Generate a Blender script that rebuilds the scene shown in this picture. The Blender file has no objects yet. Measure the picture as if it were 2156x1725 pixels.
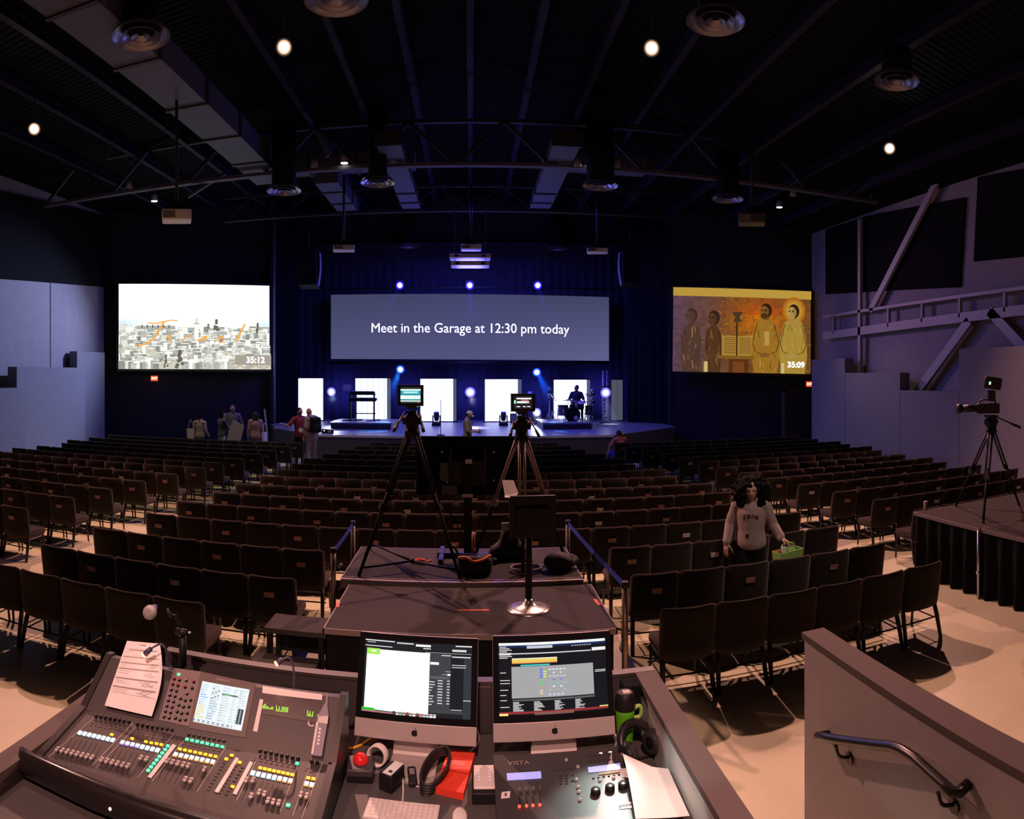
import bpy, bmesh, math, random
from mathutils import Vector, Matrix, Euler
random.seed(7)
S = bpy.context.scene
COL = S.collection
PI = math.pi
# ---------------------------------------------------------------- camera model (the photo is a stitched cylindrical panorama)
FP, XC, YH, HC = 1400.0, 990.0, 790.0, 3.0
def th(px): return (px - XC) / FP
def on_z(px, py, z):
    r = FP * (HC - z) / (py - YH)
    return Vector((r * math.sin(th(px)), r * math.cos(th(px)), z))
def on_r(px, py, r):
    return Vector((r * math.sin(th(px)), r * math.cos(th(px)), HC - (py - YH) * r / FP))
def on_y(px, py, y): return on_r(px, py, y / math.cos(th(px)))
def on_x(px, py, x): return on_r(px, py, x / math.sin(th(px)))

cam = bpy.data.cameras.new('camera')
cam.type = 'PANO'
cam.panorama_type = 'CENTRAL_CYLINDRICAL'
cam.central_cylindrical_range_u_min = (0 - XC) / FP
cam.central_cylindrical_range_u_max = (2156 - XC) / FP
cam.central_cylindrical_range_v_min = (YH - 1725) / FP
cam.central_cylindrical_range_v_max = YH / FP
cam.central_cylindrical_radius = 1.0
cam.clip_start = 0.02
camo = bpy.data.objects.new('camera', cam)
COL.objects.link(camo)
camo.location = (0, 0, HC)
camo.rotation_euler = (PI / 2, 0, 0)
S.camera = camo

# ---------------------------------------------------------------- materials
MATS = {}
def mat(name, col, rough=0.6, metal=0.0, em=None, es=0.0, noise=0.0, nscale=20.0, bump=0.0, bscale=60.0, spec=0.5, trans=0.0):
    if name in MATS: return MATS[name]
    m = bpy.data.materials.new(name); m.use_nodes = True
    nt = m.node_tree; b = nt.nodes['Principled BSDF']
    b.inputs['Base Color'].default_value = (*col, 1)
    b.inputs['Roughness'].default_value = rough
    b.inputs['Metallic'].default_value = metal
    b.inputs['Specular IOR Level'].default_value = spec
    if trans: b.inputs['Transmission Weight'].default_value = trans
    if em is not None:
        b.inputs['Emission Color'].default_value = (*em, 1)
        b.inputs['Emission Strength'].default_value = es
    if noise or bump:
        tc = nt.nodes.new('ShaderNodeTexCoord')
        if noise:
            n = nt.nodes.new('ShaderNodeTexNoise'); n.inputs['Scale'].default_value = nscale; n.inputs['Detail'].default_value = 4
            nt.links.new(tc.outputs['Object'], n.inputs['Vector'])
            r = nt.nodes.new('ShaderNodeValToRGB')
            a = [max(0, c * (1 - noise)) for c in col]; z = [min(1, c * (1 + noise)) for c in col]
            r.color_ramp.elements[0].position = .3; r.color_ramp.elements[1].position = .7
            r.color_ramp.elements[0].color = (*a, 1); r.color_ramp.elements[1].color = (*z, 1)
            nt.links.new(n.outputs['Fac'], r.inputs['Fac']); nt.links.new(r.outputs['Color'], b.inputs['Base Color'])
        if bump:
            n2 = nt.nodes.new('ShaderNodeTexNoise'); n2.inputs['Scale'].default_value = bscale
            nt.links.new(tc.outputs['Object'], n2.inputs['Vector'])
            bp = nt.nodes.new('ShaderNodeBump'); bp.inputs['Strength'].default_value = bump; bp.inputs['Distance'].default_value = .01
            nt.links.new(n2.outputs['Fac'], bp.inputs['Height']); nt.links.new(bp.outputs['Normal'], b.inputs['Normal'])
    MATS[name] = m
    return m
def picture_mat(name, emit, strength=1.0):
    """colours come from the mesh's own face colours: a screen (emit) or a printed sheet"""
    if name in MATS: return MATS[name]
    m = bpy.data.materials.new(name); m.use_nodes = True
    nt = m.node_tree; b = nt.nodes['Principled BSDF']
    a = nt.nodes.new('ShaderNodeVertexColor'); a.layer_name = 'Col'
    if emit:
        b.inputs['Base Color'].default_value = (.01, .01, .01, 1)
        b.inputs['Roughness'].default_value = .35; b.inputs['Specular IOR Level'].default_value = .08; b.inputs['Base Color'].default_value = (.004, .004, .004, 1)
        nt.links.new(a.outputs['Color'], b.inputs['Emission Color'])
        b.inputs['Emission Strength'].default_value = strength
    else:
        nt.links.new(a.outputs['Color'], b.inputs['Base Color']); b.inputs['Roughness'].default_value = .8
    MATS[name] = m
    return m
def lin(c): return tuple(((v / 255) / 12.92 if v / 255 <= .04045 else ((v / 255 + .055) / 1.055) ** 2.4) for v in c)

# ---------------------------------------------------------------- mesh builder
def frame(d):
    d = Vector(d).normalized()
    u = Vector((0, 0, 1)) if abs(d.z) < .95 else Vector((1, 0, 0))
    x = u.cross(d).normalized(); y = d.cross(x)
    return x, y
class MB:
    def __init__(s): s.b = bmesh.new(); s.M = None
    def _v(s, p):
        p = Vector(p)
        return s.b.verts.new(s.M @ p if s.M else p)
    def face(s, pts, m=0, sm=False):
        f = s.b.faces.new([s._v(p) for p in pts]); f.material_index = m; f.smooth = sm; return f
    def box(s, c, d, m=0, R=None, bev=0.0, seg=2):
        c = Vector(c); R = R if R is not None else Matrix.Identity(3)
        h = [x / 2 for x in d]
        vs = [s._v(c + R @ Vector((sx * h[0], sy * h[1], sz * h[2]))) for sz in (-1, 1) for sy in (-1, 1) for sx in (-1, 1)]
        fs = []
        for q in ((0, 2, 3, 1), (4, 5, 7, 6), (0, 1, 5, 4), (2, 6, 7, 3), (0, 4, 6, 2), (1, 3, 7, 5)):
            f = s.b.faces.new([vs[i] for i in q]); f.material_index = m; fs.append(f)
        if bev:
            es = list({e for f in fs for e in f.edges})
            r = bmesh.ops.bevel(s.b, geom=es, offset=bev, segments=seg, profile=.5, affect='EDGES')
            for f in r['faces']: f.material_index = m; f.smooth = seg > 1
        return s
    def bx(s, x0, x1, y0, y1, z0, z1, m=0, bev=0.0, seg=2):
        return s.box(((x0 + x1) / 2, (y0 + y1) / 2, (z0 + z1) / 2), (abs(x1 - x0), abs(y1 - y0), abs(z1 - z0)), m, None, bev, seg)
    def cyl(s, p0, p1, r0, r1=None, n=12, m=0, caps=True, sm=True):
        r1 = r0 if r1 is None else r1
        p0, p1 = Vector(p0), Vector(p1); x, y = frame(p1 - p0)
        a = [s._v(p0 + (x * math.cos(2 * PI * i / n) + y * math.sin(2 * PI * i / n)) * r0) for i in range(n)]
        c = [s._v(p1 + (x * math.cos(2 * PI * i / n) + y * math.sin(2 * PI * i / n)) * r1) for i in range(n)]
        for i in range(n):
            f = s.b.faces.new((a[i], a[(i + 1) % n], c[(i + 1) % n], c[i])); f.material_index = m; f.smooth = sm
        if caps:
            f = s.b.faces.new(a[::-1]); f.material_index = m
            f = s.b.faces.new(c); f.material_index = m
        return s
    def tube(s, pts, r, n=8, m=0, caps=True):
        """round bar along a path; r is one radius or one per point"""
        P = [Vector(p) for p in pts]; k = len(P)
        rs = r if isinstance(r, (list, tuple)) else [r] * k
        rings = []; px = None
        for i in range(k):
            d = (P[min(i + 1, k - 1)] - P[max(i - 1, 0)])
            if d.length < 1e-9: d = Vector((0, 0, 1))
            d.normalize()
            if px is None: x, y = frame(d)
            else:
                x = (px - d * px.dot(d))
                x = x.normalized() if x.length > 1e-6 else frame(d)[0]
                y = d.cross(x)
            px = x
            rings.append([s._v(P[i] + (x * math.cos(2 * PI * j / n) + y * math.sin(2 * PI * j / n)) * rs[i]) for j in range(n)])
        for a, c in zip(rings, rings[1:]):
            for j in range(n):
                f = s.b.faces.new((a[j], a[(j + 1) % n], c[(j + 1) % n], c[j])); f.material_index = m; f.smooth = True
        if caps:
            s.b.faces.new(rings[0][::-1]).material_index = m
            s.b.faces.new(rings[-1]).material_index = m
        return s
    def bar(s, p0, p1, w, h=None, m=0, up=(0, 0, 1)):
        """square bar between two points"""
        h = w if h is None else h
        p0, p1 = Vector(p0), Vector(p1); d = p1 - p0; L = d.length; d.normalize()
        u = Vector(up)
        if abs(u.dot(d)) > .98: u = Vector((0, 1, 0))
        x = d.cross(u).normalized(); z = x.cross(d)
        R = Matrix((x, d, z)).transposed()
        return s.box((p0 + p1) / 2, (w, L, h), m, R)
    def lathe(s, prof, c=(0, 0, 0), n=24, m=0, R=None, sm=True):
        """prof: (radius, height) pairs about +z"""
        c = Vector(c); R = R if R is not None else Matrix.Identity(3)
        rings = []
        for r, z in prof:
            if r < 1e-6: rings.append([s._v(c + R @ Vector((0, 0, z)))])
            else: rings.append([s._v(c + R @ Vector((r * math.cos(2 * PI * j / n), r * math.sin(2 * PI * j / n), z))) for j in range(n)])
        for a, b in zip(rings, rings[1:]):
            for j in range(n):
                k = (j + 1) % n
                if len(a) == 1 and len(b) == 1: continue
                if len(a) == 1: f = s.b.faces.new((a[0], b[k], b[j]))
                elif len(b) == 1: f = s.b.faces.new((a[j], a[k], b[0]))
                else: f = s.b.faces.new((a[j], a[k], b[k], b[j]))
                f.material_index = m; f.smooth = sm
        return s
    def ball(s, c, r, m=0, n=14, R=None, cut=None):
        r = (r, r, r) if not isinstance(r, (tuple, list)) else r
        R = R if R is not None else Matrix.Identity(3); c = Vector(c)
        k = n // 2; rings = []
        for i in range(k + 1):
            t = PI * i / k
            if i in (0, k): rings.append([s._v(c + R @ Vector((0, 0, r[2] * math.cos(t))))])
            else: rings.append([s._v(c + R @ Vector((r[0] * math.sin(t) * math.cos(2 * PI * j / n), r[1] * math.sin(t) * math.sin(2 * PI * j / n), r[2] * math.cos(t)))) for j in range(n)])
        for a, b in zip(rings, rings[1:]):
            for j in range(n):
                q = (j + 1) % n
                if len(a) == 1: f = s.b.faces.new((a[0], b[j], b[q]))
                elif len(b) == 1: f = s.b.faces.new((a[j], b[0], a[q]))
                else: f = s.b.faces.new((a[j], b[j], b[q], a[q]))
                f.material_index = m; f.smooth = True
        return s
    def prism(s, poly, z0, z1, m=0):
        """poly: xy outline (counter-clockwise), extruded in z"""
        a = [s._v((x, y, z0)) for x, y in poly]; b = [s._v((x, y, z1)) for x, y in poly]; n = len(poly)
        s.b.faces.new(a[::-1]).material_index = m; s.b.faces.new(b).material_index = m
        for i in range(n):
            s.b.faces.new((a[i], a[(i + 1) % n], b[(i + 1) % n], b[i])).material_index = m
        return s
    def grid(s, fn, nu, nv, m=0, sm=True, closed=False):
        V = [[s._v(fn(i / nu, j / nv)) for i in range(nu + (0 if closed else 1))] for j in range(nv + 1)]
        W = len(V[0])
        for j in range(nv):
            for i in range(nu):
                f = s.b.faces.new((V[j][i], V[j][(i + 1) % W], V[j + 1][(i + 1) % W], V[j + 1][i])); f.material_index = m; f.smooth = sm
        return s
    def mesh(s, name, mats, recalc=True):
        if recalc: bmesh.ops.recalc_face_normals(s.b, faces=s.b.faces)
        me = bpy.data.meshes.new(name); s.b.to_mesh(me); s.b.free()
        for q in (mats if isinstance(mats, (list, tuple)) else [mats]): me.materials.append(q)
        return me
    def build(s, name, mats, parent=None, recalc=True):
        return obj(name, s.mesh(name, mats, recalc), parent)
def obj(name, me, parent=None):
    o = bpy.data.objects.new(name, me); COL.objects.link(o)
    if parent is not None: o.parent = parent
    return o
def tag(o, label=None, cat=None, group=None, kind=None):
    if label: o['label'] = label
    if cat: o['category'] = cat
    if group: o['group'] = group
    if kind: o['kind'] = kind
    return o
def thing(name, label, cat, loc=(0, 0, 0), rz=0.0, group=None):
    o = bpy.data.objects.new(name, None); COL.objects.link(o)
    o.location = loc; o.rotation_euler = (0, 0, rz); o.empty_display_size = .1
    return tag(o, label, cat, group)
def struct(o): o['kind'] = 'structure'; return o
def copy_tree(o, loc=None, rz=None, label=None, group=None):
    def rec(q, par):
        c = q.copy(); COL.objects.link(c)
        if par is not None: c.parent = par
        for ch in q.children: rec(ch, c)
        return c
    c = rec(o, None)
    if loc is not None: c.location = loc
    if rz is not None: c.rotation_euler = (0, 0, rz)
    if label: c['label'] = label
    if group: c['group'] = group
    return c
# flat pictures: polygons (list of xy) with a colour, layered, mapped by fn(u,v,layer)->point
def picture(name, polys, fn, material, parent=None, clip=False):
    if clip: polys = [([(min(1, max(0, u)), min(1, max(0, v))) for u, v in q], c) for q, c in polys]
    b = bmesh.new(); lay = b.loops.layers.float_color.new('Col')
    for k, (pts, col) in enumerate(polys):
        f = b.faces.new([b.verts.new(fn(u, v, k)) for u, v in pts])
        for l in f.loops: l[lay] = (*col, 1)
    me = bpy.data.meshes.new(name); b.to_mesh(me); b.free(); me.materials.append(material)
    return obj(name, me, parent)
def R4(u0, v0, u1, v1): return [(u0, v0), (u1, v0), (u1, v1), (u0, v1)]
def halo_ring(R, r0, r1, z, m, n=20, off=(0, 0, 0)):
    b = MB(); b.lathe([(r0, z), (r1, z)], off, n, R=R); return b
def ELL(u, v, a, b, n=16, rot=0):
    return [(u + a * math.cos(2 * PI * i / n) * math.cos(rot) - b * math.sin(2 * PI * i / n) * math.sin(rot), v + a * math.cos(2 * PI * i / n) * math.sin(rot) + b * math.sin(2 * PI * i / n) * math.cos(rot)) for i in range(n)]
def STROKE(pts, w):
    """a thin brush stroke as a list of quads"""
    out = []
    for (x0, y0), (x1, y1) in zip(pts, pts[1:]):
        dx, dy = x1 - x0, y1 - y0; L = math.hypot(dx, dy) or 1e-6
        nx, ny = -dy / L * w / 2, dx / L * w / 2
        out.append([(x0 - nx, y0 - ny), (x1 - nx, y1 - ny), (x1 + nx, y1 + ny), (x0 + nx, y0 + ny)])
    return out
def text_mesh(body, size, bold=0.0, ext=0.0, align='CENTER'):
    cu = bpy.data.curves.new('text', 'FONT'); cu.body = body; cu.size = size; cu.align_x = align; cu.align_y = 'CENTER'
    cu.offset = bold; cu.extrude = ext; cu.resolution_u = 3
    o = bpy.data.objects.new('text', cu); COL.objects.link(o)
    bpy.context.view_layer.update()
    dg = bpy.context.evaluated_depsgraph_get()
    me = bpy.data.meshes.new_from_object(o.evaluated_get(dg))
    bpy.data.objects.remove(o); bpy.data.curves.remove(cu)
    return me
def lettering(name, body, size, material, M, parent=None, bold=0.0, width=None, ext=0.0, align='CENTER'):
    me = text_mesh(body, size, bold, ext, align)
    if width:
        xs = [v.co.x for v in me.vertices]; k = width / (max(xs) - min(xs)); me.transform(Matrix.Scale(k, 4, (1, 0, 0)))
    me.transform(M); me.materials.clear(); me.materials.append(material)
    return obj(name, me, parent)
def words(name, body, size, material, M, parent, width):
    """one part per word"""
    me = text_mesh(body, size); xs = [v.co.x for v in me.vertices]; k = width / (max(xs) - min(xs)); me.transform(Matrix.Scale(k, 4, (1, 0, 0)))
    b = bmesh.new(); b.from_mesh(me); bpy.data.meshes.remove(me); b.verts.ensure_lookup_table()
    vs = sorted(b.verts, key=lambda v: v.co.x); cuts = []; gaps = []
    iv = sorted((min(v.co.x for v in f.verts), max(v.co.x for v in f.verts)) for f in b.faces); hi = iv[0][1]
    for lo, h in iv:
        if lo > hi: gaps.append((lo - hi, (lo + hi) / 2))
        hi = max(hi, h)
    cuts = sorted(c for _, c in sorted(gaps)[::-1][:body.count(' ')]) + [1e9]; lo = -1e9
    for c in cuts:
        w = bmesh.new(); mp = {}
        for f in b.faces:
            if lo < f.calc_center_median().x < c:
                for v in f.verts:
                    if v not in mp: mp[v] = w.verts.new(v.co)
                w.faces.new([mp[v] for v in f.verts])
        m_ = bpy.data.meshes.new(name); w.to_mesh(m_); w.free(); m_.transform(M); m_.materials.append(material); obj(name, m_, parent); lo = c
    b.free()
def basis(o, x, y, z):
    M = Matrix((x, y, z)).transposed().to_4x4(); M.translation = Vector(o); return M
def light(name, kind, loc, energy, col, size=.2, target=None, angle=None, blend=.3, shape=None):
    L = bpy.data.lights.new(name, kind); L.energy = energy; L.color = col
    if kind == 'AREA': L.size = size
    else: L.shadow_soft_size = size
    if kind == 'SPOT': L.spot_size = angle; L.spot_blend = blend
    o = bpy.data.objects.new(name, L); COL.objects.link(o); o.location = loc
    if target is not None:
        o.rotation_euler = (Vector(target) - Vector(loc)).to_track_quat('-Z', 'Y').to_euler()
    return o
def rotz(a): return Matrix.Rotation(a, 3, 'Z')
def rotx(a): return Matrix.Rotation(a, 3, 'X')
def roty(a): return Matrix.Rotation(a, 3, 'Y')
def aim(d): return Vector(d).to_track_quat('Z', 'Y').to_matrix()
def lerp(a, b, t): return Vector(a) * (1 - t) + Vector(b) * t
def arc(pts, n=8):
    """smooth path through the points"""
    P = [Vector(p) for p in pts]; out = []
    for i in range(len(P) - 1):
        p0, p1, p2, p3 = P[max(i - 1, 0)], P[i], P[i + 1], P[min(i + 2, len(P) - 1)]
        for k in range(n):
            t = k / n
            out.append(.5 * ((2 * p1) + (p2 - p0) * t + (2 * p0 - 5 * p1 + 4 * p2 - p3) * t * t + (3 * p1 - p0 - 3 * p2 + p3) * t ** 3))
    out.append(P[-1]); return out

# common materials
BLACK = mat('black_plastic', (.010, .010, .011), .5, spec=.25)
MATTE = mat('black_cloth', (.006, .006, .007), .95, spec=.1)
STEEL = mat('brushed_steel', (.55, .54, .52), .3, 1.0)
DARKMETAL = mat('dark_metal', (.03, .028, .027), .4, .8)
WHITE = mat('white_plastic', (.75, .73, .7), .5)
GREY = mat('grey_plastic', (.2, .2, .2), .5)
PAPER = mat('paper', (.8, .78, .75), .85)
# ================================================================ the hall
WALLP = mat('wall_paint_grey', (.27, .245, .26), .8, noise=.06, nscale=3)
BLACKWALL = mat('wall_paint_black', (.010, .010, .013), .85, noise=.2, nscale=2)
NAVY = mat('black_drape', (.014, .014, .032), .9, noise=.25, nscale=4)
def floor_mat():
    m = bpy.data.materials.new('polished_concrete'); m.use_nodes = True; nt = m.node_tree; b = nt.nodes['Principled BSDF']
    tc = nt.nodes.new('ShaderNodeTexCoord')
    n = nt.nodes.new('ShaderNodeTexNoise'); n.inputs['Scale'].default_value = .7; n.inputs['Detail'].default_value = 8; n.inputs['Roughness'].default_value = .65
    r = nt.nodes.new('ShaderNodeValToRGB'); r.color_ramp.elements[0].position = .3; r.color_ramp.elements[1].position = .7
    r.color_ramp.elements[0].color = (.44, .42, .265, 1); r.color_ramp.elements[1].color = (.56, .54, .35, 1)
    n2 = nt.nodes.new('ShaderNodeTexNoise'); n2.inputs['Scale'].default_value = 2.3; n2.inputs['Detail'].default_value = 3
    r2 = nt.nodes.new('ShaderNodeValToRGB'); r2.color_ramp.elements[0].position = .66; r2.color_ramp.elements[1].position = .74
    r2.color_ramp.elements[0].color = (1, 1, 1, 1); r2.color_ramp.elements[1].color = (.66, .60, .54, 1)
    mx = nt.nodes.new('ShaderNodeMix'); mx.data_type = 'RGBA'; mx.blend_type = 'MULTIPLY'; mx.inputs[0].default_value = 1
    for q in (n, n2): nt.links.new(tc.outputs['Object'], q.inputs['Vector'])
    nt.links.new(n.outputs['Fac'], r.inputs['Fac']); nt.links.new(n2.outputs['Fac'], r2.inputs['Fac'])
    nt.links.new(r.outputs['Color'], mx.inputs[6]); nt.links.new(r2.outputs['Color'], mx.inputs[7])
    nt.links.new(mx.outputs[2], b.inputs['Base Color']); b.inputs['Roughness'].default_value = .42
    return m
def deck_mat():
    m = bpy.data.materials.new('ribbed_roof_deck'); m.use_nodes = True; nt = m.node_tree; b = nt.nodes['Principled BSDF']
    b.inputs['Base Color'].default_value = (.005, .005, .0065, 1); b.inputs['Roughness'].default_value = .8; b.inputs['Specular IOR Level'].default_value = .08
    tc = nt.nodes.new('ShaderNodeTexCoord'); w = nt.nodes.new('ShaderNodeTexWave'); w.bands_direction = 'Y'; w.inputs['Scale'].default_value = 1.6
    bp = nt.nodes.new('ShaderNodeBump'); bp.inputs['Strength'].default_value = .9; bp.inputs['Distance'].default_value = .08
    nt.links.new(tc.outputs['Object'], w.inputs['Vector']); nt.links.new(w.outputs['Fac'], bp.inputs['Height']); nt.links.new(bp.outputs['Normal'], b.inputs['Normal'])
    return m
XL, XR, YB, YF = -14.9, 14.1, -7.0, 31.6
mb = MB(); mb.bx(-15.4, 14.6, YB - .4, YF + .4, -.2, 0)
struct(mb.build('floor', floor_mat()))
def roof_z(x): return 11.5 - (1.6 / 14.9) * abs(x) if x < 0 else 11.5 - (2.4 / 14.1) * x
mb = MB()
for x0, x1 in ((-15.4, 0), (0, 14.6)):
    z0, z1 = roof_z(x0), roof_z(x1)
    a = [(x0, YB - .4, z0), (x1, YB - .4, z1), (x1, YF + .4, z1), (x0, YF + .4, z0)]
    up = [(x, y, z + .2) for x, y, z in a]
    mb.face(a); mb.face(up[::-1])
    for i in range(4): mb.face((a[i], a[(i + 1) % 4], up[(i + 1) % 4], up[i]))
struct(mb.build('ceiling', deck_mat()))
def wallseg(name, p, q, z0, z1, t, m):
    """upright wall from p to q (plan), thickness t to the left of p->q"""
    p, q = Vector((*p, 0)), Vector((*q, 0)); d = (q - p).normalized(); n = Vector((-d.y, d.x, 0)) * t
    b = MB(); poly = [(v.x, v.y) for v in (p, q, q + n, p + n)]
    b.prism(poly if t > 0 else poly[::-1], z0, z1)
    return struct(b.build(name, m))
wallseg('wall_left', (XL, YB), (XL, 24.3), 0, 10.0, .3, WALLP)
wallseg('wall_right', (XR, 25.0), (XR, YB), 0, 9.15, .3, WALLP)
wallseg('wall_back', (XR + .3, YB), (XL - .3, YB), 0, 11.6, .3, WALLP)
wallseg('wall_front', (-9.2, 31.4), (9.2, 31.4), 0, 11.6, .2, BLACKWALL)
wallseg('wall_front_left', (XL - .1, 24.2), (-8.35, 27.85), 0, 11.4, .2, BLACKWALL)
wallseg('wall_front_right', (8.35, 27.05), (XR + .1, 24.95), 0, 11.4, .2, BLACKWALL)
wallseg('wall_stage_left', (-8.35, 27.5), (-9.2, 31.5), 0, 11.6, .2, BLACKWALL)
wallseg('wall_stage_right', (9.2, 31.5), (8.35, 27.0), 0, 11.6, .2, BLACKWALL)
# vertical trim pipe where the left front wall ends
mb = MB(); mb.cyl((-8.3, 27.35, 0), (-8.3, 27.35, 9.6), .05, n=8); struct(mb.build('trim_1', mat('trim_grey', (.22, .22, .26), .5)))

# black acoustic panels on both side walls (drawn in the wall plane)
def side_panel(name, x, quad, t, m, label, cat='acoustic panel', group=None):
    n = Vector((-1 if x > 0 else 1, 0, 0)); P = [on_x(px, py, x) + n * .002 for px, py in quad]; n = n * t
    b = MB(); Q = [p + n for p in P]
    b.face(P); b.face(Q[::-1])
    for i in range(len(P)): b.face((P[i], P[(i + 1) % len(P)], Q[(i + 1) % len(P)], Q[i]))
    return tag(b.build(name, m), label, cat, group)
PANEL = mat('black_acoustic_fabric', (.008, .008, .009), .95, spec=.1, noise=.2, nscale=30)
side_panel('acoustic_panel', XR, [(1742, 484), (1828, 456), (2036, 417), (2024, 605), (1742, 620)], .09, PANEL, 'large black acoustic panel high on right wall behind the slanting brace')
side_panel('acoustic_panel', XR, [(2063, 374), (2290, 338), (2290, 530), (2054, 551)], .09, PANEL, 'black acoustic panel high on right wall, cut off by the photo edge')
b = MB(); P = [Vector((XL + .002, y, z)) for y, z in ((24.2, 6.76), (17.4, 6.32), (9, 5.8), (9, 8.6), (17.4, 9.33), (24.2, 9.83))]; Q = [p + Vector((.09, 0, 0)) for p in P]
b.face(P); b.face(Q[::-1])
for i in range(6): b.face((P[i], P[(i + 1) % 6], Q[(i + 1) % 6], Q[i]))
tag(b.build('acoustic_panel', PANEL), 'long black acoustic panel above the lit lower part of left wall', 'acoustic panel')
# thin joint in the left wall
b = MB(); b.bx(XL, XL + .012, 20.35, 20.4, 3.2, 6.5); struct(b.build('trim_2', mat('joint_dark', (.05, .05, .06), .8)))
# stepped low walls along both sides
STUB = mat('low_wall_paint', (.20, .195, .215), .8, noise=.05, nscale=5)
def stub(name, x0, x1, y0, y1, z1): 
    b = MB(); b.bx(x0, x1, y0, y1, 0, z1); return struct(b.build(name, STUB))
stub('wall_left_step_far', -14.75, -14.4, 21.45, 23.5, 3.93)
stub('wall_left_step_middle', -14.4, -14.0, 17.25, 21.4, 3.28)
stub('wall_left_step_near', -14.0, -13.6, 9.0, 17.2, 2.58)
stub('wall_right_step_far', 13.2, 13.6, 20.9, 23.4, 3.62)
stub('wall_right_step_middle', 13.2, 13.6, 17.5, 20.88, 3.08)
stub('wall_right_step_low', 13.2, 13.6, 14.62, 17.48, 2.5)
stub('wall_right_step_near', 13.2, 13.6, 8.0, 14.6, 3.78)

# light steel truss in front of the right wall
STEELP = mat('painted_steel', (.40, .385, .40), .5)
tr = struct(bpy.data.objects.new('wall_truss', None)); COL.objects.link(tr)
TX = 13.85
def member(name, a, c, w, d=.12):
    m_ = MB(); m_.bar(on_x(*a, TX), on_x(*c, TX), w, d, up=(1, 0, 0)); return m_.build(name, STEELP, tr)
member('post', (1811, 462), (1811, 800), .17)
member('brace', (1975, 378), (1834, 655), .24)
member('brace', (2042, 675), (1925, 835), .30)
member('brace', (2085, 655), (2190, 768), .30)
member('girt', (1735, 668), (2200, 601), .10)
member('girt', (1735, 708), (2200, 648), .30)
for px, dy in ((1757, 0), (1872, 0), (1943, 0), (2022, 0), (2117, 0)):
    t = (px - 1735) / 465
    member('strut', (px, 668 - 67 * t), (px, 706 - 60 * t), .07)
# dark door in the right corner under the exit sign
dr = struct(bpy.data.objects.new('door_1', None)); COL.objects.link(dr)
b = MB(); p = on_r(1690, 920, 27.4); q = on_r(1715, 920, 27.0)
b.bx(12.62, 13.16, 24.6, 24.78, 0, 2.3); b.build('leaf', mat('dark_door', (.03, .026, .025), .5), dr)
b = MB(); b.bx(12.55, 12.62, 24.55, 24.8, 0, 2.4); b.bx(13.16, 13.22, 24.55, 24.8, 0, 2.4); b.bx(12.55, 13.22, 24.55, 24.8, 2.3, 2.4); b.build('frame', mat('door_frame', (.05, .045, .045), .5), dr)

# ---------------------------------------------------------------- roof steel
JOIST = mat('joist_paint', (.018, .016, .036), .6, spec=.12)
for i, x in enumerate((-12.2, -10.4, -8.7, -4.8, -3.15, -1.6, 0, 1.6, 3.15, 4.8, 6.5, 8.4, 10.4, 12.2)):
    z = roof_z(x) - .03
    b = MB(); b.bx(x - .085, x + .085, -6, 31, z - .30, z - .28); b.bx(x - .012, x + .012, -6, 31, z - .28, z - .02); b.bx(x - .085, x + .085, -6, 31, z - .04, z - .02)
    struct(b.build('roof_joist', JOIST))
WEBM = mat('truss_web_paint', (.030, .029, .048), .6, spec=.15)
def truss(y, zb, zt, x0, x1, m, n, w=.10):
    t = struct(bpy.data.objects.new('roof_truss', None)); COL.objects.link(t)
    b = MB(); b.bx(x0, x1, y - .1, y - .02, zb, zb + .1); b.bx(x0, x1, y + .02, y + .1, zb, zb + .1); b.build('bottom_chord', m, t)
    b = MB(); b.bx(x0, x1, y - .07, y + .07, zt, zt + .1); b.build('top_chord', WEBM, t)
    st = (x1 - x0) / n
    for i in range(n):
        a = (x0 + i * st, y, zb + .05); c = (x0 + (i + .5) * st, y, zt + .05); d = (x0 + (i + 1) * st, y, zb + .05)
        b = MB(); b.bar(a, c, w, w); b.build('web_member', WEBM, t)
        b = MB(); b.bar(c, d, w, w); b.build('web_member', WEBM, t)
TRUSSM = mat('truss_paint', (.11, .11, .15), .55, spec=.3)
truss(19.1, 9.0, 10.25, -14.2, 13.4, TRUSSM, 10)
DARKTR = mat('dark_truss', (.012, .012, .015), .6)
truss(24.6, 9.05, 9.95, -9.5, 9.5, DARKTR, 8, .06)
# slanted bracing under the bottom chord
for (a, c) in (((395, 415), (472, 366)), ((690, 330), (662, 270)), ((1140, 330), (1190, 262))):
    b = MB(); b.bar(on_y(*a, 19.3), on_y(*c, 19.3), .09, .09); struct(b.build('truss_brace', TRUSSM))

# ---------------------------------------------------------------- ducts
DUCT = mat('grey_duct_sheet', (.095, .10, .15), .6, spec=.25)
SEAM = mat('duct_seam', (.02, .02, .025), .6)
def duct(label, x0, x1, y0, y1, z0, z1, seams, axis='y', group=None):
    t = thing('air_duct', label, 'duct', ((x0 + x1) / 2, (y0 + y1) / 2, z0), group=group)
    def rel(b): b.M = Matrix.Translation(-Vector(t.location)); return b
    b = rel(MB()); b.bx(x0, x1, y0, y1, z0, z1); b.build('body', DUCT, t)
    for s in seams:
        b = rel(MB())
        if axis == 'y': b.bx(x0 - .04, x1 + .04, s - .05, s + .05, z0 - .04, z1 + .04)
        else: b.bx(s - .05, s + .05, y0 - .04, y1 + .04, z0 - .04, z1 + .04)
        b.build('joint', SEAM, t)
    return t
duct('long grey rectangular air duct running under the roof on the left', -6.85, -5.85, -2, 20.6, 9.2, 9.8, (4.5, 6.9, 9.3, 11.6, 14.0, 16.2, 18.4, 19.5))
duct('shorter grey air duct beyond the roof truss, left of the stage screen', -4.95, -4.2, 20.8, 24.9, 9.15, 9.6, (21.9, 23.4))
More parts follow.
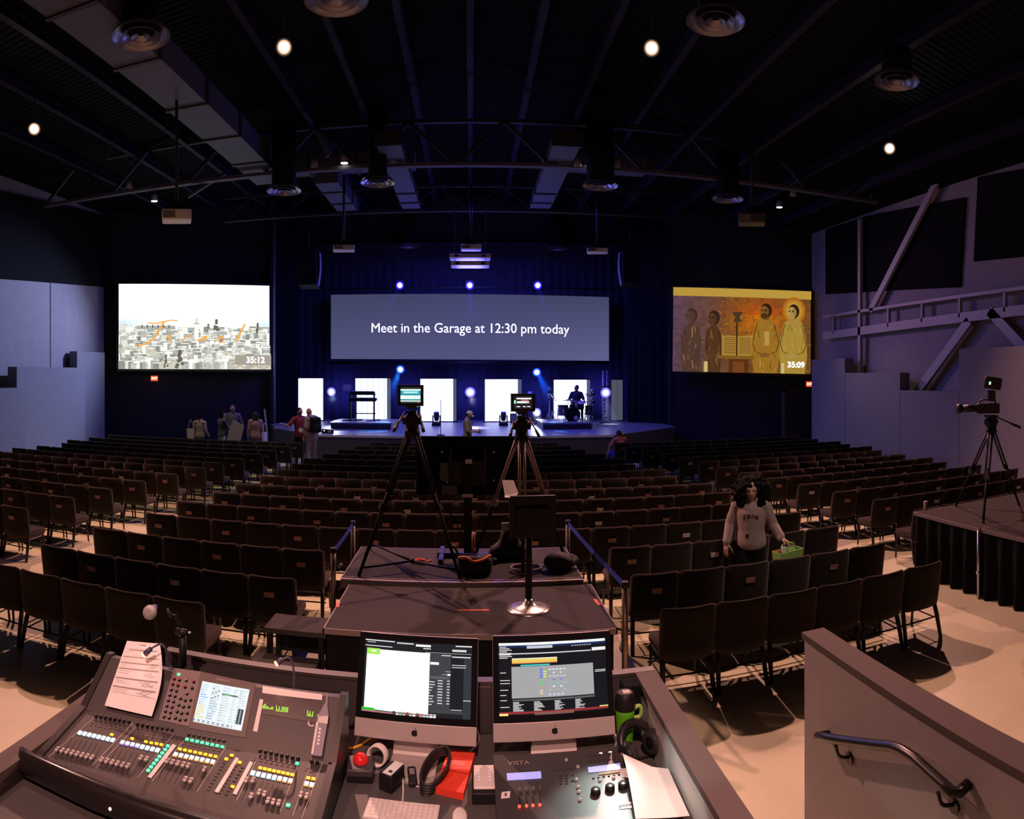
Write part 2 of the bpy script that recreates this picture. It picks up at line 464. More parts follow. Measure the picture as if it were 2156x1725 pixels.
duct('grey air duct beside the drop duct left of the middle of the roof', -2.5, -1.85, 17.6, 24.8, 9.15, 9.45, (17.6, 19.5, 22.4, 23.6))
duct('grey air duct right of the middle of the roof', 2.2, 2.95, 17.6, 24.4, 9.15, 9.45, (17.6, 19.5, 22.4, 23.6))
duct('crosswise grey air duct at left joining two lengthwise ducts', -6.8, -1.75, 20.9, 21.5, 9.62, 10.1, (-5.2, -3.6), 'x')
duct('crosswise grey air duct at right behind the hanging diffuser', 2.3, 5.7, 20.9, 21.5, 9.62, 10.1, (4.2,), 'x')
# round diffusers, most at the foot of a dark drop duct
ALU = mat('diffuser_alu', (.30, .30, .36), .32, .75)
DROP = mat('drop_duct_black', (.008, .008, .010), .8, spec=.1)
def diffuser(px, py, z, d, drop, label, rd=None):
    r = FP * (HC - z) / (py - YH); p = on_r(px, py, r); R = d / 2
    t = thing('ceiling_diffuser', label, 'ceiling diffuser', p)
    k = R
    b = MB(); b.lathe([(k, 0), (k * .97, .03), (k * .80, .10), (k * .62, .13), (k * .62, .16), (k * .8, .13), (k * 1.0, .04), (k, 0)], n=32); b.build('outer_ring', ALU, t)
    b = MB(); b.lathe([(k * .66, -.01), (k * .63, .02), (k * .46, .08), (k * .46, .10), (k * .66, .01), (k * .66, -.01)], n=32); b.build('middle_ring', ALU, t)
    b = MB(); b.lathe([(k * .34, -.02), (k * .3, .02), (k * .12, .05), (k * .12, .07), (k * .34, 0), (k * .34, -.02)], n=24); b.build('inner_ring', ALU, t)
    b = MB(); b.cyl((0, 0, .10), (0, 0, .10 + drop), rd or k * .62, n=24); b.build('drop_duct', DROP, t)
    return t
diffuser(297, 78, 9.0, 1.05, .45, 'big round ceiling diffuser by the long duct at upper left')
diffuser(708, 0, 9.0, 1.05, .6, 'big round ceiling diffuser cut off by the top of the photo')
diffuser(1507, 46, 9.0, 1.0, .5, 'big round ceiling diffuser at upper right with blue reflections')
diffuser(598, 403, 8.4, 1.03, 1.9, 'round diffuser on a black drop duct left of the roof middle', .36)
diffuser(795, 386, 8.4, .98, 1.95, 'round diffuser on a tall black drop duct nearest the roof middle', .27)
diffuser(1264, 392, 8.4, 1.02, 1.7, 'round diffuser on a black drop duct right of the roof middle', .40)
diffuser(861, 519, 8.8, 1.02, 1.4, 'distant blue-lit round diffuser above the left half of the stage', .3)
diffuser(1172, 524, 8.8, .98, 1.4, 'distant blue-lit round diffuser above the right half of the stage', .3)
diffuser(1532, 420, 8.4, 1.0, 1.4, 'dim round diffuser left of the dark projector at right', .35)
diffuser(1888, 172, 8.8, .9, .5, 'dim round diffuser high above the right wall', .3)
# ================================================================ house lights, projectors, speakers, signs
WARM = (1.0, .46, .38)
LAMPE = mat('lamp_glow', (1, 1, 1), .5, em=(1, .86, .68), es=60)
def house_light(px, py, z, label):
    p = on_r(px, py, FP * (z - HC) / (YH - py))
    t = thing('house_light', label, 'ceiling light', p)
    R = aim((0 - p.x, 0 - p.y, -9))          # housings tip toward the desk
    b = MB(); b.lathe([(.16, -.02), (.18, .0), (.16, -.28), (.06, -.36), (0, -.36)], R=R, n=20); b.lathe([(.15, .0), (.15, -.02), (.13, -.05)], R=R, n=20); b.build('housing', BLACK, t)
    b = MB(); b.lathe([(0, -.03), (.095, -.03)], R=R, n=20); b.build('lens', LAMPE, t); halo_ring(R, .095, .13, -.028, 0).build('lens_halo', mat('lamp_halo_glow', (1, .8, .6), .5, em=(1, .55, .32), es=.9), t)  # the glowing orange ring imitates a halo of light round the lens
    b = MB(); b.tube([(0, 0, .3), (0, 0, roof_z(p.x) - p.z - .012)], .02, 6); b.build('stem', BLACK, t)
    return p
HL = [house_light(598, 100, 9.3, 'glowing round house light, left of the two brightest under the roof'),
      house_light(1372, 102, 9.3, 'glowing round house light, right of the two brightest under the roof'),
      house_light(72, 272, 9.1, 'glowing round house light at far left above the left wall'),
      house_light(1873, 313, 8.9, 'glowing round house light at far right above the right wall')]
# small track spots on and under the truss
SPOTG = mat('small_spot_glow', (1, 1, 1), .5, em=(1, .93, .82), es=14)
SPOTB = mat('spot_white_body', (.5, .5, .52), .4)
def small_spot(px, py, y, lit, label, group=None, rail=None):
    p = on_y(px, py, y); t = thing('small_spotlight', label, 'spotlight', p, group=group)
    b = MB(); b.lathe([(.11, 0), (.12, .03), (.09, .22), (0, .24)], n=16); b.build('housing', SPOTB if lit < 2 else BLACK, t)
    b = MB(); b.lathe([(0, .012), (.105, .012)], n=16); b.build('lens', SPOTG if lit else mat('spot_lens_dark', (.4, .4, .42), .2), t)
    top = (rail if rail else 9.0) - p.z
    if top > .25: b = MB(); b.tube([(0, 0, .22), (0, 0, top)], .015, 6); b.build('stem', BLACK, t)
small_spot(725, 344, 19.0, 1, 'lit white spotlight under the truss between the two left drop ducts')
small_spot(1243, 345, 19.0, 1, 'lit white spotlight under the truss above the right drop duct')
small_spot(662, 354, 19.0, 0, 'unlit white spotlight under the truss left of the lit one')
small_spot(826, 346, 19.0, 0, 'unlit white spotlight right of the tall middle drop duct')
small_spot(1216, 352, 19.0, 0, 'unlit white spotlight left of the lit right spotlight')
small_spot(1298, 354, 19.0, 0, 'unlit white spotlight under the truss right of the right drop duct')
small_spot(272, 396, 18.9, 0, 'unlit white spotlight at the left end of the truss')
small_spot(325, 424, 19.6, 1, 'lit downlight hanging above the left projector', rail=9.0)
small_spot(1641, 437, 21.0, 1, 'lit downlight hanging right of the dark projector', rail=9.2)
small_spot(1670, 413, 21.0, 0, 'unlit spotlight at the right end above the lit downlight', rail=9.2)
# projectors
PROJW = mat('projector_white', (.85, .85, .87), .4)
def projector(px, py, r, w, h, d, label, m, pole_to, rz=0.0, slats=False):
    p = on_r(px, py, r); t = thing('projector', label, 'projector', p, rz)
    b = MB(); b.bx(-w / 2, w / 2, -d / 2, d / 2, 0, h, bev=.03); b.build('body', m, t)
    b = MB(); b.cyl((w * .18, d / 2 - .02, h * .5), (w * .18, d / 2 + .12, h * .5), h * .32, n=16); b.build('lens', BLACK, t)
    b = MB(); b.bx(-w * .3, w * .3, -d * .3, d * .3, h, h + .05); b.bx(-.12, .12, -.12, .12, h + .05, h + .16); b.build('bracket', BLACK, t)
    b = MB(); b.tube([(0, 0, h + .1), (0, 0, pole_to - p.z)], .035, 8); b.build('pole', BLACK, t)
    b = MB(); b.bx(-w * .46, -w * .05, -d / 2 - .006, -d / 2 + .004, h * .15, h * .8); b.build('vent_grille', GREY, t)
    return t
projector(372, 467, 15.0, .66, .24, .5, 'large white projector hanging on a pole facing the left screen', PROJW, 10.1, th(372) * -1)
projector(1583, 473, 16.5, .66, .24, .5, 'dark projector hanging on a pole facing the right screen', mat('projector_dark', (.08, .08, .085), .4), 9.9, -th(1583))
projector(724, 529, 21.0, .68, .16, .5, 'white projector hanging above the left side of stage screen', PROJW, 9.3, -th(724))
projector(1258, 533, 21.0, .66, .13, .5, 'white projector hanging above the right side of stage screen', PROJW, 9.3, -th(1258))
projector(992, 527, 22.0, .68, .16, .5, 'small white projector in the middle above two white shelves', PROJW, 9.3)
def tray(px, py, y, w, label):
    p = on_y(px, py, y); t = thing('equipment_shelf', label, 'hanging shelf', p)
    b = MB(); b.bx(-w / 2, w / 2, -.35, .35, 0, .12, bev=.02); b.build('tray', PROJW, t)
    for s in (-1, 1):
        b = MB(); b.tube([(s * w * .4, 0, .1), (s * w * .4, 0, 9.4 - p.z)], .012, 6); b.build('hanger_rod', BLACK, t)
        b = MB(); b.bx(s * w * .33 - .06, s * w * .33 + .06, -.37, -.34, .02, .10); b.build('clamp', BLACK, t)
tray(990, 546, 22.2, 1.36, 'upper of two white hanging shelves in the middle of the roof')
tray(990, 562, 22.2, 1.28, 'lower of two white hanging shelves in the middle of the roof')
# hung line array speakers either side of the stage
def speakers(px, y, zt, zb, w, label, flip):
    p = on_y(px, 600, y); t = thing('hanging_speaker', label, 'loudspeaker', (p.x, y, zb))
    n = 4; h = (zt - zb) / n
    for i in range(n):
        b = MB(); b.box((0, 0, (i + .5) * h), (w, .55, h - .03), 0, rotx(-.06 * (n - i)), bev=.02); b.build('cabinet', BLACK, t)
    b = MB(); b.bx(-w * .35, w * .35, -.2, .2, n * h, n * h + .08); b.tube([(0, 0, n * h), (0, 0, 10.3 - zb)], .02, 6); b.build('rigging', DARKMETAL, t)
    b = MB(); b.grid(lambda u, v: (flip * (w / 2 + .012 + .10 * math.sin(v * 2.4)), -.15 + u * .3, v * (zt - zb) * .9 + .05), 2, 8); b.build('lit_side_sheet', mat('speaker_lit_side', (.25, .25, .28), .5), t)  # paler curved sheet stands in for the blue-lit flank of the cabinets
speakers(651, 26.2, 8.05, 6.55, .75, 'black line array loudspeaker hanging left of the stage screen', 1)
speakers(1326, 26.2, 8.05, 6.6, .72, 'black line array loudspeaker hanging right of the stage screen', -1)
# exit signs
def exit_sign(px, py, r, rz, label):
    p = on_r(px, py, r); t = thing('exit_sign', label, 'exit sign', p, rz)
    b = MB(); b.bx(-.15, .15, -.03, .05, -.11, .11, bev=.01); b.build('box', mat('sign_housing', (.1, .02, .015), .5, em=(1, .10, .05), es=1.0), t)
    lettering('lettering', 'EXIT', .12, mat('exit_red', (1, .4, .3), .5, em=(1, .35, .22), es=5), basis((0, -.036, 0), (1, 0, 0), (0, 0, 1), (0, -1, 0)), t, .004)
exit_sign(325, 797, 27.9, .50, 'small red exit sign on black wall under the left screen')
exit_sign(1705, 809, 27.55, -.36, 'small red exit sign on black wall by the right corner door')
# ================================================================ stage
STAGEM = mat('stage_floor', (.20, .20, .23), .38, noise=.08, nscale=2)
poly = [(-5.28, 22.8), (5.03, 22.8), (8.2, 25.7), (8.3, 31.3), (-8.6, 31.3), (-8.6, 27.6), (-7.4, 24.9)]
b = MB(); b.prism(poly, 0, .88); struct(b.build('stage', [mat('stage_skirt', (.05, .045, .06), .8)]))
b = MB(); b.prism(poly, .88, .9); struct(b.build('floor_stage', STAGEM))
b = MB(); b.bx(-5.28, 5.03, 22.76, 22.8, .83, .905); struct(b.build('trim_3', mat('stage_nosing', (.55, .55, .58), .4)))
# dark drape at the back and legs either side, in folds
LEGD = mat('side_drape_black', (.006, .006, .010), .95, spec=.1)
def drape(name, p, q, z0, z1, nf, m, label, amp=.06):
    p, q = Vector((*p, 0)), Vector((*q, 0)); d = q - p; n = Vector((-d.y, d.x, 0)).normalized()
    b = MB(); k = nf * 6
    def f(side): return lambda u, v: p + d * u + n * (amp * math.sin(u * nf * 2 * PI) + side) + Vector((0, 0, z0 + (z1 - z0) * v))
    b.grid(f(0), k, 1); b.grid(f(.02), k, 1)
    return tag(b.build(name, m), label, 'drape')
drape('stage_drape', (-8.4, 30.9), (8.4, 30.9), .9, 9.2, 40, NAVY, 'dark blue-black drape across the back of the stage', .03)
drape('stage_drape', (-8.45, 27.75), (-7.62, 28.6), .9, 9.2, 4, LEGD, 'narrow dark drape at the left edge of the stage', .03)
drape('stage_drape', (7.0, 28.9), (8.5, 27.3), .9, 9.2, 5, LEGD, 'dark drape at the right edge of the stage', .03)
# ---------------------------------------------------------------- screens
SCREEN = picture_mat('projected_picture', True, 1.0)
def screen(label, c, polys, border=.10, step=.0003):
    """c: corners bottom-left, bottom-right, top-right, top-left"""
    c = [Vector(p) for p in c]; x = (c[1] - c[0]).normalized(); z = (c[3] - c[0]).normalized(); n = x.cross(z).normalized()
    if n.y > 0: n = -n
    o = (c[0] + c[1]) / 2; t = thing('projection_screen', label, 'projection screen', o)
    c = [p - o for p in c]
    b = MB(); B = border
    e = [c[0] - x * B - z * B, c[1] + x * B - z * B, c[2] + x * B + z * B, c[3] - x * B + z * B]
    f = [p - n * .08 for p in e]; g = [p + n * .02 for p in e]; h = [p + n * .02 for p in c]; k0 = [p - n * .005 for p in c]
    for i in range(4):
        j = (i + 1) % 4
        b.face((f[i], f[j], g[j], g[i])); b.face((g[i], g[j], h[j], h[i])); b.face((h[i], h[j], k0[j], k0[i]))
    b.face(f); b.build('frame', mat('screen_frame', (.008, .008, .009), .7), t)
    def fn(u, v, k): return (c[0] * (1 - u) + c[1] * u) * (1 - v) + (c[3] * (1 - u) + c[2] * u) * v + n * (step * k)
    pic = picture('picture', polys, fn, SCREEN, t, True)
    return t, fn, n, len(polys)
# left screen: pale hillside town under a white sky
rnd = random.Random(5)
pol = []
W1 = (1.25, 1.25, 1.22)
N = 10
pol.append((R4(0, 0, 1, 1), W1))
for i in range(24):
    for j in range(10):
        v = .3 + j * .03; u = i / 24; e = abs(u - .5) * 2
        d = max(0, (e - .45)) * max(0, 1 - abs(v - .5) / .16)
        if d > .02: pol.append((R4(u, v, u + 1 / 24, v + .03), (1.2 - 1.0 * d, 1.22 - .72 * d, 1.22 - .55 * d)))
pal = [(.80, .80, .72), (.55, .55, .48), (.40, .42, .37), (1.0, 1.0, .95), (.66, .64, .52), (.30, .32, .28), (.46, .48, .45), (.62, .62, .55)]
def house(u, v, w, h):
    c = rnd.choice(pal); pol.append((R4(u, v, u + w, v + h), c))
    if rnd.random() < .4: pol.append((R4(u - .004, v + h, u + w + .004, v + h + .008), (1.15, 1.15, 1.1)))
    for k in range(rnd.randint(0, 2)):
        a = u + rnd.random() * w * .85; q = v + h * (.2 + .5 * rnd.random()); pol.append((R4(a, q, a + .004, q + .012), (.16, .17, .15)))
for row in range(15):
    v = .50 - row * .036
    for i in range(34):
        u = i / 34 + rnd.uniform(-.02, .02); hh = rnd.uniform(.01, .05)
        if row == 0 and .24 < u < .86 and not (.50 < u < .56): hh *= .4
        u = max(0, min(.955, u)); v0 = max(0, v - .07)
        house(u, v0, min(rnd.uniform(.014, .06), 1 - u), hh + .05)
pol.append((R4(.12, .46, .37, .50), (.45, .46, .42))); pol.append((R4(.13, .50, .36, .53), (1.0, 1.0, .95)))
for k in range(6): pol.append((R4(.15 + k * .035, .475, .158 + k * .035, .51), (.12, .12, .12)))
pol.append((R4(.495, .34, .522, .53), (1.0, 1.0, .92))); pol.append((R4(.49, .52, .527, .535), (.5, .5, .45))); pol.append((R4(.502, .535, .516, .59), (.7, .7, .62)))
def tree(u, v, w, h):
    for k in range(14):
        a = rnd.random(); pol.append((ELL(u + rnd.uniform(-1, 1) * w * (1 - a) * .6, v + h * a, w * .32, h * .10, 8), (.10 + .1 * rnd.random(), .14, .10)))
tree(.638, .44, .03, .14); tree(.585, .47, .016, .07); tree(.91, .40, .02, .15); tree(.40, .02, .04, .19); tree(.31, .02, .02, .15); tree(.14, .33, .015, .05)
for k in range(3):
    u = .74 + k * .10; pol.append(([(u, 0), (u + .11, 0), (u + .055, .06)], (.55, .46, .36))); pol.append(([(u + .02, 0), (u + .09, 0), (u + .055, .04)], (.75, .68, .55)))
pol.append((R4(.76, .05, 1, .165), (.40, .36, .30)))
OR = (1.0, .42, .06)
for st, w in (([(.19, .535), (.235, .525), (.30, .55), (.345, .565), (.385, .56)], .013), ([(.30, .555), (.265, .45), (.225, .34), (.195, .30)], .013), ([(.115, .27), (.15, .275), (.195, .30)], .016),
              ([(.31, .375), (.345, .39), (.325, .36), (.345, .335), (.315, .315)], .010), ([(.415, .32), (.44, .375), (.47, .39), (.475, .375)], .010),
              ([(.565, .385), (.535, .35), (.52, .315), (.55, .34), (.575, .385), (.56, .33)], .010), ([(.655, .35), (.68, .365), (.67, .39), (.645, .35), (.66, .31), (.695, .315)], .010),
              ([(.825, .53), (.80, .44), (.765, .315)], .012)):
    for q in STROKE(st, w): pol.append((q, OR))
rL, rR = 28.16, 28.6
cL = [on_r(250, 777, rL), on_r(567, 778, rR), on_r(567, 602, rR), on_r(250, 598, rL)]
SL, fnL, nL, kL = screen('left big screen showing a pale town and the timer 35:12', cL, pol)
xL = (cL[1] - cL[0]).normalized(); zL = (cL[3] - cL[0]).normalized()
TXT = mat('projected_text', (1, 1, 1), .5, em=(1, 1, 1), es=1.6)
lettering('timer_text', '35:12', .36, TXT, basis(fnL(.895, .105, kL + 40), xL, zL, nL), SL, .012)
# right screen: a painterly scene in ochre, plain stand-in figures with an open book
rnd = random.Random(11); pol = [(R4(0, 0, 1, 1), lin((120, 80, 40)))]
for i in range(34):
    for j in range(20):
        u, v = i / 34, j / 20
        g = math.exp(-((u - .62) ** 2 / .05 + (v - .62) ** 2 / .08)); l = max(0, .45 - u) * 1.6
        r_ = 120 + 90 * g - 25 * l; g_ = 78 + 38 * g * (1 if v < .7 else .4) - 8 * l; b_ = 42 - 20 * g + 70 * l
        n = rnd.uniform(.93, 1.06); pol.append((R4(u, v, u + 1 / 34, v + 1 / 20), lin((min(255, r_ * n), min(255, g_ * n), max(8, b_ * n)))))
for i in range(420):
    u, v = rnd.random(), rnd.random() * .88; a = rnd.uniform(0, PI); L = rnd.uniform(.01, .04); q = rnd.uniform(.6, 1.3)
    base = (150, 96, 34) if u > .3 else (110, 76, 62)
    pol.append((STROKE([(u, v), (u + L * math.cos(a), v + L * math.sin(a))], .008)[0], lin(tuple(min(255, x * q) for x in base))))
pol.append((R4(0, .90, 1, 1), lin((205, 165, 70))))
def figure(u, w, vt, robe, skin, dark, halo=None, beard=False):
    global pol
    hv = vt - .105; mixc = lambda c, d, t: tuple(x * (1 - t) + y * t for x, y in zip(c, d))
    if halo:
        for k in range(5): pol.append((ELL(u + .005, hv + .02, .085 - .010 * k, .165 - .02 * k, 18), mixc(lin((190, 110, 30)), halo, k / 4)))
    pol.append(([(u - w * .5, 0), (u + w * .5, 0), (u + w * .60, .22), (u + w * .56, .42), (u + w * .42, hv - .13), (u + w * .22, hv - .085), (u - w * .18, hv - .085), (u - w * .40, hv - .13), (u - w * .58, .40), (u - w * .60, .22)], robe))
    for k in range(46):
        x = u + rnd.uniform(-.48, .48) * w; v = rnd.uniform(.0, hv - .16); t = rnd.random(); L = rnd.uniform(.03, .10)
        c = mixc(robe, dark, .55 * t) if rnd.random() < .6 else mixc(robe, lin((235, 195, 110)), .28 * t)
        pol += [(q, c) for q in STROKE([(x, v), (x + rnd.uniform(-.02, .02), v + L)], rnd.uniform(.004, .011))]
    pol.append((R4(u - .018, hv - .10, u + .022, hv), mixc(skin, dark, .3)))
    pol.append((ELL(u + .004, hv + .014, .041, .086, 18), dark)); pol.append((ELL(u - .010, hv - .004, .032, .070, 18), skin)); pol.append((ELL(u + .008, hv, .016, .05, 14), mixc(skin, dark, .35)))
    if beard: pol.append((ELL(u - .012, hv - .052, .026, .036, 14), mixc(skin, dark, .8)))
    for s in (-.026, -.002): pol.append((ELL(u + s, hv + .010, .008, .007, 10), dark)); pol += [(q, dark) for q in STROKE([(u + s - .01, hv + .024), (u + s + .01, hv + .026)], .006)]
    pol += [(q, mixc(skin, dark, .6)) for q in STROKE([(u - .012, hv + .01), (u - .020, hv - .022), (u - .010, hv - .026)], .004)]
    pol += [(q, dark) for q in STROKE([(u - .024, hv - .045), (u - .002, hv - .045)], .005)]
    for s in (-1, 1): pol += [(q, mixc(robe, dark, .75)) for q in STROKE([(u + s * w * .36, hv - .14), (u + s * w * .56, .36), (u + s * w * .45, .26), (u + s * w * .08, .22)], .007)]
    pol.append((ELL(u - .01, .215, .038, .026, 12), mixc(skin, dark, .15)))
D = lin((58, 34, 14))
figure(.29, .10, .74, lin((92, 58, 34)), lin((98, 66, 40)), lin((60, 38, 26)))
figure(.13, .12, .76, lin((92, 64, 52)), lin((98, 68, 56)), lin((74, 50, 42)))
figure(.665, .17, .84, lin((170, 122, 40)), lin((150, 100, 44)), D, None, True)
figure(.865, .17, .84, lin((186, 150, 62)), lin((206, 166, 92)), D, lin((216, 168, 60)))
pol.append(([(.35, .20), (.56, .20), (.575, .45), (.46, .43), (.35, .45)], lin((184, 142, 58))))
for k in range(9):
    v = .23 + k * .022
    for u in (.365, .475): pol.append((R4(u, v, u + .085, v + .007), lin((110, 72, 30))))
pol.append((R4(.452, .2, .462, .62), D)); pol.append(([(.43, .6), (.49, .6), (.475, .66), (.5, .72), (.42, .72), (.445, .66)], lin((80, 60, 40))))
pol.append((R4(.33, .16, .58, .20), lin((140, 96, 36)))); pol.append((R4(.40, 0, .54, .16), lin((100, 54, 22)))); pol.append((R4(.43, 0, .51, .13), lin((130, 74, 34))))
pol.append((ELL(.37, .48, .02, .05, 10), lin((140, 92, 44)))); pol.append((R4(.655, .33, .69, .50), lin((200, 160, 80))))
for u in (.215, .765): pol.append((R4(u, 0, u + .035, .125), lin((226, 202, 130)))); pol.append((R4(u, 0, u + .010, .125), lin((150, 110, 60))))
rL, rR = 27.9, 28.4
cR = [on_r(1416, 782, rL), on_r(1705, 788, rR), on_r(1705, 616, rR), on_r(1418, 607, rL)]
pol = [(q, tuple(c * .78 for c in col)) for q, col in pol]
SR, fnR, nR, kR = screen('right big screen showing an ochre painting and the timer 35:09', cR, pol)
xR = (cR[1] - cR[0]).normalized(); zR = (cR[3] - cR[0]).normalized()
lettering('timer_text', '35:09', .33, TXT, basis(fnR(.885, .105, kR + 40), xR, zR, nR), SR, .012)
# middle screen: grey glow with stage light spill painted in as a gradient
pol = []
for i in range(24):
    for j in range(8):
        u, v = i / 24, j / 8
        t = (1 - v) * .75 + max(0, u - .5) * (1 - v) * 1.2
        pol.append((R4(u, v, u + 1 / 24, v + 1 / 8), (.050 + .045 * t, .053 + .044 * t, .118 + .105 * t)))
YS = 30.2
cC = [on_y(697, 756, YS), on_y(1282, 760, YS), on_y(1282, 626, YS), on_y(697, 621, YS)]
SC, fnC, nC, kC = screen('wide middle stage screen with a white announcement line', cC, pol, .05, .0)
wt = on_y(1198, 693, YS).x - on_y(782, 693, YS).x
words('announcement_word', 'Meet in the Garage at 12:30 pm today', .62, TXT, basis(fnC(.5, .475, 0) + nC * .01, (cC[1] - cC[0]).normalized(), (0, 0, 1), nC), SC, wt)
b = MB(); p = on_y(990, 764, YS); q = on_y(1282, 764, YS); b.M = Matrix.Translation(-Vector(SC.location)); b.cyl((-6.4, YS, p.z), (6.4, YS, p.z), .05, n=8); b.build('bottom_pipe', DARKMETAL, SC)

# ---------------------------------------------------------------- glowing curtain panels along the back of the stage
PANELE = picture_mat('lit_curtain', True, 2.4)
def glow_panel(x0px, x1px, x2px, y0, y1, label, bright, folds, Y=29.7):
    x0, x1, x2 = (math.tan(th(p)) * Y for p in (x0px, x1px, x2px))
    zt = on_y((x0px + x1px) / 2, y0, Y).z; t = thing('backlit_curtain', label, 'light panel', ((x0 + x1) / 2, Y, .9)); cx = (x0 + x1) / 2
    h = zt - .9; n = 28; pl = []
    for i in range(n):
        u0 = x0 - cx + (x1 - x0) * i / n; u1 = x0 - cx + (x1 - x0) * (i + 1) / n
        c = bright * (1.0 if (i % max(2, n // (folds + 1))) else .55); pl.append((R4(u0, .04, u1, h), (c * .62, c * .66, c)))  # shade in the folds painted as dimmer stripes
    picture('lit_fabric', pl, lambda u, v, k: Vector((u, .03 * math.sin((u + cx) * 14), v)), PANELE, t)
    if x2 > x1:
        pl = [(R4(x1 - cx + (x2 - x1) * i / 3, .05, x1 - cx + (x2 - x1) * (i + 1) / 3, h), (.035, .04, .075)) for i in range(3)]  # weak emission stands in for light falling on the side strip
        picture('side_fabric', pl, lambda u, v, k: Vector((u, -.05 + .02 * math.sin(u * 40), v)), PANELE, t)
    b = MB(); b.bx(x0 - cx - .03, x2 - cx + .03, -.02, .12, h, h + .05); b.bx(x0 - cx - .03, x2 - cx + .03, .1, .14, 0, h); b.bx(x0 - cx - .05, x2 - cx + .05, -.12, .14, 0, .04); b.build('frame', BLACK, t)
glow_panel(628, 680, 680, 797, 884, 'leftmost glowing white curtain panel behind two standing people', 1.2, 2)
glow_panel(748, 815, 823, 797, 884, 'glowing white curtain panel behind the keyboard rig', 1.0, 4)
glow_panel(885, 954, 961, 798, 885, 'glowing white curtain panel behind the left camera', 1.1, 3)
glow_panel(1021, 1090, 1098, 799, 885, 'glowing white curtain panel behind the right camera', 1.1, 0)
glow_panel(1166, 1235, 1242, 800, 886, 'glowing white curtain panel behind the drummer', 1.1, 0)
glow_panel(1287, 1311, 1311, 800, 886, 'narrow dim grey curtain panel at the right end of stage', .05, 1)

# ---------------------------------------------------------------- stage lights
BLUE = (.10, .13, 1.0)
LB = mat('blue_lens', (1, 1, 1), .3, em=(.45, .5, 1.0), es=12)
LC = mat('cyan_lens', (1, 1, 1), .3, em=(.45, .75, 1.0), es=12)
LW = mat('white_lens', (1, 1, 1), .3, em=(.85, .82, 1.0), es=12)
HALOS = {'blue_lens': mat('halo_blue', (.1, .1, 1), .4, em=(.03, .015, 1), es=1.1), 'cyan_lens': mat('halo_cyan', (.1, .3, 1), .4, em=(.02, .10, 1), es=1.2), 'white_lens': mat('halo_violet', (.5, .5, 1), .4, em=(.30, .26, 1), es=.9)}  # weakly glowing rings that imitate the coloured halo round each lens
def haze_mat(col, d, L):
    m = bpy.data.materials.new('thin_haze'); m.use_nodes = True; nt = m.node_tree; nt.nodes.remove(nt.nodes['Principled BSDF'])
    v = nt.nodes.new('ShaderNodeVolumeScatter'); v.inputs['Color'].default_value = (*col, 1); v.inputs['Anisotropy'].default_value = .2
    tc = nt.nodes.new('ShaderNodeTexCoord'); ln = nt.nodes.new('ShaderNodeVectorMath'); ln.operation = 'LENGTH'; mr = nt.nodes.new('ShaderNodeMapRange')
    mr.inputs['From Min'].default_value = .2; mr.inputs['From Max'].default_value = L; mr.inputs['To Min'].default_value = d; mr.inputs['To Max'].default_value = 0
    nt.links.new(tc.outputs['Object'], ln.inputs[0]); nt.links.new(ln.outputs['Value'], mr.inputs['Value']); nt.links.new(mr.outputs['Result'], v.inputs['Density'])
    nt.links.new(v.outputs[0], nt.nodes['Material Output'].inputs['Volume']); return m
def stage_light(px, py, Y, r, lens, label, target, stand=None, hang=None, power=0, col=BLUE, ang=.35):
    p = on_y(px, py, Y); t = thing('stage_light', label, 'stage light', p)
    d = (Vector((0, 0, HC + .4)) - p).normalized() if target is None else (Vector((0, -8, -1.0)).normalized())
    R = aim(d)
    b = MB(); b.lathe([(r, .02), (r * 1.15, .02), (r * 1.15, -.18), (r * .7, -.34), (0, -.34)], R=R, n=18); b.build('housing', BLACK, t)
    b = MB(); b.lathe([(0, .03), (r * .82, .028)], R=R, n=18); b.build('lens', lens, t); halo_ring(R, r * .82, r * 1.4, .026, 0, 22).build('lens_halo', HALOS[lens.name], t)
    b = MB(); s = 1 if hang else -1
    for q in (-1, 1): b.bar((q * (r * 1.3), 0, 0), (q * (r * 1.3), 0, s * (r * 1.6)), .03)
    b.bx(-r * 1.35, r * 1.35, -.03, .03, s * r * 1.6 - .02, s * r * 1.6 + .02)
    b.build('yoke', BLACK, t)
    if stand is not None:
        b = MB(); b.tube([(0, 0, -r * 1.6), (0, 0, stand - p.z + .03)], .02, 6); b.lathe([(.2, stand - p.z), (.2, stand - p.z + .02), (.03, stand - p.z + .05)], n=16); b.build('stand', BLACK, t)
    if hang: b = MB(); b.tube([(0, 0, r * 1.6), (0, 0, hang - p.z)], .025, 6); b.build('hanging_rod', BLACK, t)
    if power:
        T = Vector(target); q = p + (T - p).normalized() * .12
        light('beam_lamp', 'SPOT', q, power, col, .06, T, ang, .25)
        u = (T - p).normalized(); L = 2.5 if hang else .9; k = math.tan(ang / 2) * .8
        bm_ = MB(); bm_.lathe([(0, .2), (r * .9, .2), (r * .9 + k * L * .9, L), (0, L)], n=20, R=aim(u)); bm_.build('haze_beam', haze_mat(tuple(min(1, c * 1.2) for c in col), .16, L), t)
    return p
for px, tx, lab in ((842, -5.2, 'left of three blue lights in a row above the middle screen'), (989, 0, 'middle of three blue lights in a row above the middle screen'), (1132, 4.2, 'right of three blue lights in a row above the middle screen')):
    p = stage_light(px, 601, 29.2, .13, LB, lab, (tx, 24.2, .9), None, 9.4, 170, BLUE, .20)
b = MB(); b.tube([(-6.6, 29.3, 6.86), (6.6, 29.3, 6.86)], .03, 6); tag(b.build('lighting_pipe', DARKMETAL), 'thin dark pipe running along the top of the middle screen', 'pipe')
pl1 = stage_light(843, 778, 29.0, .13, LC, 'blue-white light under the left part of the middle screen', on_z(790, 906, .9), None, 3.62, 1500, (.08, .36, 1), .24)
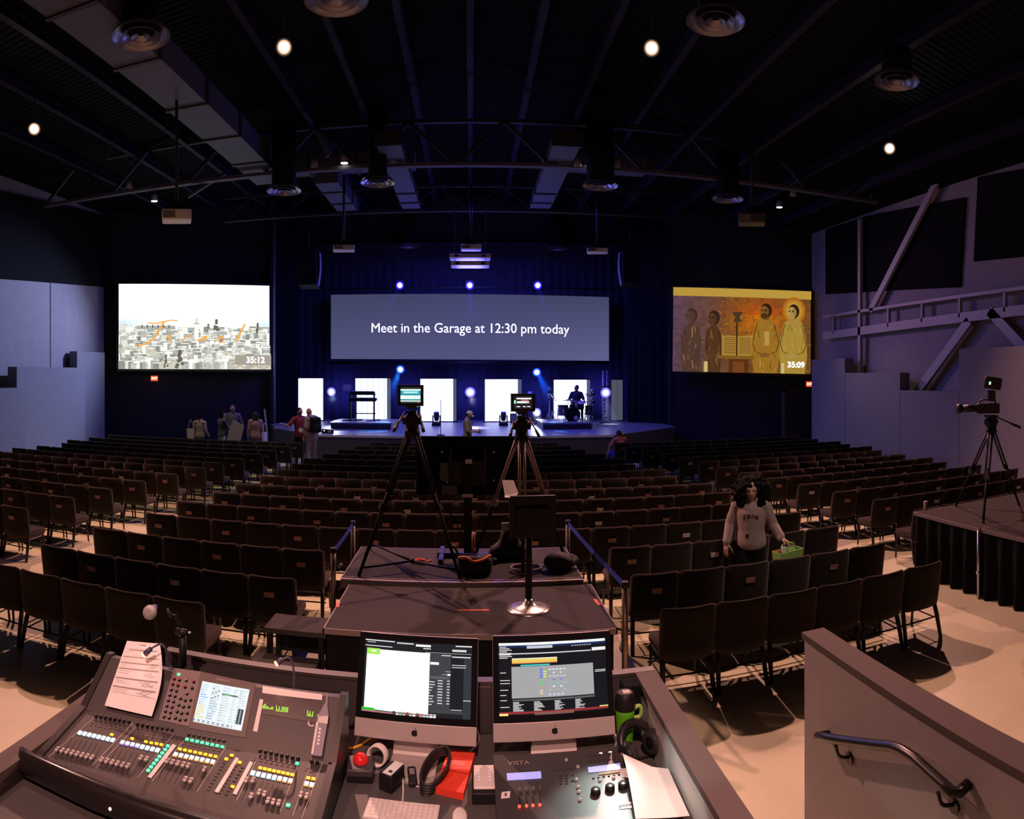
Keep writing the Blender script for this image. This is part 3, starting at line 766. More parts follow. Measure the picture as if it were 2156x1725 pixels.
pl2 = stage_light(1130, 784, 29.0, .13, LC, 'blue-white light under the right part of the middle screen', on_z(1195, 906, .9), None, 3.55, 1500, (.05, .26, 1), .28)
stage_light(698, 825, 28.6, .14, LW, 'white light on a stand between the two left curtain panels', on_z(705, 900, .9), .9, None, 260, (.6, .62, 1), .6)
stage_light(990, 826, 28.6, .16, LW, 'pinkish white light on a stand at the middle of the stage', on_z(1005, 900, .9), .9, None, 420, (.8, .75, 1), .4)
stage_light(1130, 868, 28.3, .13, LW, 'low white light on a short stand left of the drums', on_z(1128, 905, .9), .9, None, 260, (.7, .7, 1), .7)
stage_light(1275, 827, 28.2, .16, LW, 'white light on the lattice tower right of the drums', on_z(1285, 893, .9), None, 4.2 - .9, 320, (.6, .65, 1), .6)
# lattice tower carrying it
p = on_y(1274, 886, 28.45); t = thing('truss_tower', 'slim grey lattice tower right of the drum riser', 'truss tower', (p.x, 28.5, .9))
LATT = mat('tower_alu', (.5, .5, .53), .35, .6)
for sx in (-.09, .09):
    for sy in (-.09, .09):
        b = MB(); b.tube([(sx, sy, .02), (sx, sy, 2.3)], .018, 6); b.build('upright', LATT, t)
for k in range(15):
    b = MB(); z = .15 + k * .148; b.bar((-.09, -.09, z), (.09, -.09, z + (.05 if k % 2 else 0)), .05, .045); b.build('rung', LATT, t)
b = MB(); b.bx(-.3, .3, -.3, .3, 0, .02); b.build('base_plate', DARKMETAL, t)
b = MB(); b.bx(-.1, .1, -.12, .12, 1.35, 1.48); b.build('clamp', mat('red_clamp', (.4, .03, .05), .5), t)
# moving heads on the floor
def moving_head(px, Y, label):
    p = on_y(px, 886, Y); t = thing('moving_head_light', label, 'moving head light', (p.x, Y, .9))
    b = MB(); b.bx(-.19, .19, -.19, .19, 0, .12, bev=.03); b.build('base', BLACK, t)
    b = MB()
    for s in (-1, 1): b.box((s * .15, 0, .27), (.05, .12, .32), bev=.015)
    b.bx(-.17, .17, -.08, .08, .11, .15); b.build('yoke', BLACK, t)
    b = MB(); b.lathe([(0, -.19), (.09, -.17), (.12, 0), (.115, .14), (.10, .2), (0, .2)], (0, 0, .38), 18, R=rotx(.25)); b.build('head', mat('mover_body', (.03, .03, .034), .35), t)
    b = MB(); b.lathe([(0, .205), (.09, .203)], (0, 0, .38), 18, R=rotx(.25)); b.build('lens', mat('mover_lens', (.7, .75, .9), .05, spec=1), t)
moving_head(919, 27.6, 'black moving head light on stage floor before the left-middle panel')
moving_head(1060, 27.6, 'black moving head light on stage floor before the right-middle panel')
# ---------------------------------------------------------------- risers
RISER = mat('riser_top', (.22, .22, .25), .45); RIS2 = mat('riser_side', (.09, .09, .11), .5)
def riser(name, x0, x1, y0, y1, z, label, slant=0):
    t = thing(name, label, 'riser', ((x0 + x1) / 2, (y0 + y1) / 2, .9)); w, d = (x1 - x0) / 2, (y1 - y0) / 2
    b = MB(); b.bx(-w, w, -d, d, z - .9 - .05, z - .9); b.build('top', RISER, t)
    b = MB(); b.bx(-w + .04, w - .04, -d + .04, d - .04, .0, z - .95); b.build('skirt', RIS2, t)
    b = MB(); b.bx(-w - .01, w + .01, -d - .012, -d, z - .95, z - .9); b.build('edge', mat('riser_edge', (.5, .5, .54), .35, .5), t)
    return t
riser('keyboard_riser', -5.45, -3.0, 25.4, 27.6, 1.16, 'low riser under the keyboard rig at stage left side')
riser('drum_riser', 2.75, 4.75, 25.4, 27.7, 1.16, 'low riser carrying the drum kit')
# keyboard rig
KZ = 1.16
kx = on_y(735, 886, 26.4).x
t = thing('keyboard_stand', 'two-tier keyboard stand on the left riser', 'keyboard stand', (kx, 26.4, KZ))
for dx in (.05, .28, 1.02):
    b = MB(); b.bar((dx, 0, .03), (dx, .05, 1.14), .06, .05); b.build('post', DARKMETAL if dx != .28 else mat('taped_post', (.45, .45, .48), .5), t)
for z in (.30, .80, 1.06):
    b = MB(); b.bar((.0, -.05, z), (1.1, -.05, z), .04); b.build('cross_bar', DARKMETAL, t)
for dx in (.05, .28, 1.02):
    b = MB(); b.bar((dx - .25, -.3, .02), (dx + .2, .35, .02), .05, .04); b.build('foot', DARKMETAL, t)
def keyboard(z, w, label):
    k = thing('stage_keyboard', label, 'keyboard', (kx + .58, 26.32, KZ + z))
    b = MB(); b.bx(-w / 2, w / 2, -.16, .16, 0, .10, bev=.015); b.build('body', BLACK, k)
    b = MB(); b.bx(-w / 2 + .05, w / 2 - .05, .0, .15, .10, .115); b.build('keys', mat('keys_ivory', (.6, .6, .6), .4), k)
    b = MB(); b.bx(-w / 2 + .05, w / 2 - .05, -.15, -.03, .10, .108); b.build('panel', GREY, k)
keyboard(1.08, .95, 'upper of two black keyboards on the two-tier stand')
keyboard(.82, 1.12, 'lower of two black keyboards on the two-tier stand')
k = thing('laptop', 'open laptop tilted on the left end of the keyboard stand', 'laptop', (kx + .0, 26.35, KZ + 1.19))
b = MB(); b.box((0, 0, .01), (.34, .24, .02)); b.build('base', GREY, k); b = MB(); b.box((-.05, -.12, .14), (.34, .012, .25), R=rotz(.5) @ rotx(.25)); b.build('lid', mat('laptop_lid', (.45, .45, .48), .4), k)
# small gear at the left front of the stage
k = thing('stage_box', 'small stage box with coloured lamps on stage edge at left', 'stage box', on_z(690, 912, .9))
b = MB(); b.bx(-.2, .2, -.12, .12, 0, .14, bev=.01); b.build('case', BLACK, k)
b = MB(); b.bx(.02, .16, -.125, -.12, .03, .11); b.build('front_plate', mat('box_plate', (.7, .7, .72), .4), k)
b = MB(); b.ball((-.1, -.125, .09), .02); b.build('indicator', mat('indicator_amber', (1, .5, .2), .4, em=(1, .5, .2), es=4), k)
k = thing('microphone_stand', 'thin straight microphone stand on stage between the cameras', 'microphone stand', on_z(928, 917, .9))
b = MB(); b.tube([(0, 0, .02), (0, 0, 1.25)], .014, 6); b.build('pole', mat('stand_grey', (.3, .3, .33), .4), k); b = MB(); b.lathe([(.15, 0), (.15, .02), (.02, .035)]); b.build('base', BLACK, k)
k = thing('floor_cable', 'white cable lying on the stage behind the left people', 'cable', on_z(598, 903, .9))
b = MB(); b.tube(arc([(-.42, 0, .02), (-.2, -.05, .02), (.1, .06, .05), (.42, 0, .02)], 6), .02, 6); b.build('cord', WHITE, k)
k = thing('leaning_stand', 'grey folded stand leaning beside the woman with long hair', 'stand', on_r(568, 908, 24.4) * 1)
k.location.z = 0
b = MB(); b.tube([(0, 0, 0), (-.24, .1, 1.75)], .03, 6); b.build('tube', mat('stand_blue_grey', (.25, .27, .32), .4), k); b = MB(); b.tube([(.08, -.1, 0), (-.14, .06, 1.0)], .022, 6); b.build('leg', DARKMETAL, k)
# ---------------------------------------------------------------- drum kit
DRUM = mat('drum_grey_shell', (.11, .10, .12), .35); HEAD = mat('drum_head', (.5, .5, .52), .5); CYM = mat('cymbal_bronze', (.45, .36, .2), .3, .8)
def drum(name, px, py, Y, r, h, label, tilt=0.0, up=True, legs=0):
    p = on_y(px, py, Y); t = thing(name, label, 'drum', p); R = rotx(PI / 2) if not up else rotx(tilt)
    b = MB(); b.lathe([(r, -h / 2), (r, h / 2)], R=R, n=24); b.build('shell', DRUM if up else BLACK, t)
    for s in (-1, 1):
        b = MB(); b.lathe([(0, s * h / 2), (r * .98, s * h / 2)], R=R, n=24); b.build('head', HEAD if up else BLACK, t)
        b = MB(); b.lathe([(r, s * h / 2 - .02), (r + .015, s * h / 2 - .02), (r + .015, s * h / 2 + .015), (r * .97, s * h / 2 + .015)], R=R, n=24); b.build('hoop', DARKMETAL, t)
    for k in range(legs):
        a = 2 * PI * k / legs + .5; b = MB(); b.tube([((r + .02) * math.cos(a), (r + .02) * math.sin(a), .05), ((r + .05) * math.cos(a), (r + .05) * math.sin(a), KZ - p.z + .005)], .012, 6); b.build('leg', STEEL, t)
    return t, p
t, p = drum('bass_drum', 1205, 873, 26.3, .285, .4, 'black bass drum at the front of the kit', up=False)
b = MB(); b.lathe([(0, .232), (.09, .232)], (.11, 0, -.12), 16, R=rotx(PI / 2)); b.build('white_disc', mat('drum_disc_white', (.9, .9, .9), .4), t)  # plain white disc on the front of the bass drum
for s in (-1, 1): b = MB(); b.tube([(s * .25, -.1, -.1), (s * .36, -.15, KZ - p.z + .01)], .014, 6); b.build('spur', STEEL, t)
drum('floor_tom', 1185, 864, 26.2, .2, .38, 'grey floor tom left of the bass drum', legs=3)
drum('floor_tom', 1240, 864, 26.6, .15, .34, 'small grey floor tom right of the bass drum', legs=3)
drum('rack_tom', 1222, 853, 26.5, .15, .22, 'tilted rack tom above the bass drum', tilt=.5)
drum('snare_drum', 1211, 849, 26.9, .18, .14, 'snare drum in front of the drummer', tilt=.1, legs=3)
def cymbal(px, py, Y, r, tilt, label, x=0):
    p = on_y(px, py, Y); t = thing('cymbal', label, 'cymbal', (p.x, p.y, KZ))
    h = p.z - KZ
    b = MB(); b.tube([(x, 0, .35), (0, 0, h)], .013, 6); b.build('stand', STEEL, t)
    for k in range(3):
        a = 2 * PI * k / 3; b = MB(); b.tube([(x, 0, .42), (x + .26 * math.cos(a), .26 * math.sin(a), .008)], .011, 6); b.build('leg', STEEL, t)
    b = MB(); b.lathe([(r, -.005), (r * .3, .02), (r * .22, .035), (0, .045), (0, .03), (r * .3, .012), (r, -.01)], (0, 0, h), 24, R=roty(tilt)); b.build('plate', CYM, t)
cymbal(1196, 843, 26.3, .26, -.05, 'wide flat cymbal left of the drummer')
cymbal(1165, 838, 26.5, .22, .9, 'steeply tilted cymbal at the left end of kit')
cymbal(1158, 830, 26.9, .16, .1, 'small high cymbal at far left of the kit')
cymbal(1240, 834, 26.8, .22, .05, 'upper flat cymbal right of the drummer')
cymbal(1240, 846, 26.4, .20, -.1, 'lower flat cymbal right of the drummer')
cymbal(1236, 831, 27.3, .17, .15, 'small cymbal at the right end of the kit')
def gear_stand(px, y0, y1, Y, label, base=KZ):
    p = on_y(px, y1, Y); t = thing('percussion_stand', label, 'stand', (p.x, Y, base)); h = on_y(px, y0, Y).z - base
    b = MB(); b.tube([(0, 0, 0), (0, 0, h)], .025, 6); b.build('pole', LATT, t)
    for k in range(4):
        b = MB(); z = h * (.62 + .11 * k); b.box((0, 0, z), (.16 - .03 * (k % 2), .1, .08), bev=.01); b.build('bracket', LATT if k % 2 else BLACK, t)
    b = MB()
    for k in range(3): b.tube([(0, 0, .3), (.22 * math.cos(k * 2.1), .22 * math.sin(k * 2.1), .01)], .012, 6)
    b.build('feet', DARKMETAL, t)
gear_stand(1157, 815, 886, 27.2, 'grey percussion stand with clamped pieces at the kit left')
gear_stand(1248, 818, 886, 27.3, 'grey percussion stand with clamped pieces at the kit right', .9)
k = thing('drum_stool', 'round stool under the drummer', 'stool', (on_y(1213, 870, 27.15).x, 27.15, KZ))
b = MB(); b.lathe([(0, .44), (.17, .44), (.18, .47), (.17, .52), (0, .53)]); b.build('seat', BLACK, k); b = MB(); b.tube([(0, 0, .3), (0, 0, .44)], .03, 8); b.build('post', STEEL, k)
for q in range(3): b = MB(); b.tube([(0, 0, .32), (.24 * math.cos(q * 2.1 + .5), .24 * math.sin(q * 2.1 + .5), .01)], .014, 6); b.build('leg', STEEL, k)
k = thing('stage_monitor', 'small speaker wedge on stage right of the right camera', 'monitor speaker', on_z(1081, 890, .9))
b = MB(); b.bx(-.15, .15, -.15, .15, 0, .4, bev=.02); b.build('cabinet', BLACK, k); b = MB(); b.bx(-.12, .12, -.156, -.15, .04, .36); b.build('grille', GREY, k)
k = thing('tall_speaker', 'slim upright grey speaker column left of the drums', 'loudspeaker', on_z(1115, 886, .9))
b = MB(); b.bx(-.09, .09, -.09, .09, 0.02, 1.35, bev=.02); b.build('cabinet', mat('col_speaker', (.15, .15, .17), .5), k); b = MB(); b.bx(-.2, .2, -.2, .2, 0, .02); b.build('base', BLACK, k)
# ================================================================ chairs
FAB = mat('brown_chair_fabric', (.021, .0178, .0150), .95, noise=.25, nscale=160, bump=.4, bscale=260, spec=.1)
_b = FAB.node_tree.nodes['Principled BSDF']; _b.inputs['Sheen Weight'].default_value = .35; _b.inputs['Sheen Roughness'].default_value = .45; _b.inputs['Sheen Tint'].default_value = (.75, .58, .48, 1)
LEGM = mat('chair_leg_bronze', (.018, .015, .013), .45, .3)
CARD = mat('card_red_brown', (.33, .17, .13), .7)
CARDW = mat('card_pale', (.55, .50, .47), .7)
WIRE = mat('holder_wire', (.15, .15, .15), .35, .8)
def back_y(z): return -.185 - (z - .40) * .17
def seat_b():
    b = MB(); b.box((0, .03, .425), (.505, .47, .105), bev=.038, seg=3); return b
def back_b():
    b = MB(); nu = 12
    prof = [(-.034, 0), (-.036, .25), (-.036, .80), (-.030, .93), (-.016, .985), (0, 1.0), (.016, .985), (.028, .93), (.034, .75), (.045, .40), (.034, .1), (.02, 0)]
    rows = []
    for i in range(nu + 1):
        a = -1 + 2 * i / nu; e = 1 - max(0, abs(a) - .80) / .20
        k = math.sqrt(max(.02, 1 - (1 - e) ** 2)); x = a * .269
        ring = []
        for y, v in prof:
            z0 = .37 + .05 * (1 - k); z1 = .880 - .03 * (1 - k)
            z = z0 + (z1 - z0) * v
            ring.append(b._v((x, back_y(z) - .060 * (1 - a * a) + y * (.35 + .65 * k), z)))
        rows.append(ring)
    n = len(prof)
    for p, q in zip(rows, rows[1:]):
        for j in range(n):
            f = b.b.faces.new((p[j], p[(j + 1) % n], q[(j + 1) % n], q[j])); f.smooth = True
    b.b.faces.new(rows[0]); b.b.faces.new(rows[-1][::-1]); return b
def leg_b(sx, rear):
    b = MB()
    if rear: b.tube([(sx * .225, -.17, .40), (sx * .238, -.215, .25), (sx * .25, -.27, .0)], [.026, .026, .021], 8)
    else: b.tube([(sx * .225, .20, .38), (sx * .235, .225, .2), (sx * .24, .25, 0)], [.017, .016, .014], 8)
    return b
def rack_b():
    b = MB()
    for y, z in ((-.17, .20), (.19, .20)): b.cyl((-.275, y, z), (.275, y, z), .009, n=6)
    for s in (-1, 1): b.cyl((s * .233, -.17, .20), (s * .233, .19, .20), .008, n=6)
    return b
def frame_b():
    b = MB()
    for s in (-1, 1): b.bar((s * .225, -.17, .375), (s * .225, .22, .365), .025)
    b.bar((-.225, .18, .365), (.225, .18, .365), .025); b.bar((-.225, -.16, .375), (.225, -.16, .375), .025)
    return b
def card_b():
    b = MB(); yb = lambda z: back_y(z) - .060 - .036
    b.box((0, yb(.70) - .012, .70), (.115, .010, .060), 0, rotx(.17))
    for s in (-1, 1): b.tube([(s * .05, yb(.77) - .004, .775), (s * .055, yb(.70) - .018, .72), (s * .055, yb(.67) - .018, .672), (s * .03, yb(.67) - .018, .668)], .003, 5, 1)
    return b
ME = dict(seat=seat_b().mesh('seat', FAB), back=back_b().mesh('backrest', FAB), frame=frame_b().mesh('seat_frame', LEGM), rack=rack_b().mesh('book_rack', LEGM),
          card=card_b().mesh('card_holder', [CARD, WIRE]), cardw=card_b().mesh('card_holder', [CARDW, WIRE]))
LEGS = [leg_b(s, r).mesh('leg', LEGM) for s in (-1, 1) for r in (0, 1)]
def join(parts, name):
    bm = bmesh.new(); mats = []
    for me in parts:
        off = []
        for q in me.materials:
            if q not in mats: mats.append(q)
            off.append(mats.index(q))
        n0 = len(bm.faces); bm.from_mesh(me); bm.faces.ensure_lookup_table()
        for f in bm.faces[n0:]: f.material_index = off[f.material_index]
    me = bpy.data.meshes.new(name); bm.to_mesh(me); bm.free()
    for q in mats: me.materials.append(q)
    return me
WHOLE = {k: join([ME['seat'], ME['back'], ME['frame'], ME['rack']] + LEGS + ([ME[k]] if k else []), 'church_chair') for k in ('', 'card', 'cardw')}
ORD = 'zeroth first second third fourth fifth sixth seventh eighth ninth tenth eleventh twelfth thirteenth fourteenth fifteenth sixteenth seventeenth eighteenth nineteenth twentieth'.split()
PITCH = .545
spots = []     # x, y of the chair origin, label, group, card?
def row(y, xs, block, r, frm):
    for k, x in enumerate(xs):
        spots.append((x, y + .27, f'dark brown fabric chair, {ORD[k + 1]} from {frm}, {ORD[r]} row of {block}', 'chairs of ' + block, k))
for r, (y, xr) in enumerate(((5.72, -2.42), (6.72, -1.80), (7.88, -1.76))):
    row(y, [xr - PITCH * (k + .5) for k in range(6)], 'the near left block', r + 1, 'platform')
for r, (y, xl) in enumerate(((5.80, 1.71), (6.88, 1.69), (8.02, 1.70))):
    row(y, [xl + PITCH * (k + .5) for k in range(6)], 'the near right block', r + 1, 'platform')
for r, (y, xl, xr) in enumerate(((9.12, -4.85, 4.9), (10.2, -4.83, 4.2), (11.25, -4.6, 4.4), (12.3, -4.55, 4.5), (13.4, -4.4, 4.2), (14.4, -4.33, 4.17), (15.4, -4.25, 3.8), (16.5, -4.25, 3.75), (17.6, -4.0, 3.6), (18.7, -3.8, 3.45), (19.8, -3.5, 3.3), (20.8, -3.2, 3.0))):
    n = round((xr - xl) / PITCH); row(y, [xl + PITCH * (k + .5) for k in range(n)], 'the middle block', r + 1, 'left')
for r, (y, xr) in enumerate(((7.2, -6.62), (8.35, -6.56), (9.57, -6.49), (10.7, -6.4), (11.8, -6.27), (12.96, -6.1), (14.1, -5.93), (15.05, -5.86), (15.95, -5.65), (17.05, -5.5), (18.0, -5.4), (19.1, -5.27), (20.3, -5.2))):
    n = int((12.5 + xr) / PITCH); row(y, [xr - PITCH * (k + .5) for k in range(n)], 'the far left block', r + 1, 'aisle')
for r, (y, xl) in enumerate(((8.26, 6.5), (9.33, 6.46), (10.35, 6.28), (11.4, 6.12), (12.4, 5.9), (13.3, 5.67), (14.3, 5.54), (15.4, 5.53), (16.4, 5.34), (17.3, 5.14), (18.2, 4.81), (19.2, 4.55), (20.4, 4.5))):
    n = int((11.35 - xl) / PITCH); row(y, [xl + PITCH * (k + .5) for k in range(n)], 'the far right block', r + 1, 'aisle')
def in_view(x, y): return -.77 < math.atan2(x, y) < .86
spots = [s for s in spots if in_view(s[0], s[1])]
spots.sort(key=lambda s: math.hypot(s[0], s[1]))
rnd = random.Random(3)
proto = {}
def make_chair(kind):
    t = thing('church_chair', '', 'chair')
    obj('seat', ME['seat'], t); obj('backrest', ME['back'], t)
    for m_ in LEGS: obj('leg', m_, t)
    obj('seat_frame', ME['frame'], t); obj('book_rack', ME['rack'], t)
    if kind: tag(obj('card_holder', ME[kind], t), 'wire holder with a reddish card' if kind == 'card' else 'wire holder with a pale card')
    return t
far = []
for i, (x, y, lab, grp, k) in enumerate(spots):
    kind = '' if (k % 2 or y < 6.3) else ('cardw' if rnd.random() < .3 else 'card')
    a = rnd.uniform(-.012, .012)
    if i < 130:
        if kind not in proto: proto[kind] = make_chair(kind); t = proto[kind]
        else: t = copy_tree(proto[kind])
        t.location = (x, y, 0); t.rotation_euler = (0, 0, a)
        t['label'] = lab; t['group'] = grp
    elif i < 300:
        t = obj('church_chair', WHOLE[kind]); t.location = (x, y, 0); t.rotation_euler = (0, 0, a); tag(t, lab, 'chair', grp)
    else: far.append((x, y, a, kind))
bm = bmesh.new()
for x, y, a, kind in far:
    n0 = len(bm.verts); bm.from_mesh(WHOLE[kind]); bm.verts.ensure_lookup_table()
    bmesh.ops.transform(bm, matrix=Matrix.Translation((x, y, 0)) @ Matrix.Rotation(a, 4, 'Z'), verts=bm.verts[n0:])
mats = [q for q in WHOLE['card'].materials]
me = bpy.data.meshes.new('distant_chairs'); bm.to_mesh(me); bm.free()
for q in mats: me.materials.append(q)
o = tag(obj('distant_chairs', me), 'rows of dark chairs farthest away, close to the stage', 'chairs', kind='stuff')

# ================================================================ camera platform
DECK = mat('deck_carpet', (.038, .032, .031), .85, noise=.15, nscale=90, spec=.15)
TRIM = mat('deck_trim', (.20, .165, .155), .45, .5)
def deck(x0, x1, y0, y1, z, label, name='platform_deck', skirt=True, scallop=False):
    t = thing(name, label, 'platform', ((x0 + x1) / 2, (y0 + y1) / 2, 0)); w, d = (x1 - x0) / 2, (y1 - y0) / 2
    b = MB(); b.bx(-w + .012, w - .012, -d + .012, d - .012, z - .05, z); b.build('top', DECK, t)
    b = MB()
    for q in ((-w, w, -d, -d + .012), (-w, w, d - .012, d), (-w, -w + .012, -d, d), (w - .012, w, -d, d)): b.bx(q[0], q[1], q[2], q[3], z - .045, z + .002)
    b.build('edge_trim', TRIM, t)
    if skirt:
        b = MB(); n = 60; per = [(-w + .03, -d + .03), (w - .03, -d + .03), (w - .03, d - .03), (-w + .03, d - .03)]
        for i in range(4):
            p, q = Vector((*per[i], 0)), Vector((*per[(i + 1) % 4], 0)); dd = q - p; nn = Vector((dd.y, -dd.x, 0)).normalized()
            k = max(6, int(dd.length * 26))
            b.grid(lambda u, v: p + dd * u + nn * ((.012 if not scallop else .02 + .05 * (1 - v)) * math.sin(u * k * .9)) + Vector((0, 0, .015 + (z - .06) * v)), k * 2, 2)
        b.build('skirt', MATTE, t)
    return t
d1 = deck(-1.24, 1.24, 5.5, 6.72, .85, 'near low platform deck with a silver round stand base on it')
d2 = deck(-1.33, 1.16, 6.80, 8.03, .90, 'far platform deck carrying tripods, bags and the big display')
b = MB(); b.bx(-1.33, 1.16, 6.74, 6.79, .8, .895); tag(b.build('deck_edge_strip', mat('deck_edge_pale', (.20, .165, .155), .5)), 'pale edge strip along the front of far deck', 'edge strip')
r1 = deck(6.2, 8.64, 6.45, 7.9, .93, 'black-skirted platform deck at right holding the third camera', scallop=True)
r2 = deck(6.2, 8.64, 4.9, 6.42, .93, 'black-skirted platform deck cut off by the right photo edge', scallop=True)
b = MB(); b.cyl((6.17, 6.435, 0), (6.17, 6.435, .92), .022, n=10); b.cyl((6.17, 6.435, .33), (6.17, 6.435, .37), .034, n=10); tag(b.build('deck_leg_pole', STEEL), 'silver pole standing at the seam between the right decks', 'pole')
# steps up to the platform, left side
STEPM = mat('step_carpet', (.05, .043, .042), .85, spec=.15)
t = thing('portable_steps', 'two dark steps beside the left edge of the near deck', 'steps', (-1.62, 5.95, 0))
for z, y0, y1, x0, x1 in ((.62, .02, .42, -.30, .30), (.40, -.40, -.01, -.34, .26)):
    b = MB(); b.bx(x0, x1, y0, y1, z - .05, z, bev=.008); b.build('tread', STEPM, t)
    for x in (x0 + .05, x1 - .05):
        for y in (y0 + .05, y1 - .05):
            b = MB(); b.bar((x, y, 0), (x, y, z - .05), .05); b.build('leg', BLACK, t)
    b = MB(); b.bx(x0 + .02, x1 - .02, y1 - .05, y1 - .02, z * .45, z - .05); b.build('brace', BLACK, t)
# tapes
ORT = mat('orange_tape', (.80, .16, .06), .6)
def tape(px0, py0, px1, py1, w, z, label, mt=ORT):
    a, c = on_z(px0, py0, z), on_z(px1, py1, z); o = (a + c) / 2; d = (c - a); n = Vector((-d.y, d.x, 0)).normalized() * w / 2; d = d / 2
    b = MB(); P = [-d - n, d - n, d + n, -d + n]; U = Vector((0, 0, .003)); b.face([p + U for p in P]); b.face([p for p in P][::-1])
    for i in range(4): b.face((P[i], P[(i + 1) % 4], P[(i + 1) % 4] + U, P[i] + U))
    q = tag(b.build('tape_strip', mt), label, 'tape'); q.location = o + Vector((0, 0, .001)); return q
tape(965, 1285.5, 1030, 1285.5, .022, .85, 'long orange tape strip at the middle of the near deck')
tape(713, 1267, 710, 1279, .034, .85, 'short orange tape strip near the left edge of deck')
tape(1252, 1262, 1263, 1275, .032, .85, 'short orange tape strip near the right edge of deck')
# guard posts with blue belts
def post(x, y, h, label, m):
    t = thing('guard_post', label, 'post', (x, y, 0))
    b = MB(); b.cyl((0, 0, .012), (0, 0, h - .05), .028, n=14); b.build('tube', m, t)
    b = MB(); b.cyl((0, 0, h - .05), (0, 0, h), .032, n=14); b.build('cap', BLACK, t)
    b = MB(); b.lathe([(.12, 0), (.12, .012), (.03, .03), (0, .03)], n=20); b.build('base', BLACK, t)
PG = mat('post_brass', (.33, .25, .17), .35, .8)
post(1.33, 5.61, 1.21, 'brassy guard post at the near right corner of platform', PG)
post(1.20, 8.12, 1.21, 'guard post at the far right corner of platform', mat('post_dark', (.14, .12, .11), .4, .6))
post(-1.41, 6.75, 1.21, 'brassy guard post at the left side between the two decks', PG)
post(-1.43, 8.03, 1.21, 'guard post at the far left corner of platform', mat('post_dark', (.14, .12, .11), .4, .6))
BELT = mat('blue_belt', (.03, .06, .42), .55)
def belt(a, c, label):
    a, c = Vector(a), Vector(c); o = tag(MBbelt(a, c).build('barrier_belt', BELT), label, 'belt'); return o
def MBbelt(a, c):
    b = MB(); d = (c - a).normalized(); a, c = a + d * .034, c - d * .034; n = Vector((-d.y, d.x, 0)).normalized() * .003
    def f(s): return lambda u, v: lerp(a, c, u) + Vector((0, 0, -.04 * 4 * u * (1 - u) * .3 - .055 * (1 - v))) + n * s
    b.grid(f(1), 12, 1); b.grid(f(-1), 12, 1); return b
belt((1.33, 5.61, 1.20), (1.20, 8.12, 1.20), 'long blue belt along the right side of platform')
belt((-1.41, 6.75, 1.20), (-1.43, 8.03, 1.20), 'short blue belt along the left side of platform')

# ================================================================ display, pedestal monitor, tripods
DZ = .90
p = on_y(985, 1000, 7.75)
t = thing('display_on_stand', 'big black display seen from behind on a pole stand', 'display', (p.x, 7.75, DZ))
x0, x1 = on_y(876, 1000, 7.75).x - p.x, on_y(1085, 1000, 7.75).x - p.x; zt, zb = 2.285 - DZ, 1.60 - DZ
b = MB(); b.bx(x0, x1, 0, .05, zb, zt, bev=.01); b.bx(x0 + .2, x1 - .2, -.05, .0, zb + .06, zt - .2, bev=.02); b.build('display_panel', MATTE, t)
b = MB(); b.bx(-.2, .2, -.08, -.05, zb + .12, zt - .28); b.bx(-.22, -.18, -.1, -.05, zb + .05, zt - .15); b.bx(.18, .22, -.1, -.05, zb + .05, zt - .15); b.build('mount_bracket', DARKMETAL, t)
for x, z in ((-.30, zt - .18), (.30, zt - .18), (.30, zb + .18), (-.24, zb + .16)): b = MB(); b.cyl((x, -.056, z), (x, -.05, z), .012, n=8); b.build('screw', STEEL, t)
b = MB(); b.bar((0, -.12, .03), (0, -.12, zt - .3), .09, .05); b.build('pole', BLACK, t)
b = MB(); b.bx(-.06, .06, -.151, -.143, .70, .74); b.build('pole_label', WHITE, t)
b = MB(); b.bx(-.32, -.22, -.13, -.06, zb + .18, zb + .40, bev=.01); b.bx(-.30, -.12, -.14, -.06, zb + .03, zb + .14, bev=.01); b.build('media_box', mat('media_box_metal', (.10, .10, .11), .35, .4), t)
b = MB(); b.bx(-.03, .05, -.135, -.09, zt - .3, zt - .25); b.build('knob', STEEL, t)
b = MB(); b.tube(arc([(-.3, -.14, zb + .2), (-.35, -.16, zb), (-.15, -.16, .45), (-.06, -.14, .2)]), .008, 6); b.build('power_cable', BLACK, t)
b = MB(); b.bar((-.35, -.1, .03), (.35, -.1, .03), .06); b.bar((-.3, -.4, .03), (-.3, .2, .03), .05); b.bar((.3, -.4, .03), (.3, .2, .03), .05); b.build('base', BLACK, t)

p = on_z(1113, 1283, .85)
t = thing('pedestal_monitor', 'black monitor back on a pole with a silver round base', 'monitor', (p.x, p.y, .85))
b = MB(); b.lathe([(.20, 0), (.20, .008), (.15, .022), (.08, .04), (.04, .075), (.032, .10), (0, .10)], n=36); b.build('base', STEEL, t)
b = MB(); b.cyl((0, 0, .09), (0, 0, .72), .032, n=14); b.build('pole', BLACK, t)
b = MB(); b.box((.035, -.02, .855), (.43, .05, .385), bev=.012, R=rotz(.06)); b.bx(-.12, .18, -.08, -.045, .72, .95, bev=.015); b.build('monitor_back', BLACK, t)
b = MB(); b.bx(-.25, -.17, -.03, .0, .73, .80); b.build('side_bracket', mat('bracket_grey', (.10, .11, .11), .6), t)
pp = Vector((p.x - .15, p.y, 1.905))
b = MB(); R = rotz(.5) @ rotx(.75); b.M = Matrix.Translation(pp) @ R.to_4x4()
b.face([(-.08, 0, 0), (.07, .01, 0), (.085, .155, .004), (-.045, .16, .02)]); b.face([(-.08, 0, 0), (-.10, -.03, .01), (-.0, -.05, .012), (.07, .01, 0)])
o = b.build('folded_sheet', PAPER, None); tag(o, 'folded white sheet sticking up from the pedestal monitor', 'paper')
md = o.modifiers.new('thick', 'SOLIDIFY'); md.thickness = .002

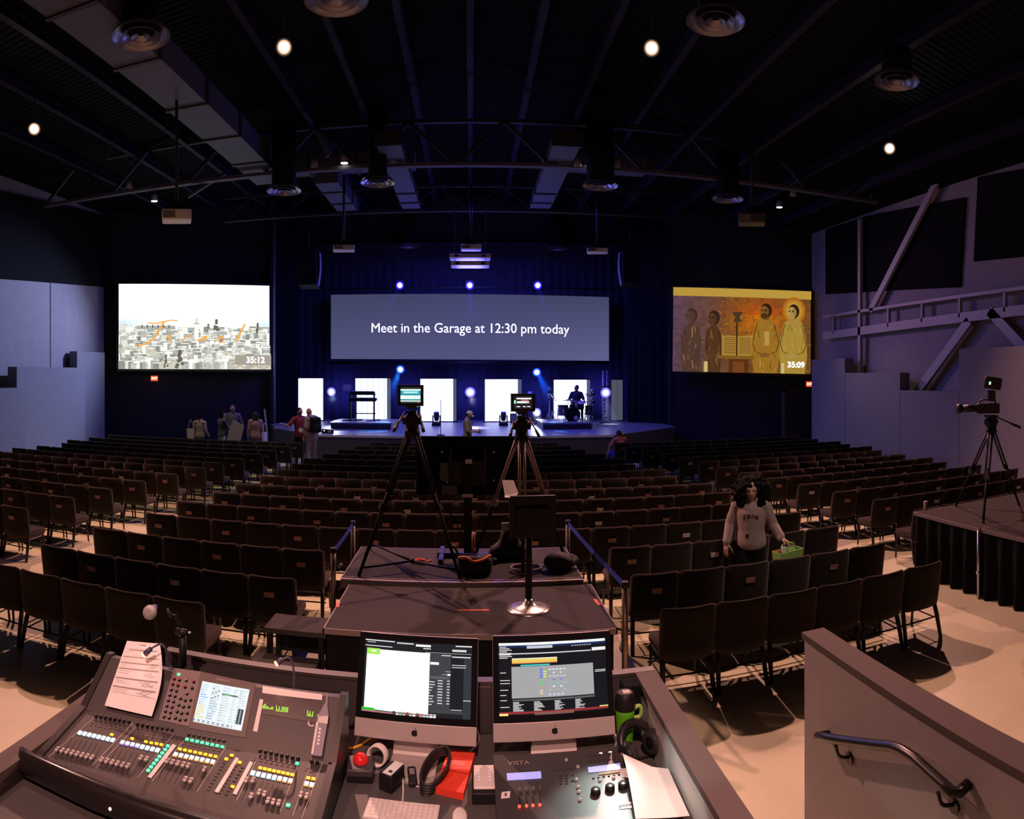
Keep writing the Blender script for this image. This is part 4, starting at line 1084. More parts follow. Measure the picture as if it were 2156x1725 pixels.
TRIB = mat('tripod_black', (.008, .008, .008), .75, spec=.15)
WOODL = mat('tripod_tan_leg', (.26, .19, .16), .5)
def tripod(apex, feet, label, leg1, leg2=BLACK, spread=True, name='tripod', th_=.026):
    a = Vector(apex); base = Vector((a.x, a.y, feet[0][2])); t = thing(name, label, 'tripod', base)
    A = a - base
    for f in feet:
        F = Vector(f) - base; d = (F - A); s = A + Vector((d.x, d.y, 0)).normalized() * .05; m_ = lerp(s, F, .52)
        side = Vector((-d.y, d.x, 0)).normalized() * .028
        b = MB()
        for q in (-1, 1): b.tube([s + side * q, m_ + side * q], th_ * .62, 7)
        b.box(m_, (.075, .075, .07), R=aim(d)); L = b.build('leg', leg1, t)
        b = MB(); b.tube([lerp(s, F, .42), F + Vector((0, 0, .01))], th_ * .7, 7); b.ball(F + Vector((0, 0, .022)), .022, n=8); b.build('lower_section', leg2, L)
    b = MB(); b.lathe([(.075, -.05), (.085, 0), (.07, .06), (0, .06)], A, 16); b.build('crown', BLACK, t)
    b = MB(); b.box(A + Vector((0, 0, .13)), (.13, .13, .15), bev=.02); b.cyl(A + Vector((-.1, 0, .14)), A + Vector((.1, 0, .14)), .05, n=14); b.box(A + Vector((0, 0, .225)), (.10, .2, .03)); b.build('fluid_head', BLACK, t)
    if spread:
        b = MB(); c = base + Vector((0, 0, .10)) - base
        for f in feet: b.tube([c, lerp(Vector(f) - base, A, .06)], .013, 6)
        b.ball(c, .03, n=8); b.build('spreader', BLACK, t)
    return t, A
CAMB = mat('camera_body_black', (.014, .014, .015), .4)
def video_camera(o, yaw, label, scr, sw, sh):
    """o: point on the tripod head; the camera looks along local +y"""
    t = thing('video_camera', label, 'video camera', o, yaw)
    b = MB(); b.bx(-.06, .06, -.12, .22, .02, .17, bev=.015); b.build('body', CAMB, t)
    b = MB(); b.cyl((0, .22, .095), (0, .44, .095), .05, .056, 18); b.cyl((0, .44, .095), (0, .52, .095), .066, .07, 18); b.build('lens', CAMB, t)
    b = MB(); b.tube(arc([(0, -.06, .17), (0, -.04, .22), (0, .14, .22), (0, .18, .17)], 5), .013, 7); b.build('handle', CAMB, t)
    if scr is not None:
        z0 = .085
        v = MB(); v.bx(-sw / 2 - .018, sw / 2 + .018, -.20, -.15, z0 - .03, z0 + sh + .02, bev=.008); vf = v.build('viewfinder', CAMB, t)
        v = MB(); v.bx(-sw / 2 - .03, sw / 2 + .03, -.24, -.20, z0 + sh + .008, z0 + sh + .025); v.bx(-sw / 2 - .03, -sw / 2 - .015, -.24, -.15, z0 - .03, z0 + sh + .02); v.bx(sw / 2 + .015, sw / 2 + .03, -.24, -.15, z0 - .03, z0 + sh + .02); v.build('sun_hood', CAMB, vf)
        picture('screen', scr, lambda u, q, k: Vector((-sw / 2 + u * sw, -.2005 - .0002 * k, z0 + q * sh)), MON, vf)
    b = MB()
    for s in (-1, 1): b.tube([(s * .08, -.05, -.02), (s * .14, -.36, -.16)], .010, 6); b.tube([(s * .132, -.32, -.14), (s * .15, -.42, -.19)], .018, 8)
    b.build('pan_handle', CAMB, t)
    return t
MON = picture_mat('monitor_picture', True, 1.5)
T1 = [(R4(0, 0, 1, 1), (.03, .22, .25)), (R4(0, .88, 1, 1), (.02, .03, .03)), (R4(0, .80, 1, .88), (.8, .95, .8)), (R4(.1, .60, .9, .78), (.12, .42, .48)), (R4(.18, .66, .82, .70), (.7, .9, .9)), (R4(0, .0, 1, .10), (.02, .03, .03)), (R4(0, .10, 1, .16), (.7, .75, .65)), (R4(0, .26, 1, .50), (.05, .35, .42))] + [(R4(-.0 + k * .125, .26, k * .125 + .10, .48), (1.0, 1.0, .9)) for k in range(8)] + [(R4(.85, .03, .93, .06), (.9, .1, .1))]
T2 = [(R4(0, 0, 1, 1), (.012, .010, .014)), (R4(.15, .74, .95, .84), (.9, .85, .8)), (R4(.4, .64, .8, .69), (.7, .2, .15)), (R4(.18, .44, .82, .58), (1.0, .9, .85)), (R4(.7, .46, .84, .56), (.9, .3, .25)), (R4(.02, .40, .12, .66), (.2, .8, .4)), (R4(.15, .14, .35, .20), (.8, .8, .75)), (R4(.5, .14, .65, .20), (.8, .8, .75)), (R4(.72, .14, .9, .20), (.8, .8, .75))]
ap = on_r(868, 912, 7.15)
t1, A1 = tripod(ap, [on_z(756, 1214, .9), on_z(778, 1158, .9), on_z(968, 1219, .9)], 'black tripod at left on the far deck, under the teal screen', TRIB, TRIB)
video_camera(ap + Vector((0, 0, .245)), 0.0, 'left video camera whose viewfinder shows a teal picture', T1, .21, .165)
ap = on_r(1098, 922, 7.35)
t2, A2 = tripod(ap, [(.04, 7.55, .9), (1.08, 7.6, .9), (.55, 6.90, .9)], 'tripod with tan upper legs at right on far deck', WOODL, spread=False)
video_camera(ap + Vector((0, 0, .245)), 0.0, 'right video camera whose viewfinder shows white bars on black', T2, .20, .14)
ap = on_r(2087, 908, 9.9)
t3, A3 = tripod(ap, [on_z(2013, 1066, .93), on_z(2070, 1102, .93), (7.75, 7.15, .93)], 'black tripod on the right platform', mat('tripod_grey', (.03, .03, .032), .4), spread=False)
c3 = video_camera(ap + Vector((0, 0, .245)), .95, 'video camera pointing left on the right platform', None, .2, .2)
v = MB(); v.bx(-.05, .05, -.06, .06, .2, .36, bev=.02); v.build('monitor_arm', CAMB, c3)
v = MB(); v.box((0, -.02, .47), (.13, .26, .18), bev=.02, R=rotx(.15)); vf = v.build('viewfinder', CAMB, c3)
v = MB(); v.box((-.068, .03, .47), (.004, .03, .045), R=rotx(.15)); v.build('display_light', mat('vf_light', (.6, .8, .6), .4, em=(.6, .8, .6), es=1.0), vf)
b = MB(); b.lathe([(.033, 0), (.033, .115), (.03, .12), (0, .12)], n=18); b.M = None; o = b.build('drink_can', mat('can_red_white', (.4, .25, .25), .35)); o.location = on_z(1949, 1072, .93); tag(o, 'small pale drink can at the far left corner of right platform', 'can')
# bags and cables on the far deck
BAG = mat('bag_black_nylon', (.012, .011, .012), .7, bump=.5, bscale=25)
def lump(c, r, seed, amp=.42, n=28):
    rr = random.Random(seed); ph = [rr.uniform(0, 6) for _ in range(6)]
    b = MB(); b.ball((0, 0, 0), r, n=n)
    for v in b.b.verts:
        d = v.co; k = 1 + amp * (math.sin(d.x * 14 + ph[0]) * math.sin(d.y * 17 + ph[1]) + .5 * math.sin(d.z * 23 + ph[2]))
        v.co *= k; v.co.z = max(v.co.z, -r[2] * .62)
    for v in b.b.verts: v.co += Vector((c[0], c[1], c[2] + r[2] * .62))
    return b
p = on_z(1000, 1212, .9); t = thing('equipment_bag', 'black equipment bag with an orange strap on far deck', 'bag', p)
b = MB(); b.box((0, .06, .105), (.36, .22, .20), bev=.06, seg=4); b.build('body', BAG, t)
b = MB(); b.tube(arc([(-.18, -.03, .19), (-.10, -.05, .205), (-.02, -.06, .165), (.08, -.065, .18), (.17, -.05, .225)], 6), .013, 6); b.build('strap', mat('orange_strap', (.85, .20, .06), .6), t)
b = MB(); b.tube(arc([(-.17, .05, .2), (-.22, .04, .30), (-.17, 0, .20), (-.15, -.06, .05)], 6), .014, 6); b.build('carry_handle', BAG, t)
b = MB(); b.cyl((-.02, .12, .2), (-.015, .12, .42), .018, n=10); b.build('bottle_neck', mat('tan_tube', (.35, .25, .14), .5), t)
p = on_z(1072, 1176, .9); o = lump((0, 0, 0), (.20, .14, .19), 4).build('crumpled_coat', BAG); o.location = p; tag(o, 'crumpled black coat heaped behind the pole on far deck', 'coat')
p = on_z(1188, 1200, .9); o = lump((0, 0, 0), (.17, .10, .11), 9).build('cloth_cover', BAG); o.location = p; tag(o, 'black cloth cover lying at the right end of far deck', 'cloth')
p = on_z(1108, 1203, .9); b = MB()
for k in range(3): b.tube([(.165 * math.cos(a * PI / 12), .12 * math.sin(a * PI / 12), .012 + k * .016) for a in range(25)], .008, 6)
b.tube(arc([(.1, .1, .03), (.2, .13, .02), (.3, .16, .03)], 5), .008, 6); o = b.build('cable_coil', mat('grey_cable', (.28, .26, .27), .5)); o.location = p; tag(o, 'grey cable coil lying around the pole on far deck', 'cable')
p = on_z(880, 1187, .9); b = MB()
for k in range(5): b.tube([(.05 * math.cos(a * PI / 8 + k) + .012 * k - .02, .03 * math.sin(a * PI / 8 + k), .012 + .008 * k) for a in range(17)], .006, 6)
b.tube(arc([(.05, 0, .02), (.10, .01, .02), (.15, .02, .03)], 5), [.006] * 6 + [.012] * 5, 6); o = b.build('orange_cord', mat('orange_cord', (.9, .12, .05), .5)); o.location = p; tag(o, 'tangled orange cord at the foot of left tripod', 'cord')
# ================================================================ sound desk
def onp(px, py, o, n):
    d = Vector((math.sin(th(px)), math.cos(th(px)), -(py - YH) / FP)); c = Vector((0, 0, HC))
    return c + d * ((Vector(o) - c).dot(n) / d.dot(n))
DKZ = 1.35
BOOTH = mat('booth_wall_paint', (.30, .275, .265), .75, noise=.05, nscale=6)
CAP = mat('booth_cap', (.092, .072, .066), .7, spec=.2)
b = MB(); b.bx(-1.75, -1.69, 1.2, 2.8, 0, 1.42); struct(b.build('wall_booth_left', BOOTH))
b = MB(); b.bx(-1.765, -1.675, 1.2, 2.82, 1.42, 1.455); struct(b.build('trim_4', CAP))
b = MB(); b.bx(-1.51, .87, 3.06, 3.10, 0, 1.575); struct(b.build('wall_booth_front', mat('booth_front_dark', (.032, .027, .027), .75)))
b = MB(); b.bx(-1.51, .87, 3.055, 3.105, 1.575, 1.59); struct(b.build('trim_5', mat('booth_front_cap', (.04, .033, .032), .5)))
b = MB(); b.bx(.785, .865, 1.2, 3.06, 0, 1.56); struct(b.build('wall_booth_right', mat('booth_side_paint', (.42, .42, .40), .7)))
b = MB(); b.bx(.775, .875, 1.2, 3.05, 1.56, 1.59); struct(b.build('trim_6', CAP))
b = MB(); b.bx(1.93, 2.05, -2, 3.51, 0, 1.40); struct(b.build('wall_stair_right', BOOTH))
b = MB(); b.bx(1.945, 2.04, -2, 3.49, 1.40, 1.415); struct(b.build('trim_7', mat('cap_gap_dark', (.06, .05, .048), .7)))
b = MB(); b.bx(1.915, 2.07, -2, 3.52, 1.415, 1.45); struct(b.build('trim_8', CAP))
# handrail
RAIL = mat('black_rail_paint', (.008, .008, .010), .3)
t = thing('handrail', 'black bent handrail on brackets fixed to the right half wall', 'handrail', (1.93, 2.6, 1.1))
P = [on_x(px, py, 1.85) for px, py in ((1722, 1551), (1880, 1572), (1900, 1580), (1925, 1596), (2005, 1668))]
o = Vector(t.location)
b = MB(); pts = [P[0] + Vector((.07, .0, -.01)), P[0]] + [lerp(P[0], P[1], k / 6) for k in range(1, 6)] + P[1:4] + [lerp(P[3], P[4], k / 5) for k in range(1, 5)] + [P[4], P[4] + Vector((.02, -.02, .0)), P[4] + Vector((.075, -.02, .012))]
b.tube([p - o for p in pts], .024, 12); b.build('rail', RAIL, t)
for px, py in ((1760, 1570), (1975, 1668)):
    q = on_x(px, py, 1.85) - o
    b = MB(); b.tube(arc([q + Vector((0, 0, .0)), q + Vector((.015, -.01, -.055)), q + Vector((.07, -.02, -.075))], 5), .009, 7); b.cyl(q + Vector((.066, -.02, -.08)), q + Vector((.08, -.02, -.08)), .033, n=14); b.build('bracket', RAIL, t)
# desk
DESK = mat('desk_top_laminate', (.075, .068, .066), .55, noise=.06, nscale=8)
t = thing('desk', 'long dark desk carrying the mixing console and computers', 'desk', (-.45, 2.4, 0))
b = MB(); b.bx(-1.235, 1.23, -1.1, .655, 1.31, DKZ, bev=.006); b.build('top', DESK, t)
for x in (-1.15, -.1, 1.12):
    b = MB(); b.bx(x - .03, x + .03, -.9, .6, 0, 1.31); b.build('side_panel', BLACK, t)

# ---------------------------------------------------------------- mixing console
MX0, MX1 = -1.63, -.54
CP = Vector((MX0, 2.5, 1.50)); UY = Vector((0, .22, .155)); NP = Vector((0, -.155, .22)).normalized()   # meter panel
FO = Vector((MX0, 2.2, 1.44)); FY = Vector((0, .30, .06)); NF = Vector((0, -.06, .30)).normalized()       # fader surface
con = thing('mixing_console', 'large black mixing console with lit keys, faders and a touch screen', 'mixing console', (-1.085, 2.4, DKZ))
CO = Vector(con.location); TM = Matrix.Translation(-CO)
CONM = mat('console_dark_grey', (.052, .046, .044), .42); CON2 = mat('console_side_black', (.02, .018, .018), .35)
b = MB(); b.M = TM
prof = [(2.16, DKZ + .005), (2.16, 1.43), (2.2, 1.44), (2.5, 1.50), (2.72, 1.655), (2.76, 1.65), (2.76, DKZ + .005)]
A = [b._v((MX0, y, z)) for y, z in prof]; B = [b._v((MX1, y, z)) for y, z in prof]
for i in range(len(prof)): b.b.faces.new((A[i], A[(i + 1) % 7], B[(i + 1) % 7], B[i]))
b.b.faces.new(A); b.b.faces.new(B[::-1]); b.build('body', CONM, con)
for x0, x1 in ((MX0 - .03, MX0), (MX1, MX1 + .03)):
    b = MB(); b.M = TM; A = [b._v((x0, y, z + .012)) for y, z in prof]; B = [b._v((x1, y, z + .012)) for y, z in prof]
    for i in range(len(prof)): b.b.faces.new((A[i], A[(i + 1) % 7], B[(i + 1) % 7], B[i]))
    b.b.faces.new(A); b.b.faces.new(B[::-1]); b.build('side_cheek', CON2, con)
b = MB(); b.M = TM; b.tube([(MX0 - .10, 2.16, 1.425), (MX0 - .05, 2.12, 1.425), (MX0 + .3, 2.11, 1.425), (MX1 - .2, 2.11, 1.425), (MX1 + .03, 2.12, 1.425)], [.03, .045, .05, .05, .045], 14); b.build('arm_rest', mat('arm_rest_gloss', (.012, .010, .010), .22), con)
def flat(name, quad, off, m, n, o, parent=con, d=.002):
    """thin plate on a console plane, from four picture corners"""
    P = [onp(px, py, o, n) + n * off - Vector(parent.location if parent.parent is None else CO) for px, py in quad]
    b = MB(); Q = [p + n * d for p in P]; b.face(Q); b.face(P[::-1])
    for i in range(len(P)): b.face((P[i], P[(i + 1) % len(P)], Q[(i + 1) % len(P)], Q[i]))
    return b.build(name, m, parent)
def z5(x, y): return (200 + x / 4.146, 1330 + y / 4.146)
def z4(x, y): return (x / 2.837, 1250 + y / 2.837)
TAPEW = mat('white_label_tape', (.78, .72, .69), .7)
flat('knob_plate', [z5(*q) for q in ((690, 322), (925, 352), (822, 832), (560, 775))], .001, mat('knob_plate_grey', (.20, .155, .15), .5), NP, CP)
flat('screen_bezel', [z5(*q) for q in ((925, 352), (1405, 455), (1310, 930), (822, 845))], .001, mat('bezel_brown', (.12, .095, .09), .45), NP, CP)
# touch screen
tq = [onp(*z5(*q), CP, NP) + NP * .004 - CO for q in ((857, 790), (1280, 872), (1352, 512), (940, 437))]
rnd = random.Random(2); pol = [(R4(0, 0, 1, 1), (.9, .97, 1.0)), (R4(0, .02, .8, .08), (.35, .42, .5))]
for i in range(8): pol.append((ELL(.06 + i * .1, .05, .03, .025, 10), (1, 1, 1)))
for i, (u0, u1) in enumerate(((.02, .20), (.24, .44), (.47, .66), (.70, .80), (.82, .98))):
    for j in range(14):
        v = .12 + j * .06
        if i == 0 and j < 5: c = (.95, .75, .30)
        elif i == 1 and j < 8: c = (.50, .60, .72)
        elif i == 0 and 7 < j < 10: c = (.45, .65, 1.0)
        else: c = (.72, .80, .85)
        w = (u1 - u0) * rnd.uniform(.5, 1); pol.append((R4(u0, v, u0 + w, v + .035), c))
        if rnd.random() < .5: pol.append((R4(u0 + .01, v + .01, u0 + .01 + w * .3, v + .02), (.2, .22, .25)))
    if i < 2:
        for j in range(6): pol.append((ELL(u0 + .05 + .09 * (j % 2), .16 + .075 * j, .028, .024, 10), (.75, .92, 1.0)))
for j in range(7): pol.append((ELL(.28 + .06 * (j % 3), .62 + .04 * j, .02, .02, 8), (.25, .28, .3)))
pol.append((R4(.47, .74, .80, .78), (.12, .2, .16))); pol.append((R4(.50, .745, .66, .76), (.3, .8, .3)))
pol.append((R4(.86, .12, .97, .48), (.05, .06, .07)))
for j in range(10): pol.append((R4(.90, .14 + j * .033, .93, .16 + j * .033), (.5, .6, .6)))
pol.append((R4(.83, .13, .85, .20), (.2, .8, .5)))
TOUCH = picture_mat('touch_screen_picture', True, 1.0)
picture('touch_screen', pol, lambda u, v, k: (tq[0] * (1 - u) + tq[1] * u) * (1 - v) + (tq[3] * (1 - u) + tq[2] * u) * v + NP * (.00003 * k), TOUCH, con)
uxc = Vector((1, 0, 0)); uyc = UY.normalized()
lettering('maker_lettering', 'YAMAHA', .016, mat('faint_print', (.35, .3, .28), .6), basis(onp(*z5(1120, 432), CP, NP) + NP * .005 - CO, uxc, uyc, NP), con, .0003)
lettering('model_lettering', 'C', .042, mat('pale_print', (.6, .55, .5), .6), basis(onp(*z5(1885, 802), CP, NP) + NP * .002 - CO, uxc, uyc, NP), con, .001)
flat('label_tape', [z5(*q) for q in ((1462, 540), (1980, 602), (1986, 552), (1465, 478))], .001, TAPEW, NP, CP)
flat('label_tape', [z5(*q) for q in ((1440, 592), (1471, 600), (1418, 880), (1380, 872))], .001, TAPEW, NP, CP)
flat('meter_window', [z5(*q) for q in ((1462, 720), (1960, 800), (1980, 610), (1475, 540))], .0005, mat('meter_smoke', (.035, .022, .02), .3), NP, CP)
GRN = mat('meter_green', (.2, .9, .05), .5, em=(.30, 1, .03), es=1.2)
rnd = random.Random(8)
for x0, x1, y0, n in ((1462, 1560, 675, 9), (1580, 1690, 700, 9), (1852, 1908, 742, 5), (1942, 1952, 750, 2)):
    for i in range(n):
        x = x0 + (x1 - x0) * i / n; y = y0 + (i * 1.2); hgt = rnd.choice((10, 22, 36, 44, 50))
        P = [onp(*z5(*q), CP, NP) + NP * .003 for q in ((x, y), (x + 5, y + 1), (x + 9, y - hgt), (x + 4, y - hgt - 1))]; b = MB(); b.M = TM; b.face(P); b.build('level_bar', GRN, con)
KN = {}
def knob_mesh(r, h, cap):
    b = MB(); b.lathe([(r, 0), (r * .92, h * .8), (r * .7, h), (0, h)], n=10)
    b.lathe([(0, h + .0003), (r * .62, h + .0003)], n=10, m=1); return b.mesh('knob', [BLACK, cap], False)
def cap_m(col): return mat('knob_cap_' + '_'.join(str(int(c * 100)) for c in col), col, .5)
def put(name, me, px, py, n, o, R, h=0):
    q = obj(name, me, con); q.location = onp(px, py, o, n) + n * h - CO; q.rotation_euler = R.to_euler(); return q
RP = Matrix((uxc, uyc, NP)).transposed(); RF = Matrix((uxc, FY.normalized(), NF)).transposed()
kr, kp, kg, kb, ko = (knob_mesh(.0075, .014, cap_m(c)) for c in ((.5, .03, .03), (.22, .18, .3), (.12, .2, .12), (.08, .07, .06), (.45, .3, .2)))
for i in range(8):
    for j in range(2):
        x = 695 - 90 * i / 7 + 45 * j; y = 415 + 330 * i / 7 + 10 * j
        put('knob', kr if i < 2 else kp, *z5(x, y + 6), NP, CP, RP)
for x, y, me in ((800, 435, ko), (865, 447, kr), (790, 492, kr), (852, 502, kb), (805, 550, ko)): put('knob', me, *z5(x, y), NP, CP, RP)
for i in range(4):
    for x, y in ((750, 592), (790, 607), (838, 605)): put('knob', kg, *z5(x - 15 * i, y + 57 * i), NP, CP, RP)
for x0, x1, y in ((700, 910, 405), (760, 905, 462), (750, 880, 517), (745, 870, 572)):
    flat('label_stripe', [z5(*q) for q in ((x0, y + 4), (x1, y + 18), (x1 + 1, y + 8), (x0 + 1, y - 6))], .002, mat('stripe_pink_grey', (.42, .33, .30), .6), NP, CP, d=.0006)
GREENK = mat('key_green_lit', (.1, .8, .4), .4, em=(.05, .95, .35), es=1.6); ORK = mat('key_orange_lit', (1, .5, .05), .4, em=(1.0, .36, .01), es=1.8)
DISP = mat('channel_strip_lit', (.6, .8, .9), .4, em=(.50, .82, .98), es=1.05); DISPO = mat('channel_strip_base', (.8, .4, .3), .4, em=(.9, .45, .12), es=.9); DISPP = mat('channel_strip_violet', (.3, .25, .9), .4, em=(.42, .30, .95), es=.9)
DARKK = mat('key_dark', (.09, .075, .07), .5)
def key_mesh(w, d, h, m): b = MB(); b.bx(-w / 2, w / 2, -d / 2, d / 2, 0, h, bev=.001, seg=1); return b.mesh('key', m)
GK, OK_, DK = key_mesh(.0145, .012, .005, GREENK), key_mesh(.0145, .011, .005, ORK), key_mesh(.012, .006, .003, DARKK)
def disp_mesh(base):
    b = MB(); b.bx(-.0077, .0077, -.008, .008, 0, .004); b.bx(-.0077, .0077, -.0125, -.0085, 0, .004, m=1); return b.mesh('channel_display', [DISP, base])
D1, D2, D3 = disp_mesh(DISP), disp_mesh(DISPO), disp_mesh(DISPP)
def fader_cap_mesh():
    b = MB(); b.bx(-.007, .007, -.013, .013, .004, .014, bev=.002, seg=1); b.bx(-.0072, .0072, -.001, .001, .013, .0146, m=1); b.bx(-.0015, .0015, -.004, .004, 0, .005); return b.mesh('fader_cap', [mat('fader_cap_silver', (.50, .46, .44), .35, .3), BLACK])
FCAP = fader_cap_mesh()
put('key', GK, *z5(732, 378), NP, CP, RP)
def row_of(n, a, c): return [(a[0] + (c[0] - a[0]) * i / (n - 1), a[1] + (c[1] - a[1]) * i / (n - 1)) for i in range(n)]
def bank(knobs, disp, dm, caps, keys=(), slots=None, n=8):
    for x, y in row_of(n, *knobs): put('knob', kb, *z4(x, y + 4), NF, FO, RF)
    for i, (x, y) in enumerate(row_of(n, *disp)): put('channel_display', dm(i), *z4(x, y), NF, FO, RF)
    for x, y in caps: put('fader_cap', FCAP, *z4(x, y), NF, FO, RF)
    for x, y in keys: put('key', OK_, *z4(x, y), NF, FO, RF)
    b = MB(); b.M = TM
    for x, y in row_of(n, *slots):
        P = [onp(*z4(*q), FO, NF) + NF * .0008 for q in ((x, y), (x + 3, y), (x + 3 + 68, y - 128), (x + 68, y - 128))]; b.face(P)
    b.build('fader_slots', BLACK, con)
    b = MB(); b.M = TM
    for dy in (38, 52):
        for x, y in row_of(n, *knobs):
            P = [onp(*z4(*q), FO, NF) + NF * .0016 for q in ((x - 12 - dy * .55, y + dy), (x + 6 - dy * .55, y + dy + 3), (x + 9 - dy * .55, y + dy - 4), (x - 9 - dy * .55, y + dy - 7))]; b.face(P)
    b.build('small_keys', DARKK, con)
bank(((575, 735), (770, 770)), ((480, 832), (675, 876)), lambda i: D1, [(343 + 29.5 * i, 942 + 7 * i) for i in range(8)], [(668, 846)], ((330, 985), (540, 1030)))
bank(((822, 785), (1030, 822)), ((732, 890), (942, 936)), lambda i: D3 if i < 4 else D1, [(608 + 31 * i, 1005 + 7.4 * i) for i in range(6)] + [(842, 993), (875, 1000)], [(790, 870), (872, 888), (904, 895), (935, 900), (964, 906)], ((595, 1050), (820, 1095)))
bank(((1130, 850), (1340, 890)), ((1050, 962), (1272, 1007)), lambda i: D2, [(1000, 1012), (1030, 1019), (1062, 1027), (1095, 1034), (1125, 1041), (1222, 1062), (1107, 1122), (1140, 1130)], row_of(8, (1075, 932), (1288, 977)), ((940, 1115), (1170, 1175)))
for x, y in row_of(8, (1118, 874), (1328, 919)): put('key', GK, *z4(x, y), NF, FO, RF)
bank(((1555, 945), (1780, 990)), ((1512, 1072), (1735, 1120)), lambda i: D2 if i > 4 else D1, [(1472, 1127), (1512, 1127), (1500, 1222), (1548, 1200), (1580, 1210), (1600, 1250), (1632, 1257), (1665, 1263)], row_of(8, (1555, 1045), (1747, 1086)), ((1440, 1235), (1660, 1290)))
bank(((1862, 1008), (1895, 1015)), ((1832, 1137), (1863, 1144)), lambda i: D2, [(1798, 1215), (1832, 1222)], [(1842, 1105), (1872, 1110)], ((1765, 1300), (1795, 1308)), 2)
for x, y in row_of(8, (1003, 914), (886, 1060)): put('key', GK, *z4(x, y), NF, FO, RF)
for x, y in ((1775, 1018), (1722, 1268)): put('key', GK, *z4(x, y), NF, FO, RF)
for x, y in ((1385, 970), (1352, 992), (1432, 1012), (1390, 1157)): put('key', OK_, *z4(x, y), NF, FO, RF)
for i in range(9):
    for j in range(4):
        x, y = 1340 - 12 * i + 40 * j - (12 if j > 1 else 0), 1012 + 20 * i + 9 * j
        if j != 1: put('small_key', DK, *z4(x, y), NF, FO, RF)
for q in (((1032, 903), (1053, 912), (903, 1107), (882, 1098)), ((1408, 982), (1428, 990), (1306, 1194), (1282, 1186)), ((1492, 1006), (1512, 1016), (1412, 1206), (1390, 1198))):
    flat('label_tape', [z4(*p) for p in q][::-1], .001, TAPEW, NF, FO)
for (x0, y0), (x1, y1) in (((792, 775), (548, 1030)), ((818, 790), (575, 1042)), ((1046, 828), (820, 1100)), ((1095, 880), (905, 1125)), ((1395, 800), (1385, 860)), ((1385, 860), (1175, 1185)), ((1552, 950), (1410, 1240)), ((1775, 1030), (1670, 1310)), ((1855, 1010), (1745, 1335)), ((1925, 1010), (1800, 1345)), ((570, 735), (285, 980))):
    b = MB(); b.M = TM; P = [onp(*z4(*q), FO, NF) + NF * .0012 for q in ((x0, y0), (x0 + 4, y0), (x1 + 4, y1), (x1, y1))]; b.face(P)
    b.build('section_line', mat('section_line_pale', (.42, .36, .34), .5), con)
b = MB(); b.M = TM; b.cyl((-1.24, 2.063, 1.43), (-1.24, 2.059, 1.43), .006, n=8); b.build('power_lamp', mat('power_lamp', (1, .5, .4), .4, em=(1, .5, .4), es=2), con)
# clipped song sheet
sq = [onp(px, py, CP + NP * .012, NP) for px, py in ((222, 1489), (321, 1512), (338, 1359), (269, 1353))]
rnd = random.Random(4); pol = []
nseg = 10
for j in range(nseg): pol.append((R4(0, j / nseg, 1, (j + 1) / nseg), (.82, .79, .77)))
for k, tv in enumerate((.13, .245, .34, .43, .575, .705)):
    pol.append((R4(.04, 1 - tv - .014, .94, 1 - tv), (.36, .31, .30)))
    for j in range(3):
        y = 1 - tv - .035 - .025 * j; x = rnd.uniform(.58, .66); pts = [(x, y)]
        for i in range(9): x += .025; pts.append((x, y + rnd.uniform(-.012, .012)))
        pol += [(q, (.12, .10, .11)) for q in STROKE(pts, .0035)]
    for j in range(2): pol.append((R4(.06, 1 - tv - .045 - .03 * j, rnd.uniform(.2, .42), 1 - tv - .04 - .03 * j), (.6, .57, .55)))
pol.append((R4(.42, .935, .60, .945), (.3, .28, .28))); pol.append((R4(.02, .87, .98, .873), (.55, .52, .5))); pol.append((R4(.02, .2, .98, .203), (.5, .47, .46)))
t = thing('song_sheet', 'white printed sheet with handwriting leaning on the console', 'paper', sq[0])
PRINT = picture_mat('printed_sheet', False)
def shf(u, v, k):
    p = (sq[0] * (1 - u) + sq[1] * u) * (1 - v) + (sq[3] * (1 - u) + sq[2] * u) * v
    p = p + Vector((.035 * math.sin(v * PI) * u * u, 0, 0)) + NP * (.012 + .00004 * k + .022 * u * u * math.sin(v * PI))
    return p - sq[0]
o = picture('printed_face', pol, shf, PRINT, t)
b = MB(); b.grid(lambda u, v: shf(u, v, -14), 6, 10); b.build('sheet', PAPER, t)
# gooseneck lamps on the back edge
LEDR = mat('lamp_tip_red', (1, .2, .1), .4, em=(1, .22, .12), es=5); NECK = mat('gooseneck_blue_grey', (.05, .045, .09), .4)
def gooseneck(base, pts, tip, label):
    base = Vector(base); t = thing('gooseneck_lamp', label, 'lamp', base)
    Q = [Vector(p) - base for p in pts]; b = MB(); b.tube(arc([Vector((0, 0, 0))] + Q, 6), .0045, 7); b.build('neck', NECK, t)
    d = (Vector(tip) - Vector(pts[-1])); e = Vector(pts[-1]) - base
    b = MB(); b.cyl(e, e + d * .8, .011, .013, 10); b.build('head', NECK, t)
    b = MB(); b.cyl(e + d * .8, e + d, .012, .012, 10); b.build('lens', LEDR, t)
    light('lamp_pool', 'POINT', Vector(tip) + Vector((0, -.03, -.02)), .05, (1, .45, .35), .02)
def on_back(px, py, dy=0): return on_y(px, py, 2.72 + dy)
gooseneck((-1.30, 2.735, 1.65), [on_back(357, 1400, .03), on_back(352, 1372), on_back(338, 1357, -.03), on_back(318, 1366, -.06)], on_back(302, 1381, -.07), 'gooseneck lamp with red tip bending over the song sheet')
gooseneck(on_back(618, 1450), [on_back(619, 1420, .02), on_back(615, 1395, .03), on_back(607, 1385, .03), on_back(594, 1389, .02)], on_back(580, 1399, .0), 'gooseneck lamp with red tip standing above the meters')
